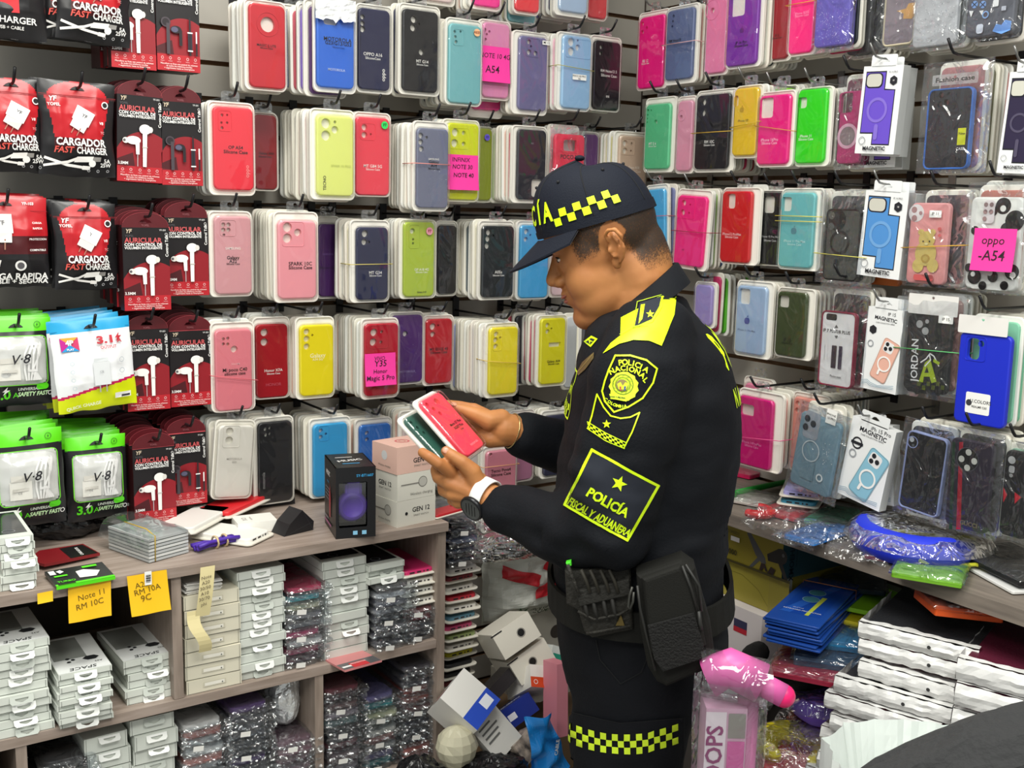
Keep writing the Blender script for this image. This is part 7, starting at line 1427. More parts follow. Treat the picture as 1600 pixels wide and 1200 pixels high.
# wrist watch and bracelet
watch = bpy.data.objects.new('wrist_watch', None); COL.objects.link(watch); watch.parent = person
wa = (bp(752, 774, .055)-bp(800, 797, .085)).normalized(); wc = bp(758, 777, .058)
tow = (PXI @ CAM-wc).normalized(); u = (tow-wa*tow.dot(wa)).normalized(); v = wa.cross(u)
def wring(a0, a1, r, w_, m, mb, n=24):
    vs = []
    for i in range(n+1):
        t = math.radians(a0+(a1-a0)*i/n); d = u*math.cos(t)+v*math.sin(t); vs += [wc+d*r-wa*w_, wc+d*r+wa*w_, wc+d*(r+.003)+wa*w_, wc+d*(r+.003)-wa*w_]
    mb.add(vs, [(4*i+j, 4*i+(j+1) % 4, 4*i+4+(j+1) % 4, 4*i+4+j) for i in range(n) for j in range(4)]+[(0, 1, 2, 3), (4*n+3, 4*n+2, 4*n+1, 4*n)], m, None, True)
sgn = 1 if (v.z > 0) else -1
b = MB(); wring(sgn*(-30), sgn*180, .0305, .011, M('#f0f0ee', .4), b); b.build('white_strap', watch)['label'] = 'white watch strap'
b = MB(); wring(sgn*(-75), sgn*(-180), .0305, .011, M('#16161a', .5), b); b.build('black_strap', watch)
t = math.radians(sgn*-48); wd = u*math.cos(t)+v*math.sin(t); ws = wd.cross(wa); WX = Matrix(((ws.x, wa.x, wd.x, 0), (ws.y, wa.y, wd.y, 0), (ws.z, wa.z, wd.z, 0), (0, 0, 0, 1)))
b = MB(); b.lathe([(0, 0), (.021, 0), (.023, .003), (.0225, .008), (.020, .0095), (.0195, .0085), (0, .0085)], M('#1c1d20', .3, .4), 32, T(wc+wd*.0305, WX)); b.build('watch_case', watch)
b = MB(); b.lathe([(0, .0088), (.0192, .0088)], M('#2c2e30', .12), 32, T(wc+wd*.0305, WX)); [b.box((0, k*.006-.009, .0092), (.026-abs(k-1.5)*.004, .0005, .0006), M('#0e0e10', .4), T(wc+wd*.0305, WX)) for k in range(4)]; b.build('dial', watch)
b = MB(); ra_ = (bp(788, 670, -.08)-bp(812, 676, -.095)).normalized(); rc_ = bp(799, 673, -.086); q1 = ra_.cross(UV).normalized(); q2 = ra_.cross(q1); b.tube([rc_+(q1*math.cos(t)+q2*math.sin(t))*.0315 for t in [2*PI*i/24 for i in range(25)]], .0013, M('#c8b07a', .25, .9), 6); b.build('bracelet', person)
# -------- the two packs in the hands
def held(corners, L4, col, label, holes, texts, lift=0.0):
    """corners: pixels of the tray's near-top, far-top, far-bottom, near-bottom corners; L4 their places to his left"""
    P = [bp(x, y, l) for (x, y), l in zip(corners, L4)]; c = sum(P, Vector())/4; ax = ((P[1]-P[0])+(P[2]-P[3])).normalized(); az = ((P[0]-P[3])+(P[1]-P[2])); az = (az-ax*az.dot(ax)).normalized(); ay = az.cross(ax)
    w = ((P[1]-P[0]).length+(P[2]-P[3]).length)/2; h = ((P[0]-P[3]).length+(P[1]-P[2]).length)/2; X = PX @ Matrix(((ax.x, ay.x, az.x, c.x), (ax.y, ay.y, az.y, c.y), (ax.z, ay.z, az.z, c.z), (0, 0, 0, 1)))
    r = empty('phone_case_pack', X, label, 'phone case', 'packs held in the hands'); b = MB(); slab(b, rrect(-w/2, -h/2, w/2, h/2, .012, 6), [], .007, 0, M('#e6e3da', .35), .0028); b.build('tray', r)
    b = MB(); e = .0055; case_body(b, -w/2+e, -h/2+e, w/2-e, h/2-e*1.6, .011, [circ(u_*w, v_*h, q*w, 14) for u_, v_, q in holes], .009, -.0078, M(col, .35)); a = Art(b, flat(-.0081))
    for t, u_, v_, sz, cc in texts: a.text(t, u_*w, v_*h, sz*w, INK if cc == 'k' else M(cc, .5), .012)
    b.build('case', r); cover_mesh(-w/2+e, -h/2+e, w/2-e, h/2-e*1.6, -.0115).build('clear_cover', r); return r, w, h
hr1, w1, h1 = held([(641, 629), (678, 609), (761, 699), (729, 722)], [.035, -.048, -.040, .043], '#f2495e', 'coral pink case pack held in the right hand', [(-.28, .36, .05), (-.20, .27, .05), (-.12, .18, .05), (.08, .33, .085)], [('Moto E7 Plus', .08, -.02, .085, 'k'), ('5G/E7 Plus', .08, -.08, .085, 'k'), ('Case', .12, -.13, .06, 'k'), ('motorola', .1, -.36, .09, '#ff9aa6')])
hr2, w2, h2 = held([(618, 656), (645, 640), (742, 733), (712, 752)], [.055, -.015, -.005, .058], '#2d5a4e', 'dark green case pack held in the left hand', [(-.30, .36, .05), (-.24, .27, .05), (-.18, .18, .05)], [])
print('HELD', w1, h1, w2, h2)
# ------------------------------------------------------------------ right worktop, low bench and the piles
rc = MB(); rc.box((-.162, -1.18, ZT-.014), (.29, 1.5, .028), M('#6f665e', .5, var=('#857b71', 9.0, (9.0, 1.0, 9.0)))); tag(rc.build('worktop'), 'grey-brown worktop under the hooks of the right wall', 'counter')
bn = empty('low_bench', T((-.33, -1.25, 0)), 'dark low bench under the right worktop carrying boxes', 'bench'); b = MB(); b.box((0, 0, .50), (.56, 1.3, .03), M('#2e2a27', .6)); b.build('bench_top', bn)
for x, y in ((-.25, -.6), (.25, -.6), (-.25, .6), (.25, .6)): b = MB(); b.box((x, y, .242), (.05, .05, .484), M('#2a2624', .6)); b.build('leg', bn)
for y in (-.52, -1.918): b = MB(); b.box((-.1, y, .466), (.16, .03, .932), M('#4a433d', .6)); o = b.build('bracket_panel', None); tag(o, 'upright panel carrying the right worktop, %s end' % ('corner' if y > -1 else 'near'), 'panel')
GOLD = M('#8a7f2c', .32, .25); GOLD2 = M('#9a9038', .35, .2); TEALD = M('#2c4a4e', .4)
def wbox(name, x0, x1, y0, y1, z0, z1, m, label, cat, arts=(), mats=None):
    w, d, h = y1-y0, x1-x0, z1-z0        # front face looks towards -x
    return solid(name, w, d, h, m, T(((x0+x1)/2, (y0+y1)/2, z0), WROT['R']), label, cat, arts, mats)
def dryer(a):
    k = M('#1c1c1e', .3); s = M('#5c5e62', .3, .4)
    def px(u, v): return (-.030+u*.19, (.5-v)*.088)
    a.poly([px(.30, .10), px(.36, .07), px(.60, .58), px(.62, .72), px(.55, .74), px(.45, .58)][::-1], s); a.poly([px(.49, .62), px(.54, .66), px(.40, .97), px(.36, .95)][::-1], s)
    x, z = px(.84, .40); a.poly(circ(x, z, .017, 20, .017), k); a.poly([px(.63, .46), px(.80, .22), px(.82, .60), px(.65, .62)][::-1], k); a.poly([px(.80, .58), px(.86, .55), px(.97, .98), px(.92, .99)][::-1], k); a.disc(x+.006, z+.004, .004, s)
    a.poly([px(.55, .74), px(.61, .72), px(.66, .90), px(.62, .90), px(.60, .82), px(.57, .92), px(.53, .92)][::-1], M('#2a1c1c', .4)); a.poly([px(.70, .74), px(.77, .78), px(.73, .98), px(.70, .90), px(.68, .94), px(.65, .94)][::-1], M('#2a1c1c', .4))
    a.text('2 SPEEDS', *px(.10, .20), .009, M('#3a3610', .4), .0); a.rect(*px(.06, .42), *px(.20, .30), PW); a.text('5000', *px(.08, .72), .017, M('#26240c', .4), .02); a.rect(*px(.0, .995), *px(1, .93), M('#3a3512', .4))
wbox('hair_dryer_box', -.262, -.03, -.826, -.56, .820, .908, GOLD, 'gold hair dryer box with dryer pictures, upper of two', 'box', [('f', dryer), ('r', lambda a: (a.rect(-.115, -.043, .1, .043, TEALD), a.text('XMOEHAIR', -.085, .0, .020, M('#0c1416', .4), .02, 90, width=None), a.text('PROFESSIONAL', -.07, .0, .006, M('#0c1416', .4), 0, 90)))], {0: M('#3a5a58', .4)})
wbox('hair_dryer_box', -.256, -.03, -.815, -.56, .735, .819, GOLD2, 'plain gold box under the hair dryer box', 'box', [('f', lambda a: (a.line([(-.15, .02), (.02, .02), (.07, .0), (.11, -.04)], .0008, M('#5a5218', .4)), a.rect(.10, -.042, .157, .042, M('#8e8434', .35)))), ('r', lambda a: a.rect(-.1, -.04, -.07, .04, M('#b8bcb4', .4)))], {0: M('#6a7a60', .4)})
wbox('appliance_box', -.285, -.03, -.80, -.555, .516, .734, M('#e4dcdc', .4), 'white box with small red label under gold boxes', 'box', [('f', lambda a: (a.rect(.04, .05, .08, .08, M('#3a3a5a', .4)), a.rect(.04, .05, .08, .062, M('#c02a3a', .4)), a.star(-.05, .07, .008, INK)))])
# blue packs
def slabpack(name, P, s, m, R, label, cat, group=None, art=None, filmed=False, bump=0):
    r = empty(name, T(P, R), label, cat, group); b = MB(); w, d, h = s; slab(b, rrect(-w/2, -d/2, w/2, d/2, .004, 2), [], h, -h/2, m, min(.0015, h*.3), rot(-90))
    if art: art(Art(b, lambda x, z, l: (x, z, h/2+l)))
    b.build('pack_body', r)
    if filmed:
        g = bag_geo(w*1.08, d*1.06, h+.012, CRINK, len(label)); g.v = [tuple(rot(-90) @ Vector(p)) for p in g.v]; g.build('clear_wrap', r)
    return r
def bluart(a):
    a.rect(-.042, -.10, .042, .10, M('#1d4aa8', .2)); a.poly([(-.042, -.10), (-.02, -.10), (.03, .10), (.01, .10)], M('#2c62c4', .2)); a.poly([(.01, -.10), (.018, -.10), (.022, .02), (.012, .02)], M('#c8d44a', .3))
    for z in (-.005, .04): a.disc(-.005, z, .016, M('#4a8a98', .2)); a.ring(-.005, z, .0165, .018, M('#8ab8c8', .3))
    a.text('KEYBOARD PROTECTOR', .0, -.082, .007, M('#d8e0f0', .4), .02); a.text('SILICON', -.012, -.07, .006, M('#d8e0f0', .4))
cb = [on_z(*p, .80) for p in ((1194, 955), (1262, 992), (1356, 900), (1288, 874))]
yaw = math.degrees(math.atan2(cb[2].y-cb[1].y, cb[2].x-cb[1].x))-90
for k in range(8):
    c = sum(cb, Vector())/4; slabpack('protector_pack', (c.x-.04+random.uniform(-.004, .004), c.y-.03+random.uniform(-.004, .004), .752+.0068*k), (.112, .30, .0045), M('#2450a8', .22), rot(random.uniform(-.6, .6), 0, yaw+random.uniform(-2, 2)), 'blue protector pack, %s in the banded stack beside the gold boxes' % ('topmost' if k == 7 else ORD[7-k]+' from top'), 'protector pack', 'blue protector packs', bluart if k == 7 else None)
b = MB(); P = sum(cb, Vector())/4; b.tube([T((P.x-.04, P.y-.03, .805), rot(0, 0, yaw)) @ Vector(p) for p in ((-.058, .09, -.05), (-.058, .09, .0035), (.058, .09, .0035), (.058, .09, -.05))], .0012, M('#b87850', .5), 6); tag(b.build('rubber_band'), 'brown rubber band around the blue protector packs', 'rubber band')
# flat goods under and beside them
Z_ = lambda px, py, z: on_z(px, py, z)
def flatgood(px, py, z, w, d, h, ang, col, label, filmed=True, name='bagged_pack', tilt=(0, 0), rough=.4, cat='pack', group=None, art=None): P = Z_(px, py, z); return slabpack(name, (P.x, P.y, z), (w, d, h), M(col, rough), rot(tilt[0], tilt[1], ang), label, cat, group, art, filmed)
flatgood(1385, 935, .774, .16, .24, .010, -55, '#8fd01e', 'lime green folder under the black sleeve', False, 'folder', (0, 4)); flatgood(1372, 955, .757, .15, .22, .010, -58, '#d8c81e', 'yellow folder under the lime one', False, 'folder', (0, 3)); flatgood(1330, 985, .738, .18, .2, .02, -50, '#2a86b8', 'sky blue bagged pack under the yellow folder')
flatgood(1310, 1012, .716, .17, .2, .02, -52, '#3a5a78', 'blue-grey bagged pack under the sky blue one'); flatgood(1280, 1030, .697, .16, .22, .018, -60, '#b02a48', 'crimson bagged pack above the black headband'); flatgood(1330, 900, .795, .14, .2, .012, -50, '#16304a', 'dark navy pack behind the blue protector packs')
b = MB(); K = M('#0d0d0f', .8, bump=(300, .3)); P = Z_(1265, 1012, .66)
b.tube([(P.x+.17*math.cos(t)-.02, P.y+.09*math.sin(t)-.03, .662+.006*math.cos(t)) for t in [math.radians(120+14*i) for i in range(16)]], [.022+.006*math.sin(i) for i in range(16)], K, 12); tag(b.build('ear_warmer'), 'black padded ear warmer lying across the right pile', 'ear warmer')
def pillow(P, R0, r, a0, a1, col, X, label, filmed=True, name='neck_pillow', cat='neck pillow', el=1.0):
    ro = empty(name, T(P, X), label, cat); b = MB(); n = 22; rr = []
    pts = []
    for i in range(n+1):
        t = math.radians(a0+(a1-a0)*i/n); pts.append((R0*math.cos(t), R0*el*math.sin(t), 0)); rr.append(r*min(1, .55+1.6*min(i, n-i)/n*2))
    b.tube(pts, rr, M(col, .6), 18); b.ball(pts[0], rr[0]*.98, M(col, .6)); b.ball(pts[-1], rr[-1]*.98, M(col, .6)); b.build('cushion', ro)
    if filmed:
        g = MB(); g.grid(lambda u, v: ((lambda a, k: (k*(R0+r)*1.08*math.cos(a), k*(R0*el+r)*1.08*math.sin(a), (r*1.12+.004*noise.noise(Vector((a*3, v*9, 1))))*max(0, 1-k**4)**.5))(2*PI*u, v)), 40, 12, CRINK); g.build('clear_bag', ro)
    return ro
P = Z_(1283, 1082, .62); pillow((P.x, P.y, .609), .065, .032, 200, 470, '#5a3aa4', rot(0, 0, -30), 'purple neck pillow in a clear bag on the right pile')
P = Z_(1300, 1130, .56); pillow((P.x-.01, P.y, .546), .075, .030, 180, 450, '#e8651c', rot(0, 0, 20), 'orange neck pillow in a clear bag under the purple one'); P = Z_(1235, 1145, .56); pillow((P.x-.02, P.y-.03, .545), .06, .028, 160, 440, '#d8c81a', rot(0, 0, 100), 'yellow neck pillow in a clear bag, lowest on the right pile'); flatgood(1225, 1180, .530, .12, .16, .016, -40, '#c8324a', 'red bagged pack under the yellow pillow'); flatgood(1350, 1120, .53, .08, .07, .012, 10, '#2a7a98', 'teal bagged pack beside the orange pillow')
# laptop sleeves, white padded wraps with coloured tops
def sleeve(P, R, w, d, h, col, label, seed, group):
    r = empty('laptop_sleeve', T(P, R), label, 'laptop sleeve', group); b = MB(); slab(b, rrect(-w/2, -d/2, w/2, d/2, .01, 3), [], h*.5, -h*.2, M(col, .5, bump=(200, .2)), .002, T((0, 0, h*.25), rot(-90))); b.build('sleeve_body', r)
    b = MB(); sd = Vector((seed*3.7, 0, 1)); W_ = M('#e6e6e4', .35)
    b.grid(lambda u, v: (-w/2-.008+(w+.016)*u, -d/2-.010-.004*noise.noise(Vector((u*9, v*4, seed)))-.006*math.sin(v*PI), -h*.4+h*.95*v+.003*noise.noise(Vector((u*14, 2, seed)))), 26, 5, W_, smooth=False)
    b.grid(lambda u, v: (-w/2-.008+(w+.016)*u, -d/2-.010+.016*v*(1+.9*noise.noise(Vector((u*6, 1, seed)))), h*.56+.002+.002*noise.noise(Vector((u*12, v*6, seed)))), 26, 4, W_, smooth=False)
    b.grid(lambda u, v: (-w/2-.010-.003*noise.noise(Vector((u*8, v*4, seed+5))), -d/2-.01+d*.8*u, -h*.4+h*.95*v), 16, 3, W_, smooth=False)
    a = Art(b, lambda x, z, l: (x, -d/2-.0195-l, z)); a.disc(w*.12, h*.12, .0035, M('#3a3a3a', .5)); b.build('white_wrap', r); return r
S0 = [on_z(*p, .86) for p in ((1369, 960), (1535, 1000))]; sa = math.degrees(math.atan2(S0[1].y-S0[0].y, S0[1].x-S0[0].x)); SD = (S0[1]-S0[0]).normalized(); SN = Vector((-SD.y, SD.x, 0)); w_ = (S0[1]-S0[0]).length
cols = ['#8a2a5a', '#e0d8dc', '#a83a70', '#d8d8d8', '#6a2434', '#303034', '#d0d0d0', '#7a2a38', '#2b2c30']
for k, c in enumerate(cols):
    z = .517+.0368*k; o = S0[0].lerp(S0[1], .5)+SN*(.10)+SD*(-.008*(8-k)+random.uniform(-.022, .022))+SN*(.006*(k-8)+random.uniform(-.014, .014)); sleeve((o.x+SN.x*.03, o.y+SN.y*.03, z+.012), rot(random.uniform(-1, 1), random.uniform(-1, 1), sa+random.uniform(-3, 3)), w_*1.05, .26, .032, c, 'laptop sleeve in white wrap, %s in the left sleeve stack' % ('topmost, black' if k == 8 else ('lowest' if k == 0 else ORD[8-k]+' from top')), k, 'laptop sleeves on the right pile')
S1 = on_z(1625, 1015, .84)
for k, c in enumerate(['#d8d8d4', '#e8a0b0', '#e0e0de', '#a82060', '#d8d8d8', '#8a2454', '#5a1a30']):
    z = .517+.0475*k; sleeve((S1.x+random.uniform(-.01, .01), S1.y+random.uniform(-.01, .01)-.02, z+.012), rot(random.uniform(-1, 1), 1, sa+random.uniform(-3, 3)), .24, .24, .042, c, 'laptop sleeve in white wrap, %s in the right sleeve stack' % ('topmost, maroon' if k == 6 else ('lowest' if k == 0 else ORD[6-k]+' from top')), k+20, 'laptop sleeves at the right frame edge')
flatgood(1497, 945, .888, .13, .10, .02, -32, '#e0591c', 'orange bagged pack on the sleeve stacks', True, tilt=(0, 6)); flatgood(1535, 915, .915, .20, .12, .035, -28, '#2a2c34', 'black and teal bagged pack above the orange one', True, tilt=(0, 4)); flatgood(1585, 880, .968, .14, .20, .014, -20, '#1c1c20', 'black bagged pack on the worktop at right edge', True); flatgood(1590, 895, .952, .16, .20, .006, -24, '#e2e2e0', 'white card under the black bagged pack', False)
# things lying on the right worktop
ZC = ZT+.002
flatgood(1245, 795, ZC+.006, .10, .17, .010, -78, '#c83a4a', 'red card pack lying under the worktop bags', True)
for k, c in enumerate(('#d08a94', '#3a8aa8', '#a8a4dc')): P = Z_(1250, 800, ZC); r = empty('phone_case_pack', T((P.x+.03, P.y+.02, ZC+.001+.0195*k), rot(0, 0, -62+4*k)) @ T((0, -.08, 0)), '%s case blister lying on the right worktop, %s of three' % (('pink', 'teal', 'lavender')[k], ('lowest', 'middle', 'topmost')[k]), 'phone case', 'three blisters lying on the right worktop'); [put(nm, me, r) for nm, me in flatpack(c, 'tray', 1)]
lie('#3a9a78', 'bag', 1300, 812, ZC, -70, 'green bagged case lying beside the three blisters'); lie('#2a7ac4', 'bag', 1280, 838, ZC, -82, 'blue bagged case lying at the worktop edge')
b = MB(); G = M('#1fae3c', .5); P0, P1 = Z_(1232, 752, ZC+.012), Z_(1140, 772, ZC+.012); b.tube([P0, P0.lerp(P1, .6), P1], [.006, .0075, .006], G, 8); b.ball(P1, (.02, .016, .012), G); tag(b.build('brush'), 'green plastic brush lying on the right worktop', 'brush')
b = MB(); b.grid(lambda u, v: (lambda t, q: ((.03+.010*math.cos(q))*math.cos(t), (.03+.010*math.cos(q))*math.sin(t), .011+.010*math.sin(q)+.002*noise.noise(Vector((t*4, q*3, 1)))))(math.radians(-20+220*u), 2*PI*v), 20, 10, M('#d0161e', .25)); P = Z_(1183, 806, ZC); tag(b.build('red_bag', None, T((P.x, P.y, ZC), rot(0, 0, 200))), 'small shiny red curved pack at the worktop edge', 'pack')
flatgood(1165, 778, ZC+.004, .13, .10, .006, -70, '#c4bcb4', 'printed clear pack near the red one', True); flatgood(1160, 735, ZC+.006, .11, .1, .012, -80, '#d01858', 'magenta bagged pack under the hanging magenta case', True)
P = Z_(1435, 852, ZC+.02); ro = pillow((P.x+.015, P.y+.01, ZC+.031), .102, .031, 150, 335, '#1c32d0', rot(0, 0, -62), 'bright blue neck pillow in a clear bag on the right worktop')
b = MB(); b.box((.0, .02, -.012), (.11, .10, .006), M('#7a4a34', .4, var=('#d8b090', 30.0, (1, 1, 1)))); b.build('photo_card', ro)
b = MB(); a = Art(b, lambda x, z, l: (x, z, .031+l)); b2 = [(-.075, -.05), (-.066, -.03), (-.06, -.06), (-.05, -.035), (-.045, -.065), (-.032, -.05), (-.03, -.07), (-.016, -.058), (-.012, -.078), (.004, -.064)]; a.line([(x*1.0, z-.012) for x, z in b2], .004, M('#eef0fa', .3)); b.build('white_script', ro)
flatgood(1455, 888, ZC+.010, .12, .15, .012, -62, '#7ab82a', 'lime bagged pack under the blue pillow', True); flatgood(1400, 862, ZC+.006, .09, .14, .008, -66, '#7a2a44', 'maroon bagged pack under the lime one', True)
r = empty('zip_bag', T(Z_(1480, 868, ZC+.012), rot(8, 6, -30)), 'empty clear zip bag with yellow rim at the worktop edge', 'zip bag'); b = MB(); b.grid(lambda u, v: ((u-.5)*.17, (v-.5)*.13, .010+.008*noise.noise(Vector((u*4, v*4, 7)))), 14, 10, film('#f2f0dc', .12, .1, 20, .8, .5, .08)); b.build('clear_sheet', r)
b = MB(); Y = M('#c8c832', .4); fz = lambda x, y: .012+.008*noise.noise(Vector(((x/.17+.5)*4, (y/.13+.5)*4, 7)))
for p, q in (((-.085, -.065), (.085, -.065)), ((-.085, .065), (.085, .065)), ((-.085, -.065), (-.085, .065))): b.tube([(p[0]+(q[0]-p[0])*i/8, p[1]+(q[1]-p[1])*i/8, fz(p[0]+(q[0]-p[0])*i/8, p[1]+(q[1]-p[1])*i/8)) for i in range(9)], .0038, Y, 6)
b.build('yellow_rim', r); b = MB(); b.box((-.045, -.045, .024), (.032, .016, .001), PW); a = Art(b, lambda x, z, l: (x, z, .0246+l)); [a.rect(-.058+.0035*i, -.049, -.0565+.0035*i, -.041, INK) for i in range(8)]; b.build('barcode_label', r)
for i, (px, py, ang, sc) in enumerate(((1205, 815, -70, .065), (1345, 860, -60, .08), (1262, 838, -65, .06))):
    P = Z_(px, py, ZC+.004); b = MB(); b.grid(lambda u, v: ((u-.5)*sc*1.5, (v-.5)*sc-.02, (.03-.04*max(0, .45-v)*2+.010*noise.noise(Vector((u*5, v*5, i*3))))), 18, 12, CRINK2, smooth=False); tag(b.build('clear_bag', None, T((P.x, P.y, ZC+.006), rot(0, 0, ang))), ('empty crinkled clear bag over the red pack', 'empty crinkled clear bag left of the blue pillow', 'empty crinkled clear bag over the blue case')[i], 'clear bag')
# cases lying on top of the hooks between the rows, scooter, bin, dark cloth in front
sc_ = empty('scooter', T((at(1140, 1050, 1.6).x, at(1140, 1050, 1.6).y, 0)), 'pink folding scooter in plastic wrap standing by the right pile', 'scooter'); PK = M('#cf5a9e', .4); PKD = M('#b0608c', .45); GR = M('#a8a49e', .3, .6); q = T((0, 0, 0), Matrix.Rotation(-YAW, 4, 'Z'))
b = MB(); b.box((-.006, 0, .475), (.060, .05, .83), M('#d4a8bf', .4), q); a = Art(b, lambda x, z, l: tuple(q @ Vector((x, -.0255-l, z)))); a.rect(-.036, .06, -.006, .885, M('#e8dce2', .4)); a.rect(-.003, .845, .022, .883, GR); a.rect(-.003, .70, .022, .84, PK); a.text('SCOOPS', -.021, .80, .034, M('#8a2a6a', .4), .02, 90, width=None); b.build('box_column', sc_)
b = MB(); b.tube([q @ Vector(p) for p in ((.030, 0, .10), (.030, 0, .90))], .016, PKD, 14); b.build('post', sc_); b = MB(); b.tube([q @ Vector(p) for p in ((-.030, .004, .925), (.0, .0, .942), (.045, -.012, .925))], .030, PK, 16); b.build('handle_head', sc_)
b = MB(); b.tube([q @ Vector(p) for p in ((.035, -.01, .928), (.075, -.025, .912))], .0175, PK, 16); b.ball(q @ Vector((.075, -.025, .912)), (.017, .017, .017), M('#e01a6a', .4)); b.build('grip', sc_)
b = MB(); b.grid(lambda u, v: tuple(q @ Vector(((.055+.003*noise.noise(Vector((u*5, v*12, 2))))*math.cos(2*PI*u)+.004, (.040+.003*noise.noise(Vector((u*5, v*12, 5))))*math.sin(2*PI*u), .06+.87*v))), 24, 40, CRINK2); b.grid(lambda u, v: tuple(q @ Vector((-.045+.10*v, .004-.016*v+(.036+.003*noise.noise(Vector((u*9, v*9, 2))))*math.cos(2*PI*u), .935-.012*v+.036*math.sin(2*PI*u)))), 20, 12, CRINK2); b.build('plastic_wrap', sc_)
b = MB(); b.box((0, .0, .05), (.10, .30, .02), GR, q); b.lathe([(0, -.012), (.045, -.012), (.045, .012), (0, .012)], M('#1a1a1a', .6), 20, q @ T((0, -.17, .05), rot(0, 90, 0))); b.lathe([(0, -.012), (.045, -.012), (.045, .012), (0, .012)], M('#1a1a1a', .6), 20, q @ T((0, .15, .05), rot(0, 90, 0))); b.build('deck_and_wheels', sc_)
P = at(1440, 1165, 1.55); bi = empty('bin', T((P.x, P.y, 0)), 'bin lined with a white plastic bag in the lower right', 'bin'); b = MB(); b.lathe([(.0, .0), (.09, .0), (.108, .60), (.100, .60), (.085, .02), (0, .02)], M('#3a3a3c', .5), 32); b.build('bucket', bi)
b = MB(); WB = M('#dfe6e2', .35); 
def liner(u, v):
    a = 2*PI*u; c, q = math.cos(a), math.sin(a); r = .128 if v < .5 else .128-.06*(v-.5)
    r += .010*noise.noise(Vector((c*3, q*3, v*2)))+.010*noise.noise(Vector((c*8, q*8, v))); z = .55+.58*v if v < .5 else .84-.32*(v-.5)
    return (r*c, r*q, z+.016*noise.noise(Vector((c*2, q*2, 4))))
b.grid(liner, 70, 14, WB, smooth=False); b.build('white_liner', bi)
Xf = Matrix(((CR.x, CU.x, -CF.x, 0), (CR.y, CU.y, -CF.y, 0), (CR.z, CU.z, -CF.z, 0), (0, 0, 0, 1)))
P = at(1640, 1262, .62); crumple('jacket_sleeve', P, (.17, .05, .06), M('#131416', .85, bump=(200, .2)), 'dark cloth sleeve close to the camera, lower right corner', 'sleeve', 3, 48, 30, .06, False, T(P, Matrix.Rotation(-YAW, 4, 'Z') @ rot(0, -20, 0)))
# ------------------------------------------------------------------ heap between the cabinet and the person
def heap(name, px, py, off, s, R, m, label, cat='box', arts=(), mats=None):
    P = on_back(px, py, off); w, d, h = s; r = empty(name, T(P, R), label, cat); b = MB(); b.box((0, 0, 0), s, m, mats=mats); fm = {'f': lambda x, z, l: (x, -d/2-l, z), 't': lambda x, z, l: (x, z, h/2+l), 'l': lambda x, z, l: (-w/2-l, -x, z), 'r': lambda x, z, l: (w/2+l, x, z)}
    for f, fn in arts: fn(Art(b, fm[f]))
    b.build('box_body', r); return r
b = MB(); b.box((-.62, -.27, .19), (.46, .34, .38), M('#7a6248', .7)); tag(b.build('carton'), 'brown carton under the heap beside the cabinet', 'box')
# column of flat blisters against the cabinet
fc = ['#8a8a84', '#c04a50', '#7a8a80', '#b8b0a4', '#4a7a58', '#b0a8a0', '#9a4a50', '#2a2a2c', '#1e1e20', '#c8c020', '#b8b4ac', '#8a9a60', '#b83a6a', '#5a8aa0', '#d8d4cc', '#c02a3a', '#c8c4bc', '#8a2a34', '#c4bcb4']
flatstack(0, .36, .385, 19, .0225, fc, 'tray', 'blister column beside the cabinet', jx=.006, px=-.785)
flatstack(0, .37, .815, 5, .0235, ['#23283c', '#2a3046', '#5a688c', '#20243a', '#262a40'], 'bag', 'navy pile on the blister column', jx=.004, px=-.785)
# white carrier bag
P = on_back(842, 897, .22); r = empty('carrier_bag', T((P.x, -.22, P.z)), 'white carrier bag with red band in the heap', 'carrier bag'); b = MB(); WBG = M('#d6d8cf', .4); RBG = M('#b81f2a', .4)
def cbag(u, v, o=0): x = (u-.5)*.34; z = (v-.5)*.20; e = min(1, 4*min(u, 1-u))**.6*min(1, 4*min(v, 1-v+.1))**.6; n = noise.noise(Vector((u*6, v*5, 2)))*.02+noise.noise(Vector((u*15, v*12, 5)))*.007; return (x, -.07*e+n-o, z+.012*noise.noise(Vector((u*5, 1, 3))))
b.grid(cbag, 44, 32, WBG, smooth=False); b.grid(lambda u, v: (lambda p: (p[0], .06*min(1, 4*min(u, 1-u)), p[2]))(cbag(u, v)), 10, 8, WBG, flip=True)
def cquad(pts, m, n=10):
    A_, B_, C_, D_ = [Vector(p) for p in pts]; b.grid(lambda u, v: cbag(*(A_.lerp(B_, u).lerp(D_.lerp(C_, u), v)), .009), n, n, m, smooth=False)
cquad(((0.074, 0.644), (0.309, 0.511), (0.356, 0.639), (0.08, 0.803)), RBG); cquad(((0.303, 0.351), (0.58, 0.403), (0.516, 0.597), (0.319, 0.517)), RBG); cquad(((0.383, 0.707), (0.484, 0.619), (0.516, 0.773), (0.399, 0.808)), RBG)
a = Art(b, lambda x, z, l: cbag(x/.34+.5, z/.20+.5, .012+l)); a.text('BOLSA PARA', -.022, -.060, .017, M('#3a4a34', .5), .02); a.text('COMPOSTABLE', .01, -.076, .017, M('#3a4a34', .5), .02)
for x, z, g in ((-.10, -.066, 60), (-.10, -.066, 15), (-.10, -.066, 110)): a.poly([(x, z), (x+.012*math.cos(math.radians(g-20)), z+.012*math.sin(math.radians(g-20))), (x+.024*math.cos(math.radians(g)), z+.024*math.sin(math.radians(g))), (x+.012*math.cos(math.radians(g+20)), z+.012*math.sin(math.radians(g+20)))], M('#4a6a4a', .5))
b.build('bag_body', r)
P = on_back(800, 852, .30); crumple('clear_bag', (P.x, P.y, P.z), (.13, .05, .035), film('#8a8a88', .2, .1, 24, 1.0, .5, .05), 'crumpled dark clear bag on the white carrier bag', 'clear bag', 8)
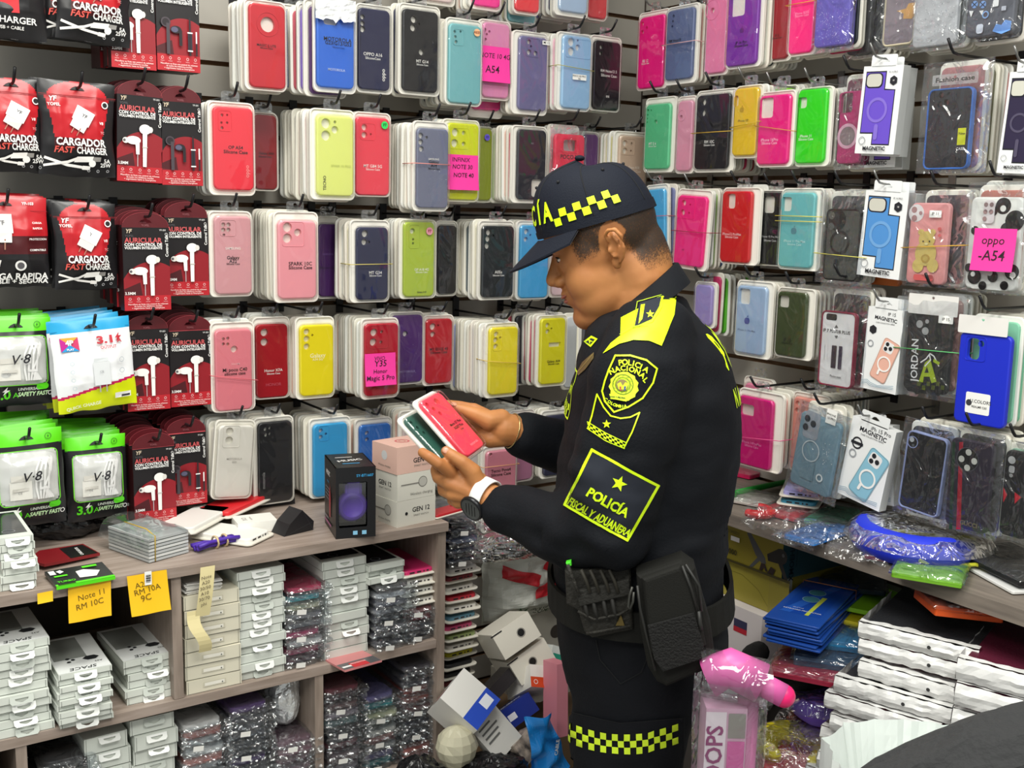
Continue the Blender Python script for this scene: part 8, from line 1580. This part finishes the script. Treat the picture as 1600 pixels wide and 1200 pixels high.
knob = lambda x, z: (lambda a: (a.disc(x, z, .0085, M('#131313', .5)), a.ring(x, z, .009, .0105, M('#8a8680', .5)), a.rect(-.055, .026, -.025, .029, INK), ))
LW = M('#dcd7ca', .45)
heap('gadget_box', 793, 992, .42, (.10, .12, .062), rot(-22, -24, -4), LW, 'upper cream box with round black clasp in the heap', arts=[('f', knob(.012, .0))]); heap('gadget_box', 816, 1030, .43, (.10, .13, .058), rot(-20, -26, -4), LW, 'lower cream box with round black clasp in the heap', arts=[('f', knob(.0, .0))])
heap('gadget_box', 775, 1072, .45, (.10, .07, .030), rot(-30, -32, 5), M('#2e2a2c', .25), 'glossy dark box under the cream boxes'); heap('gadget_box', 836, 1068, .48, (.085, .11, .05), rot(-38, 14, -10), M('#e9e6df', .4), 'white box with orange base in the heap', arts=[('f', lambda a: (a.rect(-.0425, -.025, .0425, -.002, M('#d2481c', .4)), a.ring(-.03, -.013, .004, .0052, PW))), ('t', lambda a: (a.rect(-.03, .0, -.012, .03, M('#8a8a86', .4)), a.rect(.0, -.04, .04, .02, M('#d8d4ca', .4))))], mats={2: M('#e9e6df', .4)})
heap('gadget_box', 806, 1112, .50, (.08, .06, .045), rot(-30, -24, -4), M('#1c2f86', .35), 'dark blue box below the orange-based box', arts=[('t', lambda a: (a.text('BUENO', .0, .0, .016, PW, .02))), ('f', lambda a: a.rect(-.03, -.008, -.01, .006, M('#e8e8f0', .4)))]); heap('gadget_box', 865, 1035, .42, (.05, .03, .075), rot(-15, 24, 0), M('#e2e6e2', .4), 'white and teal box beside the leg', arts=[('f', lambda a: a.rect(-.02, .0, .02, .02, M('#2a9a80', .4)))]); heap('gadget_box', 868, 1090, .56, (.03, .05, .16), rot(-8, 4, 0), M('#dc8a98', .4), 'narrow pink box standing beside the leg')
SB = M('#e8e6e0', .4); heap('headset_box', 724, 1103, .53, (.085, .10, .10), rot(-48, -28, 18), SB, 'white and blue headset box leaning on the cabinet', arts=[('f', lambda a: (a.rect(-.0425, -.05, .0425, -.012, M('#2a4fc0', .35)), a.rect(.005, -.04, .032, -.018, M('#e8ecf4', .4)))), ('t', lambda a: (a.disc(-.015, .0, .026, M('#5a1a24', .3)), a.disc(-.015, 0, .018, M('#b81e2c', .3)), a.text('SAMSUNG', .0, -.04, .014, M('#1c2f86', .4), .03)))])
heap('gadget_box', 762, 1135, .56, (.075, .03, .13), rot(-30, -30, 10), M('#dcdad4', .4), 'white box with printed lines leaning in the heap', arts=[('f', lambda a: [a.rect(-.028, .03-.011*k, .018-.006*(k % 3), .034-.011*k, M('#6a6a68', .5)) for k in range(6)])])
P = on_back(714, 1166, .57); crumple('plastic_cup', (P.x, P.y, P.z), (.045, .04, .045), M('#cfcab0', .4), 'cream plastic piece at the foot of the cabinet', 'plastic piece', 9, 14, 8, .10)
P = on_back(768, 1195, .60); crumple('plastic_bag', (P.x, P.y, P.z-.02), (.085, .06, .045), BAGK, 'crumpled black bag at the foot of the heap', 'bag', 6); P = on_back(655, 1203, .60); crumple('plastic_bag', (P.x, P.y, P.z-.03), (.06, .06, .05), BAGK, 'crumpled black bag in front of the cabinet', 'bag', 2)
P = on_back(855, 1160, .62); b = MB(); b.grid(lambda u, v: ((u-.5)*.055*(1+.7*(1-v))+.02*(1-v)-.018+.008*noise.noise(Vector((u*2, v*4, 1))), .03*noise.noise(Vector((u*2.5, v*3.5, 4)))-.015*math.sin(PI*u), (v-.5)*.15+.008*noise.noise(Vector((u*3, v*2, 9)))), 16, 26, M('#1f86d8', .3), smooth=False); a = Art(b, lambda x, z, l: (x, -.03-l, z)); a.text('CABLE', .004, .0, .012, PW, .02, 75); tag(b.build('blue_bag', None, T(P, rot(0, -8, 0))), 'crumpled bright blue bag beside the leg', 'bag')
heap('gadget_box', 812, 1170, .58, (.07, .06, .05), rot(-35, -14, 25), M('#4a4440', .4, var=('#c8b8a8', 40.0, (1, 1, 1))), 'printed box low in the heap'); heap('gadget_box', 845, 985, .20, (.16, .05, .16), rot(0, 0, 0), M('#bdb9ae', .45), 'pale upright box behind the cream boxes', arts=[('f', lambda a: (a.disc(.03, .0, .018, M('#4a4440', .4)), a.disc(.045, .012, .010, M('#a87a5a', .4))))]); heap('gadget_box', 845, 1055, .34, (.20, .14, .05), rot(0, 0, 4), M('#a8a296', .5), 'pale flat box under the cream boxes')
heap('gadget_box', 690, 805, .40, (.05, .06, .012), rot(0, 0, -20), M('#a81e28', .4), 'dark red flat box behind the watch boxes') if False else None
lie('#b81e28', 'tray', 694, 802, ZT, -75, 'red case on white tray at the worktop end', 0, .55)
